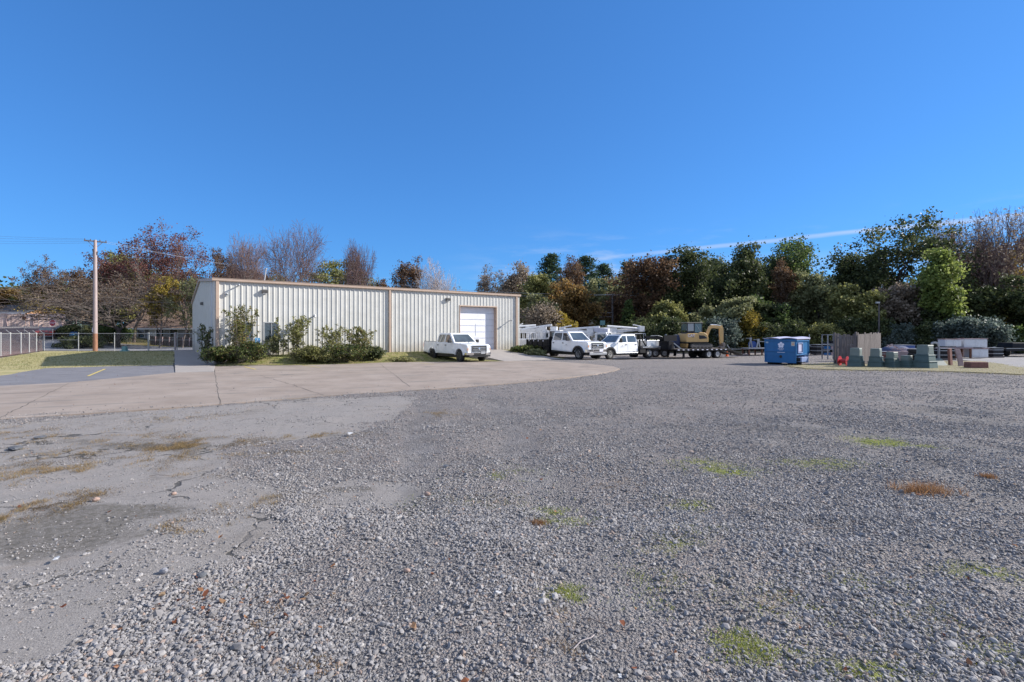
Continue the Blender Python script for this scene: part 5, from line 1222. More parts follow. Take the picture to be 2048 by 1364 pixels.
for sd in(-1,1):
    MB().box(bx0-.07,bx0-.045,min(sd*.8,sd*1.05),max(sd*.8,sd*1.05),dz-.28,dz-.16).build('tail_light',MT['redlens'],t)
    MB().box(-3.95,-3.3,min(sd*.6,sd*1.08),max(sd*.6,sd*1.08),.45,.84).build('side_locker',MT['blacksteel'],t,bevel=.01)
# ---- bucket trucks
def bucket_truck(px,Y,rz,label,boom,seed):
    X=px_at(px,Y); t=thing('bucket_truck',label,'bucket truck',(X,Y,Hs(X,Y)),rz,'white bucket trucks behind the flatbeds'); P=MT['white_old']
    b=MB().hexa([(-1.5,-1.1,.75),(.9,-1.0,.75),(.9,1.0,.75),(-1.5,1.1,.75)],[(-1.5,-1.0,2.25),(-.2,-.9,2.25),(-.2,.9,2.25),(-1.5,1.0,2.25)])
    b=MB().prism([(-1.4,.6),(-1.4,2.2),(-.25,2.25),(.1,1.5),(.95,1.35),(1.05,.6),(.55,.6),(.4,.85),(-.3,.85),(-.45,.6)],-1.02,1.02); b.build('cab',P,t,bevel=.05,seg=3)
    for sd in(-1,1): MB().prism([(-1.15,1.45),(-1.12,2.02),(-.35,2.06),(-.08,1.5)],sd*1.0,sd*1.028).build('side_window',MT['glass'],t)
    MB().hexa([(-.26,-.85,2.1),(-.20,-.85,2.1),(-.20,.85,2.1),(-.26,.85,2.1)],[(-.26,-.85,2.1)]*0 or [(-.27,-.85,2.12),(-.22,-.85,2.12),(-.22,.85,2.12),(-.27,.85,2.12)]).build('wiper_cowl',MT['black'],t)
    c=[(.1,-.9,1.5),(.1,.9,1.5),(-.25,.9,2.25),(-.25,-.9,2.25)]; pane(c,[(.04,.05),(.96,.05),(.94,.9),(.06,.9)],.01,out=(1,0,.5)).build('windshield',MT['glass'],t)
    b=MB(); 
    for sd in(-1,1): b.box(-5.4,-1.5,min(sd*.55,sd*1.12),max(sd*.55,sd*1.12),.75,1.36)
    b.box(-5.4,-1.5,-.56,.56,.75,1.05); u=b.build('utility_body',P,t,bevel=.02)
    for sd in(-1,1):
        for i in range(4):
            x=-5.3+i*.95; MB().box(x,x+.85,min(sd*1.11,sd*1.135),max(sd*1.11,sd*1.135),.95 if i in(1,) else .82,1.30).build('locker_door',P,t,bevel=.01)
    rk=MB()
    for sd in(-1,1):
        rk.path([(-5.3,sd*1.0,1.36),(-5.3,sd*1.0,2.0),(-1.5,sd*1.0,2.0)],.03,6)
        for i in range(9): rk.tube((-5.1+.42*i,sd*1.0,1.36),(-5.1+.42*i,sd*1.0,2.0),.02)
    rk.build('rack',P,t)
    tx=-2.1 if boom!=2 else -4.6; dr=-1 if boom!=2 else 1
    MB().lathe([(.42,1.05),(.42,1.3),(.3,1.4),(.3,2.0),(.36,2.05),(.36,2.2),(0,2.25)],(tx,0,0),'z',14).build('turret',P,t)
    L=4.2
    lo=MB(); lo.beam((tx,0,2.25),(tx+dr*L*.75,0,2.45 if boom!=1 else 2.15),.28,.30); lo.box(tx-.35,tx+.35,-.22,.22,2.05,2.6); lo.tube((tx+dr*.2,0,2.0),(tx+dr*1.6,0,2.25),.07); lo.build('lower_boom',P,t,bevel=.03)
    ex=tx+dr*L*.75; ez=2.45 if boom!=1 else 2.15
    up=MB(); up.tube((ex,.3,ez+.05),(ex-dr*L*.95,.3,2.78),.14,.11,10); up.box(ex-.3,ex+.3,.1,.45,ez-.25,ez+.35); up.beam((ex,.3,ez+.3),(ex-dr*1.0,.3,2.95),.1,.12); up.build('upper_boom',P,t,bevel=.015)
    bx=ex-dr*L*1.0; MB().box(bx-.3,bx+.3,0,.6,1.95,2.62,tx=-.04,ty=-.04).build('bucket',P,t,bevel=.05)
    if boom==3: MB().hexa([(-1.6,-.5,2.3),(-.2,-.5,2.0),(-.2,.5,2.0),(-1.6,.5,2.3)],[(-1.6,-.5,2.75),(-.2,-.5,2.6),(-.2,.5,2.6),(-1.6,.5,2.75)]).build('boom_cover',pm('grey_canvas',(.42,.43,.5),.7),t,bevel=.04)
    c=MB().box(-5.2,.8,-.4,.4,.5,.72); c.tube((0,-.9,.45),(0,.9,.45),.07); c.tube((-4.1,-.9,.45),(-4.1,.9,.45),.08); c.build('chassis',MT['black'],t)
    for sd in(-1,1):
        wheel(t,.05,sd*.9,.45,.45,.26,sd,'whiterim',deep=.12); wheel(t,-4.1,sd*.92,.45,.45,.26,sd,'whiterim',deep=.5)
    return t
bucket_truck(1128,49.5,R(-14),'white bucket truck nearest the building end with its boom folded low','1' and 1,1)
bucket_truck(1096,53.5,R(12),'white bucket truck behind the one at the building end with a raised boom elbow',0,2)
bucket_truck(1190,52.5,R(-165),'white bucket truck seen between the two crew cab trucks',0,3)
bucket_truck(1222,50,R(-25),'white bucket truck with grey canvas covered boom above the crew cab facing left',3,4)
# ---- trailer with mini excavator
def trailer():
    px,Y=1398,44.5; X=px_at(px,Y); z=Hs(X,Y); t=thing('equipment_trailer','black flat equipment trailer with rear ramps under the yellow excavator','trailer',(X,Y,z),R(20))
    b=MB().box(-3.4,2.3,-1.2,1.2,.74,.82); 
    for sd in(-1,1): b.box(-3.4,2.3,min(sd*1.2,sd*1.27),max(sd*1.2,sd*1.27),.66,.86)
    for i in range(10): b.box(-3.2+.6*i,-3.12+.6*i,-1.18,1.18,.62,.739)
    b.build('deck',MT['blacksteel'],t,bevel=.01)
    b=MB()
    for i in range(11): b.box(-3.3+i*.5,-3.12+i*.5,-1.30,-1.272,.74,.80)
    b.build('reflector_tape',MT['bwhite'],t)
    pl=pm('deck_planks',(.2,.17,.15),.9,0,.3,6); b=MB()
    for i in range(10): b.box(-3.38,2.28,-1.18+.236*i,-.96+.236*i,.822,.85)
    b.build('deck_planks',pl,t)
    for sd in(-1,1):
        b=MB()
        b.hexa([(2.32,min(sd*.35,sd*1.2),.70),(3.8,min(sd*.35,sd*1.2),.22),(3.8,max(sd*.35,sd*1.2),.22),(2.32,max(sd*.35,sd*1.2),.70)],[(2.32,min(sd*.35,sd*1.2),.82),(3.8,min(sd*.35,sd*1.2),.32),(3.8,max(sd*.35,sd*1.2),.32),(2.32,max(sd*.35,sd*1.2),.82)])
        for i in range(6):
            x=2.5+.22*i; zz=.83-(x-2.32)*.338; b.box(x,x+.05,min(sd*.36,sd*1.19),max(sd*.36,sd*1.19),zz-.02,zz+.03)
        b.build('ramp',MT['blacksteel'],t)
        for x in (.1,1.05):
            wheel(t,x,sd*1.02,.36,.36,.22,sd,'whiterim',deep=.5); wheel(t,x,sd*.76,.36,.36,.22,sd,'whiterim',deep=.12)
        MB().box(-2.6,-2.45,min(sd*1.0,sd*1.12),max(sd*1.0,sd*1.12),.05,.66).build('landing_leg',MT['blacksteel'],t)
    b=MB(); b.tube((.1,-1,.36),(.1,1,.36),.06); b.tube((1.05,-1,.36),(1.05,1,.36),.06); b.box(-.2,1.4,-.5,-.4,.4,.66); b.box(-.2,1.4,.4,.5,.4,.66); b.build('axle',MT['blacksteel'],t)
    b=MB()
    for sd in(-1,1):
        b.beam((-3.3,sd*.45,.85),(-4.0,sd*.35,1.75),.16,.22); b.beam((-3.9,sd*.33,1.75),(-5.6,sd*.1,1.85),.14,.22)
    b.tube((-5.5,0,1.9),(-5.5,0,1.0),.08); b.box(-3.9,-3.4,-.9,.9,.8,1.5); b.build('gooseneck',MT['blacksteel'],t)
    b=MB(); b.beam((-4.05,-.6,2.05),(-3.3,-.75,.9),.05,.24); b.beam((-3.45,-.95,1.35),(-2.8,-1.1,.84),.05,.09); b.build('pale_ramp_plate',MT['galv'],t)
    q=MB(); q.box(-4.3,-3.0,-.78,-.74,1.52,2.02); lp=q.build('name_board',MT['blacksteel'],t)
    return t
trailer()
def excavator():
    px,Y=1390,44.4; X=px_at(px,Y); z=Hs(X,Y)+.855
    t=thing('mini_excavator','yellow mini excavator with enclosed cab and folded boom on the trailer','excavator',(X,Y,z),R(9)); t.scale=(.95,.95,.93); Yl=MT['yellow']; K=MT['black']
    for sd in(-1,1):
        b=MB(); x0,x1,r=-.75,1.05,.23; n=8
        pl=[(x1+r*math.cos(R(-90+180*i/n)),r+r*math.sin(R(-90+180*i/n))) for i in range(n+1)]+[(x0+r*math.cos(R(90+180*i/n)),r+r*math.sin(R(90+180*i/n))) for i in range(n+1)]
        b.prism(pl,sd*.55,sd*.93)
        for x in np.arange(x0,x1,.13): b.box(x,x+.06,min(sd*.54,sd*.94),max(sd*.54,sd*.94),2*r,2*r+.025); b.box(x,x+.06,min(sd*.54,sd*.94),max(sd*.54,sd*.94),-.004,.01)
        tr=b.build('track',pm('rubber_track',(.05,.048,.045),.8,0,.3,9,dirt=.6,dirtcol=(.16,.13,.1)),t,bevel=.01)
        q=MB(); q.prism([(x0+.05,.12),(x0+.05,.34),(x1-.05,.34),(x1-.05,.12)],sd*.935,sd*.955)
        for x in (x0,x1): q.lathe([(.15,sd*.93),(.15,sd*.965),(0,sd*.975)],(x,0,r),n=12)
        for i in range(4): q.lathe([(.075,sd*.93),(.075,sd*.97),(0,sd*.975)],(x0+.35+i*.36,0,.12),n=10)
        q.build('track_frame',pm('dusty_steel',(.17,.15,.13),.8,0,.3,7),tr)
    b=MB().box(-.5,.8,-.5,.5,.15,.42); b.lathe([(.42,.42),(.42,.56),(0,.56)],(.1,0,0),'z',18); b.build('undercarriage',K,t)
    b=MB().prism([(-1.35,.08),(-1.22,.08),(-1.16,.42),(-1.35,.45)],-.9,.9); b.beam((-1.2,-.35,.2),(-.5,-.35,.25),.1,.1); b.beam((-1.2,.35,.2),(-.5,.35,.25),.1,.1); b.build('dozer_blade',pm('worn_yellow',(.35,.2,.06),.6,0,.3,6),t,bevel=.01)
    # house
    b=MB().prism([(-1.28,.58),(-1.33,.75),(-1.30,1.35),(-1.18,1.42),(-.15,1.42),(.0,1.55),(.45,1.5),(.74,1.32),(.86,1.02),(.86,.60)],-.86,.86); b.build('house',Yl,t,bevel=.05,seg=3)
    b=MB().prism([(-.06,.88),(-.1,1.24),(.42,1.22),(.70,1.04),(.72,.94)],-.885,-.855); b.build('side_vent',K,t,bevel=.02)
    b=MB().box(-1.36,.88,-.88,.88,.54,.60); b.build('house_skirt',K,t)
    M=face_M((-.84,-.872,1.20),0); text_obj('CAT',.36,MT['bwhite'],t,M)
    MB().prism([(-.72,1.02),(-.66,1.02),(-.58,1.15),(-.72,1.15)],-.875,-.862).build('decal',K,t)
    # cab: posts, roof, panes
    cx0,cx1,cz0,cz1=-1.22,.28,1.40,2.36; y0,y1=-.80,.25
    b=MB()
    for (x,y) in ((cx0,y0),(cx0,y1),(-.55,y0),(-.55,y1),(cx1-.06,y0),(cx1-.06,y1)): b.box(x,x+.08,y,y+.06,cz0,cz1)
    b.box(cx0,cx1,y0,y1+.06,cz0,cz0+.10); b.box(cx0,cx1,y0,y1+.06,cz1-.02,cz1+.02); b.build('cab_frame',K,t,bevel=.01)
    MB().box(cx0-.03,cx1+.06,y0-.04,y1+.1,cz1+.022,cz1+.09).build('cab_roof',pm('cab_roof_paint',(.22,.2,.17),.5),t,bevel=.03)
    MB().box(cx0+.08,-.56,y0+.015,y0+.03,cz0+.22,cz1-.03).build('rear_side_panel',pm('painted_cab_reflection',(.33,.35,.35),.35,0,.05,4),t)  # pale grey paints in the light reflected by this side of the cab
    gl=pm('cab_glass',(.07,.13,.14),.05,0,.2,3,coat=1)
    MB().box(-.46,cx1-.07,y0+.015,y0+.03,cz0+.11,cz1-.03).build('cab_window',gl,t); MB().box(cx1-.05,cx1-.03,y0+.07,y1-.01,cz0+.1,cz1-.03).build('front_window',gl,t); MB().box(cx0+.02,cx0+.04,y0+.07,y1-.01,cz0+.3,cz1-.03).build('rear_window',gl,t)
    MB().beam((-.3,y0+.005,cz1-.15),(.12,y0+.005,cz0+.2),.01,.03).build('wiper',MT['galv'],t)
    b=MB().box(-.7,-.2,-.5,0,1.5,1.62); b.box(-.75,-.65,-.5,0,1.62,2.05); b.build('seat',K,t)
    # boom
    yb0,yb1=-.12,.12
    b=MB().prism([(.80,.95),(.95,1.10),(1.42,2.10),(1.60,2.20),(2.58,2.06),(2.62,1.90),(2.52,1.86),(1.66,1.92),(1.55,1.86),(1.12,.86),(.95,.78)],yb0,yb1); b.build('boom',Yl,t,bevel=.02)
    b=MB(); b.tube((1.0,0,.98),(1.42,0,1.62),.065); b.tube((1.42,0,1.62),(1.62,0,1.9),.035); b.build('boom_cylinder',K,t)
    b=MB(); b.tube((1.55,0,2.24),(2.2,0,2.22),.06); b.tube((2.2,0,2.22),(2.62,0,2.16),.03); b.build('stick_cylinder',MT['alu'],t)
    b=MB().box(.72,1.0,-.2,.2,.6,1.05); b.build('swing_post',K,t,bevel=.02)
    b=MB().prism([(2.44,1.94),(2.52,2.18),(2.72,2.16),(2.82,1.9),(2.82,.62),(2.62,.40),(2.52,.46),(2.46,1.2)],-.09,.09); b.build('stick',Yl,t,bevel=.02)
    b=MB(); b.tube((2.86,0,1.75),(2.88,0,1.1),.05); b.tube((2.88,0,1.1),(2.84,0,.55),.028); b.build('bucket_cylinder',K,t)
    b=MB().prism([(2.85,.52),(2.95,.30),(2.80,.03),(2.52,.0),(2.38,.10),(2.52,.16),(2.70,.20),(2.62,.44),(2.55,.50)],-.28,.28); b.build('bucket',pm('worn_bucket',(.20,.17,.15),.6,.3,.3,6),t,bevel=.015)
excavator()
# dark trailer standing behind the crew cab, with yellow lettering
def dark_trailer():
    px,Y=1322,46.5; X=px_at(px,Y); t=thing('dump_trailer','black trailer with yellow lettering on its board behind the grey tool boxes','trailer',(X,Y,Hs(X,Y)),R(4))
    b=MB().box(-1.9,1.0,-1.0,1.0,.7,.8); b.box(-1.9,1.0,-1.03,-.98,.8,1.45); b.box(-1.9,1.0,.98,1.03,.8,1.45); b.box(-1.93,-1.87,-1,1,.8,1.45)
    for i in range(6): b.box(-1.8+.5*i,-1.72+.5*i,-1.07,-1.03,.7,1.5)
    b.build('trailer_box',MT['blacksteel'],t)
    b=MB().box(-1.55,-.35,-1.12,-1.08,1.40,1.86); nb=b.build('name_board',MT['blacksteel'],t)
    text_obj('BigTex',.40,pm('yellow_letters',(.55,.55,.08),.5),nb,face_M((-.95,-1.135,1.62),0),sx=.95)
    b=MB(); pts=[(-1.5,-1.05,1.86),(-1.3,-1.05,1.95),(-.7,-1.05,1.97),(-.3,-1.05,1.86),(-.15,-1.05,1.72)]; b.path(pts,.035); b.build('cover_rail',MT['galv'],t)
    for sd in(-1,1):
        for x in(-.9,-.05): wheel(t,x,sd*.95,.36,.36,.22,sd,'rim',deep=.4)
    b=MB().tube((-.9,-.9,.36),(-.9,.9,.36),.05); b.tube((-.05,-.9,.36),(-.05,.9,.36),.05); b.box(1.0,1.5,-.2,.2,.5,.62); b.box(.9,1.1,-.9,-.7,.1,1.9); b.box(.9,1.1,.7,.9,.1,1.9); b.box(.9,1.1,-.9,.9,1.3,1.4); b.build('jack_frame',MT['blacksteel'],t)
    b=MB().box(.2,.42,-1.15,-1.05,1.15,1.4); b.build('marker_plate',MT['galv'],t)
dark_trailer()
def lumpy(name,label,cat,px,Y,z0,sx,sy,sz,mat,seed,parts=None):
    rs=np.random.RandomState(seed); X=px_at(px,Y); t=MB().lathe([(0.01,0),(.5,.03),(.52,.35),(.46,.75),(.28,.96),(.01,1.0)],ax='z',n=16)
    t.v=[(x*sx*(1+rs.uniform(-.12,.12)),y*sy*(1+rs.uniform(-.12,.12)),z*sz*(1+rs.uniform(-.06,.06))) for x,y,z in t.v]
    o=t.build(name,mat,None,smooth=True); o.location=(X,Y,z0); tag(o,label,cat); return o
lumpy('tarp_bundle','blue tarp covered bundle beside the excavator cab','tarp',1352,44.8,Hs(14,44)+.87,.95,.8,1.15,MT['tarp'],3)
def barrel(px,Y,z0,label,r=.22,h=.6,mat='bluedrum'):
    X=px_at(px,Y); t=thing('plastic_drum',label,'drum',(X,Y,z0))
    MB().lathe([(0,0),(r*.95,0),(r,.04),(r,h*.3),(r*1.04,h*.33),(r,h*.36),(r,h*.66),(r*1.04,h*.69),(r,h*.72),(r,h*.95),(r*.9,h),(0,h)],ax='z',n=16).build('drum_body',MT[mat],t)
    MB().lathe([(0,h),(.05,h),(.05,h+.03),(0,h+.03)],ax='z',n=8,c=(r*.5,0,0)).build('cap',MT['bwhite'],t)
barrel(1342,44.4,Hs(13.8,44)+.87,'blue plastic drum on the trailer deck left of the blue tarp bundle',.26,.75)
# ---- dumpster
def dumpster():
    A=(px_at(1530,31.2),31.2); Bp=(px_at(1592,29.75),29.75); L=math.hypot(Bp[0]-A[0],Bp[1]-A[1]); ang=math.atan2(Bp[1]-A[1],Bp[0]-A[0])
    t=thing('dumpster','blue steel dumpster with a white flower emblem and grey lid','dumpster',(A[0],A[1],Hs(*A)),ang); Bl=MT['blue']; D=1.72
    b=MB().prism([(0,.10),(0,1.52),(L,1.52),(L,.10)],0,D*.0+.05)
    b=MB(); 
    b.box(0,L,0,.05,.12,1.55); b.box(0,L,D-.05,D,.12,1.5); b.box(0,.05,.05,D-.05,.12,1.55); 
    # right side: upper box reaches full depth, lower part steps in like a hopper
    b.box(L-.05,L,.05,D-.05,.62,1.5); b.box(L-.35,L-.30,.05,D-.05,.12,.62); b.box(L-.35,L-.05,.05,D-.05,.58,.62); b.box(.05,L-.3,.05,D-.05,.12,.17)
    b.build('container',Bl,t,bevel=.008)
    b=MB().box(-.03,L+.03,-.035,-.001,.80,.85); b.box(-.03,L+.03,-.04,-.001,1.45,1.53); b.box(-.02,.05,-.03,-.001,.12,1.45); b.box(L-.06,L+.02,-.03,-.001,.12,1.45)
    b.box(L+.001,L+.05,.0,D,1.42,1.5); b.box(L+.001,L+.04,0,D,.60,.66); b.box(L+.001,L+.04,D-.08,D,.66,1.42); b.build('rib',Bl,t,bevel=.006)
    pocket=pm('pale_blue_steel',(.20,.27,.46),.45,0,.1,4)
    b=MB().box(L-.28,L+.20,.30,1.15,.20,.48); o=b.build('fork_pocket',pocket,t,bevel=.01); MB().box(L-.2,L+.12,.27,.299,.24,.44).build('opening',MT['black'],o)
    MB().hexa([(L-.30,1.2,.12),(L+.02,1.2,.12),(L+.02,1.66,.12),(L-.30,1.66,.12)],[(L-.30,1.2,.575),(L-.02,1.2,.575),(L-.02,1.66,.575),(L-.30,1.66,.575)]).build('gusset',pocket,t)
    b=MB(); y0,y1,z0,z1=.18,.82,.72,1.34; w_=.05
    b.box(L+.001,L+.06,y0,y1,z1-w_,z1); b.box(L+.001,L+.06,y0,y1,z0,z0+w_); b.box(L+.001,L+.06,y0,y0+w_,z0+w_,z1-w_); b.box(L+.001,L+.06,y1-w_,y1,z0+w_,z1-w_); b.build('side_bracket',pocket,t,bevel=.01)
    MB().box(L+.001,L+.02,y0+.09,y1-.09,z0+.09,z1-.09).build('notice_panel',MT['lid'],t)
    # lid, sagging plastic with ribs, two halves
    for i,(x0,x1) in enumerate(((-.05,L/2-.01),(L/2+.01,L+.08))):
        b=MB(); n=8
        for k in range(n):
            a=x0+(x1-x0)*k/n; c=x0+(x1-x0)*(k+1)/n; hh=lambda x:1.555+.06*math.sin(PI*(x-x0)/(x1-x0))
            b.hexa([(a,-.06,hh(a)),(c,-.06,hh(c)),(c,D+.05,hh(c)+.01),(a,D+.05,hh(a)+.01)],[(a,-.06,hh(a)+.035),(c,-.06,hh(c)+.035),(c,D+.05,hh(c)+.10),(a,D+.05,hh(a)+.10)])
        b.build('lid',MT['lid'],t)
    b=MB().tube((L+.06,D-.03,1.5),(L+.06,D-.03,1.85),.02); b.tube((-.05,D+.03,1.68),(L+.1,D+.03,1.66),.018); b.build('lid_rod',MT['galv'],t)
    # emblem: a five petalled flower, a line of lettering below
    b=MB(); cx,cz=L*.53,1.20
    for k in range(5):
        a=PI/2+2*PI*k/5; x=cx+math.cos(a)*.115; z=cz+math.sin(a)*.115; b.tube((x,-.002,z),(x,-.012,z),.075,.075,14)
    b.tube((cx,-.002,cz),(cx,-.0125,cz),.1,.1,14); em=b.build('flower_emblem',MT['bwhite'],t)
    b=MB().tube((cx,-.013,cz),(cx,-.016,cz),.04,.04,12); b.build('emblem_centre',MT['lid'],em)
    text_obj('REPUBLIC',.085,MT['bwhite'],t,face_M((cx,-.006,.965),0)); text_obj('SERVICES',.05,MT['bwhite'],t,face_M((cx,-.006,.895),0))
    MB().box(cx-.22,cx+.22,-.006,-.001,.74,.765).build('stripe',MT['bwhite'],t)
    MB().box(L-.27,L-.06,-.008,-.001,1.15,1.40).build('sticker',pm('yellowed_sticker',(.50,.50,.42),.6),t); MB().box(L-.2,L-.13,-.011,-.008,1.23,1.30).build('sticker_mark',MT['orange'],t)
    MB().box(.04,.20,-.008,-.001,1.30,1.40).build('sticker',pm('faded_sticker',(.35,.45,.50),.6),t)
    MB().tube((cx-.02,-.001,.5),(cx-.02,-.02,.5),.09,.07,12).build('drain_plug',MT['black'],t)
    b=MB()
    for x in(.15,L-.5): b.box(x,x+.14,.02,D-.05,.0,.12)
    b.build('skid',MT['blacksteel'],t)
dumpster()
# ---- stored things right of the dumpster
def enclosure(px,Y,top,wpx,rz,label,tall=3,lit=True,name='ground_box'):
    X=px_at(px,Y); z0=Hs(X,Y)+.02; Ht=z_at(top,Y)-z0; W=wpx/F*Y/1.25
    t=thing(name,label,'utility box',(X,Y,z0),rz,'green grey utility boxes standing in a row')
    n=tall; w=W/2
    zs=[0,Ht*.32,Ht*.60,Ht]
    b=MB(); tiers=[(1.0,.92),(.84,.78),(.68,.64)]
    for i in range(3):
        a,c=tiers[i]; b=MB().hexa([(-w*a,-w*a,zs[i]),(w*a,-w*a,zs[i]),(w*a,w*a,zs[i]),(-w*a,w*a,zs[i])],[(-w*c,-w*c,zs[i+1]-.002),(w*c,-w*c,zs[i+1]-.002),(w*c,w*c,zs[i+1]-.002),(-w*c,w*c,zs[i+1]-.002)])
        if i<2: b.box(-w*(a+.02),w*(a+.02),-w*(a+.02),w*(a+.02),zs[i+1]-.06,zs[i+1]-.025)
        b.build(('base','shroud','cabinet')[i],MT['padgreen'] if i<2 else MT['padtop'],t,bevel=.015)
    b=MB().box(-w*.68,w*.68,-w*.68,w*.68,Ht,Ht+.03,tx=.02,ty=.02); b.build('cap',MT['padtop'],t,bevel=.008)
    b=MB().box(-w*.5,w*.5,-w*.69,-w*.645,zs[2]+.06,Ht-.08); b.build('access_door',MT['padtop'],t,bevel=.006)
    return t
enclosure(1712,28.6,697,31,R(40),'wide green grey box nearest the red drum',3)
enclosure(1752,28.3,698,30,R(40),'second wide green grey box from the red drum')
enclosure(1784,28.0,705,27,R(22),'smaller green grey box with pale lit side, left of the smallest one')
enclosure(1813,27.8,712,27,R(22),'smallest and lowest green grey box')
enclosure(1850,27.4,691,38,R(24),'tallest stepped green grey box at the right end of its row')
def fence_panel(p0,p1,h,label,seed,lean=0,mat='oldwood'):
    rs=random.Random(seed); a=Vector((*p0,0)); b_=Vector((*p1,0)); L=(b_-a).length; ang=math.atan2(b_.y-a.y,b_.x-a.x)
    t=thing('old_fence_panel',label,'fence panel',(a.x,a.y,Hs(a.x,a.y)),ang); m=MB(); x=0
    while x<L:
        w=rs.uniform(.10,.16); hh=h*rs.uniform(.95,1.02); zz=rs.uniform(0,.06); m.hexa([(x,-.012,zz),(x+w-.012,-.012,zz),(x+w-.012,.012,zz),(x,.012,zz)],[(x+rs.uniform(-.02,.02),-.012,hh),(x+w-.012,-.012,hh+rs.uniform(-.02,.02)),(x+w-.012,.012,hh),(x,.012,hh)]); x+=w
    m.build('boards',MT[mat],t)
    for z in (.35,h*.55,h-.25): MB().box(0,L,.013,.055,z,z+.09).build('rail',MT[mat],t)
    for x in (0,L-.1): MB().box(x,x+.09,.056,.15,0,h+.05).build('post',MT[mat],t)
    return t
fence_panel((px_at(1672,31.0),31.0),(px_at(1714,30.2),30.2),1.85,'weathered grey board panel standing in shade left of the lit one',4)
fence_panel((px_at(1715,30.1),30.1),(px_at(1760,31.6),31.6),1.95,'weathered board panel lit by the sun, right of the shaded panel',5)
def pole_stack():
    X,Y=px_at(1668,31.3),31.3
    for i,(dx_,h,l) in enumerate(((0,1.95,'leftmost upright grey timber post leaning against the shaded board panel'),(.28,1.6,'second dark timber post beside the shaded board panel'),(.45,1.5,'third thin timber post standing before the shaded board panel'))):
        o=MB().box(-.06,.06,-.06,.06,0,h,tx=.004,ty=.004).build('timber_post',MT['oldwood'],None,bevel=.006); o.location=(X+dx_,Y-.35*(i>0)-.1,Hs(X,Y)); o.rotation_euler=(0,R(1.5*i-1),.3); tag(o,l,'timber post')
pole_stack()
def red_drum():
    X,Y=px_at(1687,29.4),29.4; t=thing('cable_reel','red steel cable reel lying by the green grey boxes','cable reel',(X,Y,Hs(X,Y)+.28),R(35))
    MB().lathe([(.27,-.22),(.29,-.22),(.29,-.18),(.13,-.18),(.13,.18),(.29,.18),(.29,.22),(.27,.22)],n=20).build('drum',MT['red'],t)
    b=MB()
    for k in range(4):
        a=PI*k/4; b.beam((-.27*math.cos(a),-.2,-.27*math.sin(a)),(.27*math.cos(a),-.2,.27*math.sin(a)),.04,.04)
    b.build('spokes',MT['red'],t)
red_drum()
def rack_frame():
    X,Y=px_at(1661,38),38.; t=thing('steel_rack','dark steel rack with shelves of small parts left of the wooden panels','rack',(X,Y,Hs(X,Y)),R(5)); b=MB()
    for x in(-.45,.45):
        for y in(-.3,.3): b.box(x-.03,x+.03,y-.03,y+.03,0,1.85)
    for z in(.3,.75,1.15): b.box(-.45,.45,-.3,.3,z,z+.04)
    b.box(-.48,.48,-.33,.33,1.85,1.89); b.build('frame',MT['steel'],t)
    rs=random.Random(3); 
    for z in(.34,.79,1.19):
        for k in range(3):
            x=-.4+.27*k; MB().box(x,x+.2,-.25,.2,z,z+rs.uniform(.12,.26)).build('bin',MT[('blue','slate','galv')[k]] if z<1.1 else MT['blacksteel'],t,bevel=.01)
rack_frame()
def tyre_stack():
    X,Y=px_at(1829,30.5),30.5
    for i,l in enumerate(('lowest tyre of the stack behind the smallest green grey box','second tyre from the ground in the stack by the tallest green grey box','third tyre from the ground in the stack by the tallest green grey box','topmost tyre of the stack by the tallest green grey box')):
        t=MB().lathe([(.19,-.10),(.31,-.11),(.335,-.06),(.335,.06),(.31,.11),(.19,.10)],n=24,ax='z').build('tyre',MT['tyre'],None,smooth=True); t.location=(X+.03*(i%2),Y,Hs(X,Y)+.13+.235*i); tag(t,l,'tyre','stacked old tyres')
tyre_stack()
o=lumpy('tarp_sheet','low heap covered with a blue tarp behind the small green grey boxes','tarp',1790,33.5,Hs(25.6,33.5),2.3,1.0,1.05,MT['tarp'],9)
def debris(px,Y,label,seed,n=14):
    rs=random.Random(seed); X=px_at(px,Y); b=MB()
    for i in range(n):
        a=rs.uniform(0,PI); L=rs.uniform(.3,.8); x,y,z=rs.uniform(-.6,.6),rs.uniform(-.3,.3),rs.uniform(.75,1.1); b.beam((x-L/2*math.cos(a),y,z),(x+L/2*math.cos(a),y+.1,z+rs.uniform(-.12,.18)),.05,.03)
    b.box(-.7,.7,-.4,.4,0,.78,tx=.1,ty=.1)
    o=b.build('lumber_heap',MT['slate'],None); o.location=(X,Y,Hs(X,Y)); tag(o,label,'lumber')
debris(1800,31.6,'heap of short pale boards on a low crate behind the small green grey boxes',4)
def bent_bar():
    X,Y=px_at(1872,29.5),29.5; z=Hs(X,Y); t=thing('bent_rack','grey bent flat bar on a wide tapered foot behind the tallest green grey box','rack',(X,Y,z),R(10)); b=MB()
    pts=[(-.35,0,1.28),(-.2,0,1.36),(-.02,0,1.37),(.12,0,1.30),(.19,0,1.12),(.2,0,.8),(.2,0,.35)]
    for p,q in zip(pts[:-1],pts[1:]): b.beam(p,q,.05,.11)
    b.build('bar',MT['steel'],t); MB().hexa([(-.45,-.3,0),(.5,-.3,.0),(.5,.3,0),(-.45,.3,0)],[(-.1,-.1,.42),(.3,-.1,.42),(.3,.1,.42),(-.1,.1,.42)]).build('foot',MT['padtop'],t,bevel=.02)
bent_bar()
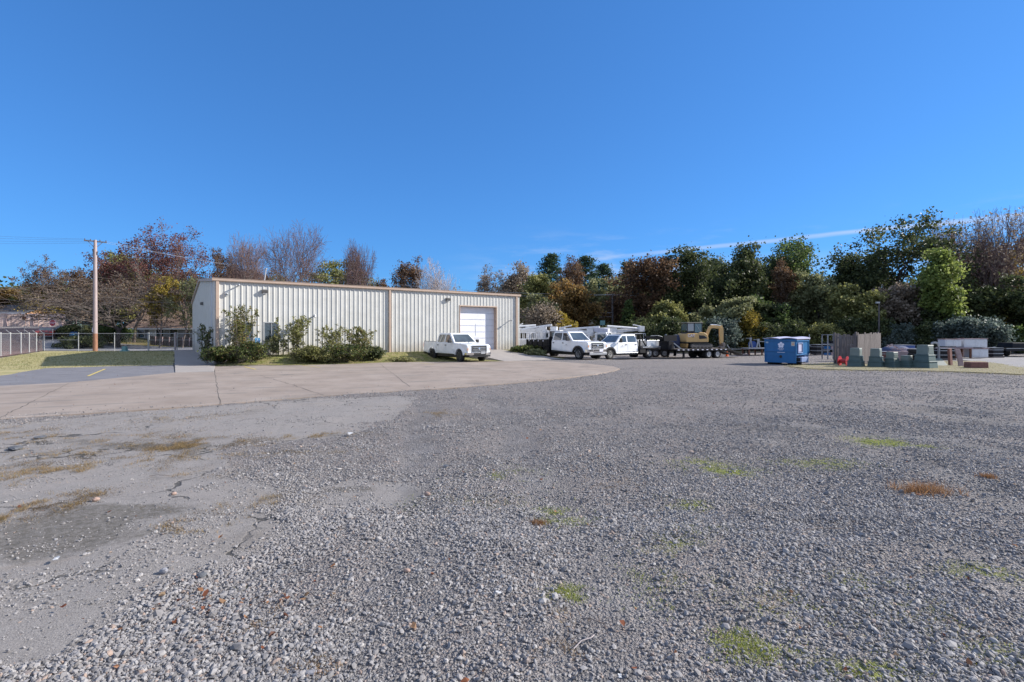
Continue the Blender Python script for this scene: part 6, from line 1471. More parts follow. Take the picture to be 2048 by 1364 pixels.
def cabinet(px,Y,top,bot,wpx,label):
    X=px_at(px,Y); z0=z_at(bot,Y); Ht=z_at(top,Y)-z0; w=wpx/F*Y/2*.9; t=thing('white_cabinet',label,'cabinet',(X,Y,z0),R(-8),'white metal cabinets')
    MB().box(-w,w,-.4,.4,0,Ht).build('case',MT['white_old'],t,bevel=.012); MB().box(-w-.04,w+.04,-.45,.45,Ht+.001,Ht+.04).build('top_panel',MT['slate'],t,bevel=.01)
    MB().box(-w+.06,w*.0-.01,-.42,-.401,.06,Ht-.06).build('door_leaf',MT['white_old'],t,bevel=.005); MB().box(w*.0+.01,w-.06,-.42,-.401,.06,Ht-.06).build('door_leaf',MT['white_old'],t,bevel=.005)
    for x in(-w+.08,w-.22): MB().box(x,x+.14,-.1,.1,Ht+.041,Ht+.08).build('bracket',MT['rust'],t)
Yc=38.0
cabinet(1899,Yc,679,692.5,32,'white cabinet resting on the left end of the steel table')
cabinet(1943,Yc,678,694.5,46,'upper white cabinet stacked on another at the right')
cabinet(1951,Yc-.1,697.5,714,34,'lower white cabinet standing on the ground under another')
def table():
    X=px_at(1912,Yc); t=thing('steel_table','rusty steel work table carrying a white cabinet','table',(X,Yc,Hs(X,Yc)),R(-4)); z=z_at(695.5,Yc)-Hs(X,Yc)
    MB().box(-1.1,.85,-.5,.5,z-.05,z+.03).build('tabletop',MT['slate'],t,bevel=.01)
    for x in(-.95,-.35,.7):
        for y in(-.42,.42): MB().box(x-.05,x+.05,y-.05,y+.05,0,z-.05).build('leg',MT['rust'],t)
    MB().box(-.85,-.1,-.3,.35,0,.55).build('lower_shelf',MT['blacksteel'],t,bevel=.03)
table()
def arch_slab():
    X,Y=px_at(1912,29.0),29.; b=MB(); n=8
    pts=[(0.0+.16*math.sin(i/n*1.3)*1.5-.1,1.0*(1-i/n)) for i in range(n+1)]
    for (x0,z0),(x1,z1) in zip(pts[:-1],pts[1:]): b.hexa([(x1-.02-.0,-.2,z1),(x1+.26,-.2,z1),(x1+.26,-.12,z1),(x1-.02,-.12,z1)],[(x0-.02,-.2,z0),(x0+.26,-.2,z0),(x0+.26,-.12,z0),(x0-.02,-.12,z0)])
    o=b.build('curved_slab',MT['slate'],None,bevel=.01); o.location=(X-.1,Y,Hs(X,Y)); tag(o,'upright mauve grey curved slab between the table and the brown block','slab')
    o=MB().box(-.45,.45,-.25,.25,0,.33,tx=.01,ty=.01).build('brown_block',MT['concblock'],None,bevel=.02); X,Y=px_at(1952,27.3),27.3; o.location=(X,Y,Hs(X,Y)+.02); o.rotation_euler=(0,0,R(-6)); tag(o,'low reddish brown block lying alone in the dry grass','block')
    o=MB().box(-.12,.12,-.06,.06,0,1.0).build('dark_board',MT['concblock'],None,bevel=.01); X,Y=px_at(1901,29.6),29.6; o.location=(X,Y,Hs(X,Y)+.02); o.rotation_euler=(0,R(-6),.4); tag(o,'dark brown upright board just left of the curved slab','board')
arch_slab()
def flat_trailer(px,Y,L,label,rz,rail=True):
    X=px_at(px,Y); t=thing('flat_trailer',label,'trailer',(X,Y,Hs(X,Y)),rz)
    b=MB().box(-L/2,L/2,-1,1,.55,.68); b.box(-L/2,L/2,-1.04,-1.001,.5,.74); b.box(-L/2,L/2,1.001,1.04,.5,.74); b.beam((-L/2,-.6,.6),(-L/2-1.3,0,.5),.09,.1); b.beam((-L/2,.6,.6),(-L/2-1.3,0,.5),.09,.1); b.build('deck',MT['blacksteel'],t)
    MB().box(-L/2,L/2,-1.06,-1.042,.69,.73).build('pale_edge',MT['galv'],t)
    for sd in(-1,1):
        for x in(-.1,.7): wheel(t,x,sd*1.15,.34,.34,.2,sd,'rim',deep=.3)
        MB().prism([(-.6,.62),(-.5,.78),(1.1,.78),(1.2,.62),(1.15,.62),(1.05,.74),(-.45,.74),(-.55,.62)],sd*1.05,sd*1.28).build('mudguard',MT['galv'],t)
    return t
flat_trailer(2030,41,4.4,'black flat trailer with pale mudguards at the right edge',R(8))
flat_trailer(1640,50,5.0,'low dark trailer behind the dumpster and wooden panels',R(-3))
o=MB().box(-1.3,1.3,-.7,.7,.75,1.15,tx=.1,ty=.1).build('dark_crate',MT['blacksteel'],None,bevel=.03); X=px_at(2040,41); o.location=(X,41,Hs(X,41)); tag(o,'dark flat crate lying on the trailer at the right edge','crate')
def reels():
    px,Y=1512,48; X=px_at(px,Y); t=thing('reel_stand','grey reel stand with bent pale frames left of the dumpster','reel stand',(X,Y,Hs(X,Y)),R(3)); 
    MB().box(-1.1,1.6,-.7,.7,.62,.72).build('deck',MT['steel'],t,bevel=.01)
    for i,x in enumerate((-.75,.0,.9,1.4)):
        b=MB(); h=1.62 if i!=1 else 1.5
        b.beam((x-.16,-.4,.72),(x,-.4,h),.07,.10); b.beam((x+.16,-.4,.72),(x,-.4,h),.07,.10); b.beam((x,-.4,h),(x,.4,h),.06,.08); b.box(x-.1,x+.1,-.46,-.34,h-.12,h+.08); b.build('frame',MT['galv'] if i in(1,2) else MT['steel'],t)
    b=MB().beam((.0,-.4,1.35),(.9,-.4,1.3),.06,.06); b.beam((.9,-.4,1.52),(1.4,-.4,1.52),.07,.08); b.build('cross_bar',MT['galv'],t)
    MB().lathe([(.3,-.2),(.32,-.2),(.32,-.16),(.12,-.16),(.12,.16),(.32,.16),(.32,.2),(.3,.2)],(-.35,0,1.05),n=18).build('reel',MT['bluedrum'],t)
    for x in(-1.0,.25,1.5):
        for y in(-.6,.6): MB().box(x-.05,x+.05,y-.05,y+.05,0,.62).build('leg',MT['rust'],t)
    t=thing('flat_rack','dark low steel rack with a pale top edge right of the traffic cones','rack',(px_at(1474,49.5),49.5,Hs(22,49.5)),0)
    b=MB().box(-.9,1.0,-.5,.5,.5,.6); b.build('rack_top',MT['blacksteel'],t); b=MB().box(-.9,1.0,-.53,-.501,.55,.62); b.beam((-.9,-.5,.6),(-1.2,-.5,1.0),.05,.08); b.build('pale_edge',MT['galv'],t)
    for x in(-.8,.9):
        for y in (-.4,.4): MB().box(x-.05,x+.05,y-.05,y+.05,0,.5).build('leg',MT['blacksteel'],t)
    o=MB().tube((-.65,0,.1),(.65,0,.1),.1,.09,10).build('pale_log',MT['polewood'],None); o.location=(px_at(1486,48),48,Hs(22,48)); tag(o,'pale pole piece lying in front of the dark rack','log')
reels()
def cone(px,Y,h,label):
    X=px_at(px,Y); t=thing('traffic_cone',label,'traffic cone',(X,Y,Hs(X,Y)+.02),0,'orange traffic cones')
    MB().lathe([(h*.2,.03),(h*.04,h),(0,h)],ax='z',n=16).build('cone_body',MT['orange'],t); MB().box(-h*.26,h*.26,-h*.26,h*.26,0,.03).build('base',MT['orange'],t,bevel=.01)
    MB().lathe([(h*.146+.004,h*.38),(h*.105+.004,h*.62)],ax='z',n=16).build('reflective_band',MT['bwhite'],t)
cone(1428,46.5,.55,'orange traffic cone directly left of the excavator bucket'); cone(1454,46.8,.62,'orange traffic cone right of the excavator bucket')
# ------------------------------------------------------------------ fences, poles, signs
def chain(mb,p0,p1,z0,z1,sp=.16,r=.0014):
    a=Vector(p0);b_=Vector(p1);L=(b_-a).length;d=(b_-a)/L; hh=z1-z0; n=int((L+hh)/sp)
    V=[]
    for k in range(n):
        for sg in(1,-1):
            s0=k*sp-hh; s1=k*sp
            q0,q1=max(s0,0),min(s1,L)
            if q1<=q0: continue
            za=z0+(q0-s0); zb_=z0+(q1-s0)
            if sg<0: za,zb_=z0+z1-za,z0+z1-zb_
            A=a+d*q0;B_=a+d*q1; mb.tube((A.x,A.y,Hs(A.x,A.y)+za),(B_.x,B_.y,Hs(B_.x,B_.y)+zb_),r,r,3,cap=False)
def chainfence(posts,label,arms=None,mid=None,name='chain_link_fence',h=1.9,mesh=True,every=None):
    t=thing(name,label,'chain link fence' if 'gate' not in name else 'gate',(posts[0][0],posts[0][1],0)); ox,oy=posts[0]
    Lc=lambda x,y,z:(x-ox,y-oy,z)
    for i,(x,y) in enumerate(posts):
        z=Hs(x,y); b=MB().tube(Lc(x,y,z-.1),Lc(x,y,z+h+.03),.038,.038,8); b.lathe([(.05,z+h+.02),(.04,z+h+.08),(0,z+h+.09)],Lc(x,y,0)[:2]+(0,),'z',8)
        if arms: b.tube(Lc(x,y,z+h),Lc(x+arms[0],y+arms[1],z+h+.33),.02,.02,6)
        b.build('post',MT['galv'],t)
    top=[Lc(x,y,Hs(x,y)+h) for x,y in posts]; MB().path(top,.026,8).build('top_rail',MT['galv'],t)
    if mid: 
        b=MB()
        for i in mid: 
            (x0,y0),(x1,y1)=posts[i],posts[i+1]; b.tube(Lc(x0,y0,Hs(x0,y0)+h*.63),Lc(x1,y1,Hs(x1,y1)+h*.63),.02,.02,6)
        b.build('mid_rail',MT['galv'],t)
    if arms:
        b=MB()
        for f in(.4,.7,1.0): b.path([(x-ox+arms[0]*f,y-oy+arms[1]*f,Hs(x,y)+h+.33*f) for x,y in posts],.004,3)
        b.build('barbed_wire',MT['galv'],t)
    if mesh:
        m=MB()
        for (x0,y0),(x1,y1) in zip(posts[:-1],posts[1:]): chain(m,(x0,y0,0),(x1,y1,0),.03,h)
        m.v=[(v[0]-ox,v[1]-oy,v[2]) for v in m.v]; m.build('chain_mesh',MT['galv'],t)
    return t
PA=[(px_at(p,y),y) for p,y in ((-60,35.0),(-26,38.0),(1.6,40.8),(21,44.2),(42,46.4),(58.5,48.9),(73,51.6),(87,54.3))]
chainfence(PA,'chain link fence with slanted barbed wire arms running away at the far left',arms=(-.36,-.05),mid=[6])
PB=[(px_at(p,54.3),54.3) for p in (88.5,157,229,296)]
chainfence(PB,'chain link fence crossing behind the utility pole',arms=None,mid=[0],mesh=True)
PC=[(px_at(p,54.3),54.3) for p in (298,349)]
chainfence(PC,'chain link gate between the fence and the walk',mid=[0],name='chain_link_gate')
PD=[(px_at(p,54.3),54.3) for p in (354.5,395,450)]
chainfence(PD,'short chain link fence running behind the steel building',mid=[0,1])
o=MB().tube((0,0,-.1),(0,0,2.05),.085,.085,10).build('gate_post',MT['polewood'],None); o.location=(px_at(351,53.9),53.9,0); tag(o,'thick pale gate post beside the end of the walk','post')
def utility_pole():
    Y=53.2; X=px_at(190.5,Y); z0=Hs(X,Y); t=thing('utility_pole','tall wooden utility pole with reddish foot standing in the lawn','utility pole',(X,Y,z0)); top=z_at(480,Y)-z0
    MB().lathe([(.215,-.1),(.20,1.9)],ax='z',n=16).build('pole_foot',MT['polebase'],t); MB().lathe([(.2,1.9),(.15,top-.8),(.13,top),(0,top)],ax='z',n=16).build('pole_shaft',MT['polewood'],t)
    b=MB(); 
    for dz_,l in ((-.15,1.1),): b.beam((-.7,-.6,top+dz_),(.75,.6,top+dz_),.1,.11)
    b.beam((0,0,top-.9),(-.45,-.38,top-.2),.03,.05); b.beam((0,0,top-.9),(.45,.38,top-.2),.03,.05); b.build('crossarm',MT['darkpole'],t)
    for q in(-.65,-.3,.3,.68): MB().lathe([(.03,0),(.05,.05),(.03,.08),(.05,.12),(0,.18)],(q,q*.83,top-.09),'z',8).build('insulator',MT['darkpole'],t)
    b=MB().tube((-.17,0,top-1.55),(-.27,0,top-.95),.05,.05,8); b.tube((.16,0,top-1.6),(.27,0,top-1.2),.04,.04,8); b.build('cutout',MT['darkpole'],t)
    b=MB(); c=(-.62,0,top-1.55); b.path([(-.4,0,top-1.9),(-.65,0,top-1.45),(-.75,0,top-1.6),(-.52,0,top-1.95),(-.4,0,top-1.9)],.03); b.tube((-.7,0,top-1.3),(-.85,0,top-1.28),.03); b.tube((-.4,0,top-1.9),(-.17,0,top-1.8),.025); b.build('bracket',MT['darkpole'],t)
    MB().tube((-.2,-.05,.2),(-.16,-.05,top-1.6),.022).build('conduit',MT['steel'],t)
    return X,Y,z0+top
UX,UY,UZ=utility_pole()
def cable(p0,p1,sag,label,mat='wire',r=.009,n=24):
    a=Vector(p0);b_=Vector(p1); pts=[]
    for i in range(n+1):
        t=i/n; p=a.lerp(b_,t); p.z-=sag*4*t*(1-t); pts.append(p)
    o=MB().path(pts,r,4).build('power_line',MT[mat],None); tag(o,label,'power line','overhead power lines')
for i,(q,l) in enumerate(((-.65,'topmost wire running left from the utility pole crossarm'),(-.3,'second wire from the top left of the utility pole'),(.3,'third wire from the top left of the utility pole'),(.68,'lowest of the four wires left of the utility pole crossarm'))):
    cable((UX+q,UY+q*.83,UZ+.02-.06*i),(px_at(-350,UY-3),UY-3+q,UZ+1.2-.45*i),.35,l)
for i,(q,l) in enumerate(((-.3,'upper faint wire running right from the utility pole into the trees'),(.68,'lower faint wire running right from the utility pole into the trees'))):
    cable((UX+q,UY+q*.83,UZ-.05),(px_at(780,110),110,z_at(555,110)-i*.6),1.2,l,r=.012)
cable((px_at(-300,60),60,z_at(590,60)),(px_at(110,75),75,z_at(568,75)),.5,'slanting wire at the far left above the house')
cable((px_at(-300,60),60,z_at(583,60)),(px_at(70,75),75,z_at(566,75)),.5,'upper slanting wire at the far left above the house')
cable((px_at(-300,60),60,z_at(578,60)),(px_at(385,60),60,z_at(604,60)),.6,'long low wire in front of the spreading tree')
Yp=64; 
cable((px_at(600,Yp+6),Yp+6,z_at(545,Yp+6)),(px_at(1225,Yp),Yp,z_at(589,Yp)),.8,'upper pale cable right of the steel building','palewire',.02)
cable((px_at(600,Yp+6),Yp+6,z_at(552,Yp+6)),(px_at(1225,Yp),Yp,z_at(589.5,Yp)),1.1,'second pale cable right of the steel building','palewire',.016)
cable((px_at(1225,Yp),Yp,z_at(589,Yp)),(px_at(1560,Yp+8),Yp+8,z_at(570,Yp+8)),.7,'pale cable running right from the dark pole','palewire',.018)
cable((px_at(900,Yp),Yp,z_at(624,Yp)),(px_at(1225,Yp),Yp,z_at(625,Yp)),.2,'lower pale cable left of the dark pole','palewire',.016)
cable((px_at(900,Yp),Yp,z_at(629,Yp)),(px_at(1225,Yp),Yp,z_at(633,Yp)),.3,'lowest pale cable left of the dark pole','palewire',.014)
def darkpole(px,Y,top,label,lamp=False,r=.14):
    X=px_at(px,Y); z=Hs(X,Y); t=thing('dark_pole',label,'utility pole',(X,Y,z)); h=z_at(top,Y)-z; MB().lathe([(r,-.1),(r*.75,h),(0,h)],ax='z',n=10).build('pole_shaft',MT['darkpole'],t)
    if lamp: MB().box(-.32,.05,-.1,.1,h-.05,h+.12).build('lamp_head',MT['galv'],t,bevel=.02)
    else: MB().beam((-.5,0,h-.2),(.5,0,h-.2),.08,.1).build('crossarm',MT['darkpole'],t)
darkpole(1225,Yp,587,'dark pole before the mauve roofed house'); darkpole(1758,50.5,606,'slim dark pole with a small pale lamp among the right trees',True,.09)
def post_sign(px,Y,top,bot,kind,label,w=.75,h=.75,mat='red',txt=None):
    X=px_at(px,Y); z=Hs(X,Y); zt=z_at(top,Y); t=thing('road_sign',label,'sign',(X,Y,z))
    MB().tube((0,0,-.1),(0,0,zt-z-.05),.03,.03,8).build('post',MT['galv'],t); c=zt-z-h/2
    if kind=='oct':
        b=MB().prism([(w/2*math.cos(R(22.5+45*k))*1.08,c+w/2*math.sin(R(22.5+45*k))*1.08) for k in range(8)],-.05,-.035); s_=b.build('sign_face',MT['red'],t)
        b=MB().prism([(w/2*math.cos(R(22.5+45*k))*1.16,c+w/2*math.sin(R(22.5+45*k))*1.16) for k in range(8)],-.034,-.028); b.build('sign_border',MT['bwhite'],s_)
        text_obj(txt,.30,MT['bwhite'],s_,face_M((0,-.056,c),0))
    else:
        s_=MB().box(-w/2,w/2,-.05,-.03,c-h/2,c+h/2).build('sign_face',MT[mat],t,bevel=.01)
post_sign(105.5,63,640,0,'oct','red octagonal stop sign before the pale board fence',txt='STOP',w=.74,h=.74)
post_sign(49,66,633.5,0,'box','small dark red rectangular sign on a post at the far left',w=.62,h=.32,mat='rust')
post_sign(187,57.5,655.5,0,'box','small pinkish white sign just left of the utility pole',w=.26,h=.5,mat='bwhite')
post_sign(1205,60,641,0,'box','green street sign on a post right before the mauve roofed house',w=.6,h=.55,mat='teal')
t=thing('utility_pedestal','teal plastic utility pedestal at the edge of the lawn','utility box',(px_at(249.5,52.6),52.6,0)); MB().hexa([(-.35,-.3,0),(.35,-.3,0),(.35,.3,0),(-.35,.3,0)],[(-.3,-.25,.14),(.3,-.25,.14),(.3,.25,.14),(-.3,.25,.14)]).build('base',MT['teal'],t,bevel=.01); MB().box(-.22,.22,-.2,.2,.14,.55,tx=.05,ty=.05).build('cover',MT['teal'],t,bevel=.02)
t=thing('wheeled_bin','blue wheeled bin at the street behind the fence','bin',(px_at(146,66),66,Hs(px_at(146,66),66))); MB().hexa([(-.25,-.25,.08),(.25,-.25,.08),(.25,.3,.08),(-.25,.3,.08)],[(-.3,-.3,.95),(.3,-.3,.95),(.3,.35,.95),(-.3,.35,.95)]).build('bin_body',MT['cyan'],t,bevel=.02); MB().box(-.32,.32,-.33,.37,.96,1.02).build('lid',MT['bluedrum'],t,bevel=.02)
def boardfence(px0,px1,Y0,Y1,h,label,mat,seed,bw=.5,name='board_fence'):
    rs=random.Random(seed); a=Vector((px_at(px0,Y0),Y0,0)); b_=Vector((px_at(px1,Y1),Y1,0)); L=(b_-a).length; d=(b_-a)/L; t=thing(name,label,'fence',(a.x,a.y,0)); m=MB(); s=0; pp=MB(); k=0
    nrm=Vector((-d.y,d.x,0))
    while s<L:
        w=bw*rs.uniform(.7,1.2); w=min(w,L-s+.01); p=d*s; q=d*(s+w-.02); zz=Hs(a.x+p.x,a.y+p.y); hh=h*rs.uniform(.96,1.02); o=nrm*rs.uniform(0,.03)
        m.hexa([(p.x+o.x,p.y+o.y,zz-.1),(q.x+o.x,q.y+o.y,zz-.1),(q.x+nrm.x*.05,q.y+nrm.y*.05,zz-.1),(p.x+nrm.x*.05,p.y+nrm.y*.05,zz-.1)],[(p.x+o.x,p.y+o.y,zz+hh),(q.x+o.x,q.y+o.y,zz+hh),(q.x+nrm.x*.05,q.y+nrm.y*.05,zz+hh),(p.x+nrm.x*.05,p.y+nrm.y*.05,zz+hh)]); s+=w
        k+=1
        if k%6==0: MB().tube((p.x-nrm.x*.1,p.y-nrm.y*.1,zz-.1),(p.x-nrm.x*.1,p.y-nrm.y*.1,zz+h),.07).build('post',MT['slate'],t)
    m.build('boards',MT[mat],t)
boardfence(-80,132,80,87,2.2,'tall bleached wooden board fence below the dark roofed house','pinkwood',3,.55)
boardfence(133,164,79,82,1.5,'short dark green fence piece right of the bleached board fence','padgreen',4,.4)
boardfence(165,191,80,80,1.25,'pale bluish fence panels just left of the utility pole','padtop',5,.5)
boardfence(300,560,67.5,67.5,1.25,'dark low board fence before the brown roofed house','oldwood',6,.16)
# ------------------------------------------------------------------ houses
def house(name,label,px0,px1,Y,zb,eave,ridge,depth,rmat,wmat,ext=.5,gable=True):
    X0,X1=px_at(px0,Y),px_at(px1,Y); t=thing(name,label,'house',((X0+X1)/2,Y,zb)); w=(X1-X0)/2; he=eave-zb; hr=ridge-zb
    b=MB().box(-w,w,0,depth,-.5,he); 
    b.prism([],0,0) if 0 else None
    for x in(-w,w-.1): b.add([(x,0,he),(x,depth,he),(x,depth/2,hr-.12),(x+.1,0,he),(x+.1,depth,he),(x+.1,depth/2,hr-.12)],[(0,1,2),(5,4,3),(0,2,5,3),(1,4,5,2)])
    b.build('wall',MT[wmat],t)
    r=MB(); e=ext
    for sg in(0,1):
        ya,yb_=(-e,depth/2) if sg==0 else (depth+e,depth/2); za=he-.12; r.hexa([(-w-e,min(ya,yb_),za if sg==0 else hr),(w+e,min(ya,yb_),za if sg==0 else hr),(w+e,max(ya,yb_),hr if sg==0 else za),(-w-e,max(ya,yb_),hr if sg==0 else za)],[(-w-e,min(ya,yb_),(za if sg==0 else hr)+.14),(w+e,min(ya,yb_),(za if sg==0 else hr)+.14),(w+e,max(ya,yb_),(hr if sg==0 else za)+.14),(-w-e,max(ya,yb_),(hr if sg==0 else za)+.14)])
    r.build('roof',MT[rmat],t)
    MB().box(-w-e,w+e,-e-.04,-e-.003,he-.16,he+.04).build('fascia',MT['trimwhite'],t)
    return t,w,he
def hwin(t,x,z0,z1,w,y=0):
    b=MB().box(x-w/2,x+w/2,y-.06,y-.002,z0,z0+.06); b.box(x-w/2,x+w/2,y-.06,y-.002,z1-.06,z1); b.box(x-w/2,x-w/2+.06,y-.06,y-.002,z0+.06,z1-.06); b.box(x+w/2-.06,x+w/2,y-.06,y-.002,z0+.06,z1-.06); f=b.build('window',MT['trimwhite'],t); MB().box(x-w/2+.06,x+w/2-.06,y-.03,y-.004,z0+.06,z1-.06).build('pane',MT['glass'],f)
zb=Hs(-85,92)
t,w,he=house('house','low house with a dark grey roof at the far left',-150,50,91.5,zb,z_at(626,91.5),z_at(609,91.5),8,'roofdark','tanwall',.6)
hwin(t,3,.9,2.0,1.4); hwin(t,-4,.9,2.0,1.4)
Y=72; t,w,he=house('house','house with a big brown roof and grey siding behind the chain link fence',262,560,Y,.35,z_at(657,Y),6.4,11,'roofbrown','sidingblue',.7)
for x in(-w+4.2,-w+6.2): hwin(t,x,1.0,2.2,1.2)
hwin(t,-w+1.5,.9,2.1,1.0); MB().box(-w+2.6,-w+3.5,-.05,-.003,.1,2.15).build('door',MT['trimwhite'],t)
MB().box(-w+1.6,-w+2.8,3.0,4.0,he,he+2.7).build('chimney',MT['darkpole'],t,bevel=.02)
for x in(-w+.6,-w+3.9): MB().box(x,x+.12,-.62,-.5,0,he-.1).build('porch_post',MT['trimwhite'],t)
Y=86; zb=Hs(16,86); t,w,he=house('house','white and brick house with a mauve roof seen through the trees',1166,1268,Y,zb,z_at(633,Y),z_at(611,Y),9,'roofpurple','sidingwhite',.6)
MB().box(-w-.02,w+.02,-.09,-.003,-.4,z_at(650,Y)-zb).build('brick_wall',MT['brick'],t)
hwin(t,-1.2,z_at(648,Y)-zb,z_at(638,Y)-zb,1.4); hwin(t,2.6,z_at(648,Y)-zb,z_at(638,Y)-zb,1.0)
# far pale building just visible at the left over the roofs
t=thing('apartment_building','distant tan building peeking between the left trees','building',(px_at(34,150),150,3)); MB().box(-2,2.6,0,6,0,z_at(584,150)-3).build('wall',MT['tanwall'],t); MB().box(-2.2,2.8,-.2,6.2,z_at(584,150)-3,z_at(581,150)-3).build('roof',MT['trimwhite'],t)
for k in range(3): hwin(t,-1+1.5*k,z_at(602,150)-3,z_at(595,150)-3,.8)
# parked cars across the street
def sedan(px,Y,rz,mat,label):
    X=px_at(px,Y); t=thing('parked_car',label,'car',(X,Y,Hs(X,Y)+.05),rz,'cars parked across the street'); r=.32
    ar=lambda cx:[(cx+.38*math.cos(R(10+160*i/8)),r+.38*math.sin(R(10+160*i/8))) for i in range(9)]
    pl=[(-2.2,.3),(-2.25,.75),(-2.1,.95),(-1.5,1.0),(.9,.98),(2.0,.82),(2.2,.65),(2.2,.3)]+ar(1.35)+ar(-1.35)
    MB().prism(pl,-.88,.88).build('body',MT[mat],t,bevel=.05,seg=3)
    bt=[(.95,-.78,.97),(.95,.78,.97),(-1.75,.78,.97),(-1.75,-.78,.97)]; tp=[(.15,-.6,1.43),(.15,.6,1.43),(-1.15,.6,1.43),(-1.15,-.6,1.43)]; MB().hexa(bt,tp).build('cabin',MT[mat],t,bevel=.05)
    for c,o in(([bt[0],bt[1],tp[1],tp[0]],(1,0,1)),([bt[3],bt[2],tp[2],tp[3]],(-1,0,1))): pane(c,[(.06,.08),(.94,.08),(.92,.9),(.08,.9)],.008,out=o).build('window',MT['glass'],t)
    for sd in(-1,1):
        c=[(.95,sd*.78,.97),(-1.75,sd*.78,.97),(-1.15,sd*.6,1.43),(.15,sd*.6,1.43)]; pane(c,[(.12,.1),(.92,.1),(.93,.88),(.06,.88)],.008,out=(0,sd,0)).build('window',MT['glass'],t)
        for x in(1.35,-1.35): wheel(t,x,sd*.8,r,r,.2,sd,'rim',deep=.12)
        MB().box(-2.27,-2.2,min(sd*.5,sd*.82),max(sd*.5,sd*.82),.68,.85).build('tail_light',MT['redlens'],t); MB().box(2.14,2.215,min(sd*.5,sd*.8),max(sd*.5,sd*.8),.55,.7).build('headlight',MT['lamp'],t)
sedan(97,66,R(122),'redcar','red car parked beyond the corner of the chain link fence')
sedan(143,68,R(8),'darkcar','dark car standing in shade left of the utility pole')
sedan(203,69,R(5),'white','white car mostly hidden right of the utility pole')

# single stones, scraps and sticks one can point at on the yard
def rock(px,py,s,mat,label,flat=.6,seed=1):
    X,Y=G(px,py); rs=np.random.RandomState(seed); v,f=ico(); bm=bmesh.new(); vs=[bm.verts.new(p*(1+(rs.rand()-.5)*.45)*np.array((s,s*.75,s*flat))) for p in v]
    for q in f: bm.faces.new([vs[k] for k in q])
    bmesh.ops.bevel(bm,geom=bm.edges[:],offset=s*.12,segments=1,affect='EDGES')
    me=bpy.data.meshes.new('stone'); bm.to_mesh(me); bm.free(); me.materials.append(mat); o=link('stone',me); o.location=(X,Y,float(ground_z(np.array([X]),np.array([Y]))[0])+s*flat*.55); o.rotation_euler=(0,0,rs.rand()*6); tag(o,label,'stone')
m1=pm('pink_stone',(.30,.21,.17),.8,0,.2,20,bump=.3); m2=pm('dark_stone',(.085,.09,.10),.8,0,.25,20,bump=.3); m3=pm('grey_stone',(.24,.24,.26),.8,0,.2,20,bump=.3)
rock(348,987,.038,m1,'pale pink stone alone on the worn pavement right of the dark stain',.7,2)
rock(192,1001,.05,m1,'reddish stone at the upper edge of the dark stain on the left pavement',.6,3)
rock(404,1153,.05,m2,'dark angular stone where the pavement meets the gravel at the lower left',.5,4)
rock(328,1143,.045,m3,'grey peaked stone left of the dark angular stone',.7,5)
rock(621,1343,.042,m3,'flat round grey stone at the bottom edge left of centre',.25,6)
rock(30,897,.16,m2,'dark low lump of broken asphalt at the left edge among the weeds',.25,7)
rock(80,875,.14,m2,'dark broken asphalt lump between the weeds at the upper left',.25,8)
rock(855,992,.05,m1,'small reddish stone on the gravel in the middle of the yard',.7,9)
rock(815,1145,.035,m1,'tan stone in the dark gravel below the middle of the yard',.6,10)
def scrap(px,py,s,label,seed,mat):
    X,Y=G(px,py); rs=np.random.RandomState(seed); b=MB(); n=5; P=[]
    for i in range(n+1):
        for j in range(3): P.append((s*(i/n-.5)*2,s*.5*(j/2-.5)*2+rs.uniform(-.1,.1)*s,rs.uniform(0,.35)*s+.01))
    b.add(P,[(i*3+j,i*3+3+j,i*3+4+j,i*3+1+j) for i in range(n) for j in range(2)]); o=b.build('paper_scrap',mat,None); o.location=(X,Y,float(ground_z(np.array([X]),np.array([Y]))[0])+.02); o.rotation_euler=(0,0,rs.rand()*3); tag(o,label,'litter')
mw=pm('white_paper',(.5,.5,.5),.8)
scrap(700,871,.08,'thin white scrap lying far out on the worn pavement',1,mw); scrap(997,1197,.022,'crumpled white scrap on the gravel near the bottom centre',2,mw); scrap(112,1122,.035,'pale grey scrap below the dark stain at the left',3,pm('grey_paper',(.45,.46,.48),.8)); scrap(1240,1357,.018,'white strip at the bottom edge right of centre',4,mw)
def stick(px,py,L,ang,label,mat='twigpale'):
    X,Y=G(px,py); z=float(ground_z(np.array([X]),np.array([Y]))[0])+.022; b=MB().path([(-L/2,0,0),(-L*.1,.01,.012),(L*.25,-.006,.01),(L/2,.012,.0)],.0035,5); b.tube((L*.1,0,.01),(L*.3,L*.12,.012),.002,.001,4); o=b.build('stick',MT[mat],None); o.location=(X,Y,z); o.rotation_euler=(0,0,ang); tag(o,label,'stick')
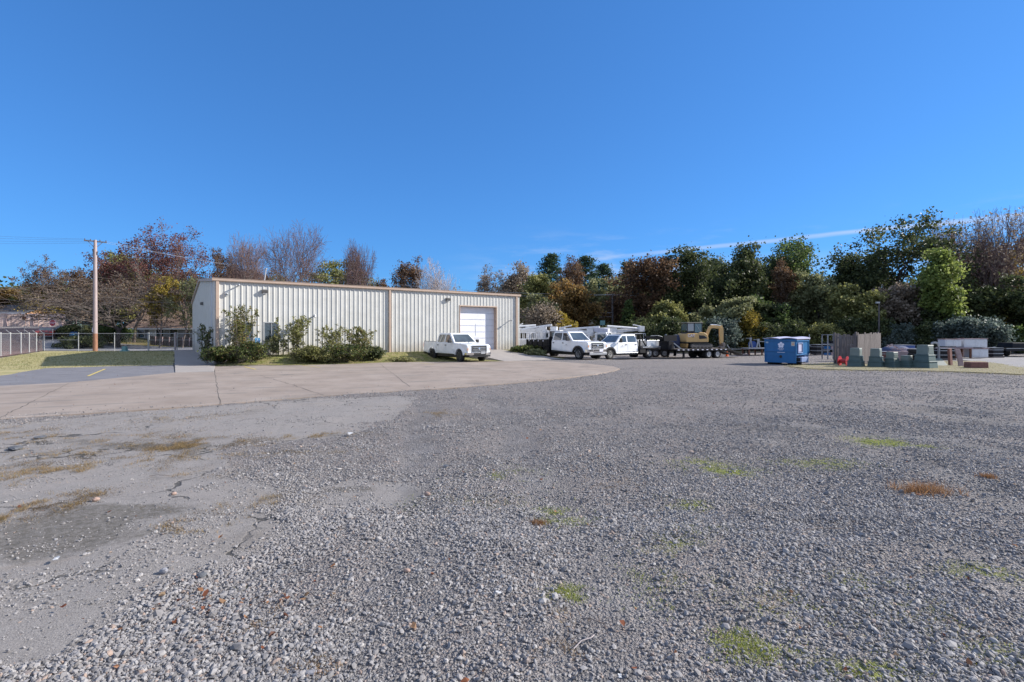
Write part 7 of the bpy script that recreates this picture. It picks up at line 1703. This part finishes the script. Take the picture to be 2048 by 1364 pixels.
stick(1170,1290,.20,R(40),'thin pale stick lying on the gravel at the bottom right of centre'); stick(1185,1245,.16,R(-25),'thin dark stick on the gravel above the pale stick','bark'); stick(318,951,.25,R(5),'dark short stick on the left pavement under the weed patches','bark'); stick(1650,1062,.4,R(4),'dark stick lying across the coarse gravel heap at the right','bark')

def pallet_box(px,Y,w,dp,h,rz,label,mat='slate',cat='crate',name='storage_crate'):
    X=px_at(px,Y); t=thing(name,label,cat,(X,Y,Hs(X,Y)+.02),R(rz),'crates and pallets in the storage rows')
    b=MB()
    for y in (-dp/2,-.04,dp/2-.08): b.box(-w/2,w/2,y,y+.08,0,.09)
    n=6
    for i in range(n): b.box(-w/2+w*i/n,-w/2+w*(i+.8)/n,-dp/2,dp/2,.092,.112)
    b.build('pallet',MT['oldwood'],t)
    b=MB().box(-w/2+.04,w/2-.04,-dp/2+.04,dp/2-.04,.114,h,tx=.01,ty=.01); bx=b.build('box_body',MT[mat],t,bevel=.015)
    b=MB()
    for z in(.3,.75): 
        zz=.114+(h-.114)*z; b.box(-w/2+.025,w/2-.025,-dp/2+.02,dp/2-.02,zz,zz+.05)
    b.box(-w/2+.02,w/2-.02,-dp/2+.02,dp/2-.02,h-.002,h+.03); b.build('band',MT['steel'],bx)
for q in ((1730,33.5,1.0,.8,.95,8,'dark crate on a pallet behind the two wide green grey boxes','blacksteel'),(1772,32.2,.9,.8,.7,-10,'low reddish crate behind the second wide green grey box','concblock'),(1806,35.5,1.2,.9,1.05,4,'dark blue crate behind the blue tarp heap','bluedrum'),(1836,33.0,.9,.8,.85,12,'black crate right behind the stack of tyres','blacksteel'),(1888,36.0,1.0,.8,.8,-6,'black crate under the left end of the steel table','blacksteel'),(1925,39.5,.9,.8,.9,3,'rusty crate behind the middle of the steel table','rust'),(1640,45,1.3,.9,.9,5,'dark crate behind the dumpster rod','blacksteel'),(1985,39.0,1.0,.9,.75,9,'dark crate right of the stacked white cabinets','blacksteel'),(1696,34.5,.9,.8,1.1,-5,'mauve crate behind the shaded board panel','slate')):
    pallet_box(q[0],q[1],q[2],q[3],q[4],q[5],q[6],q[7])
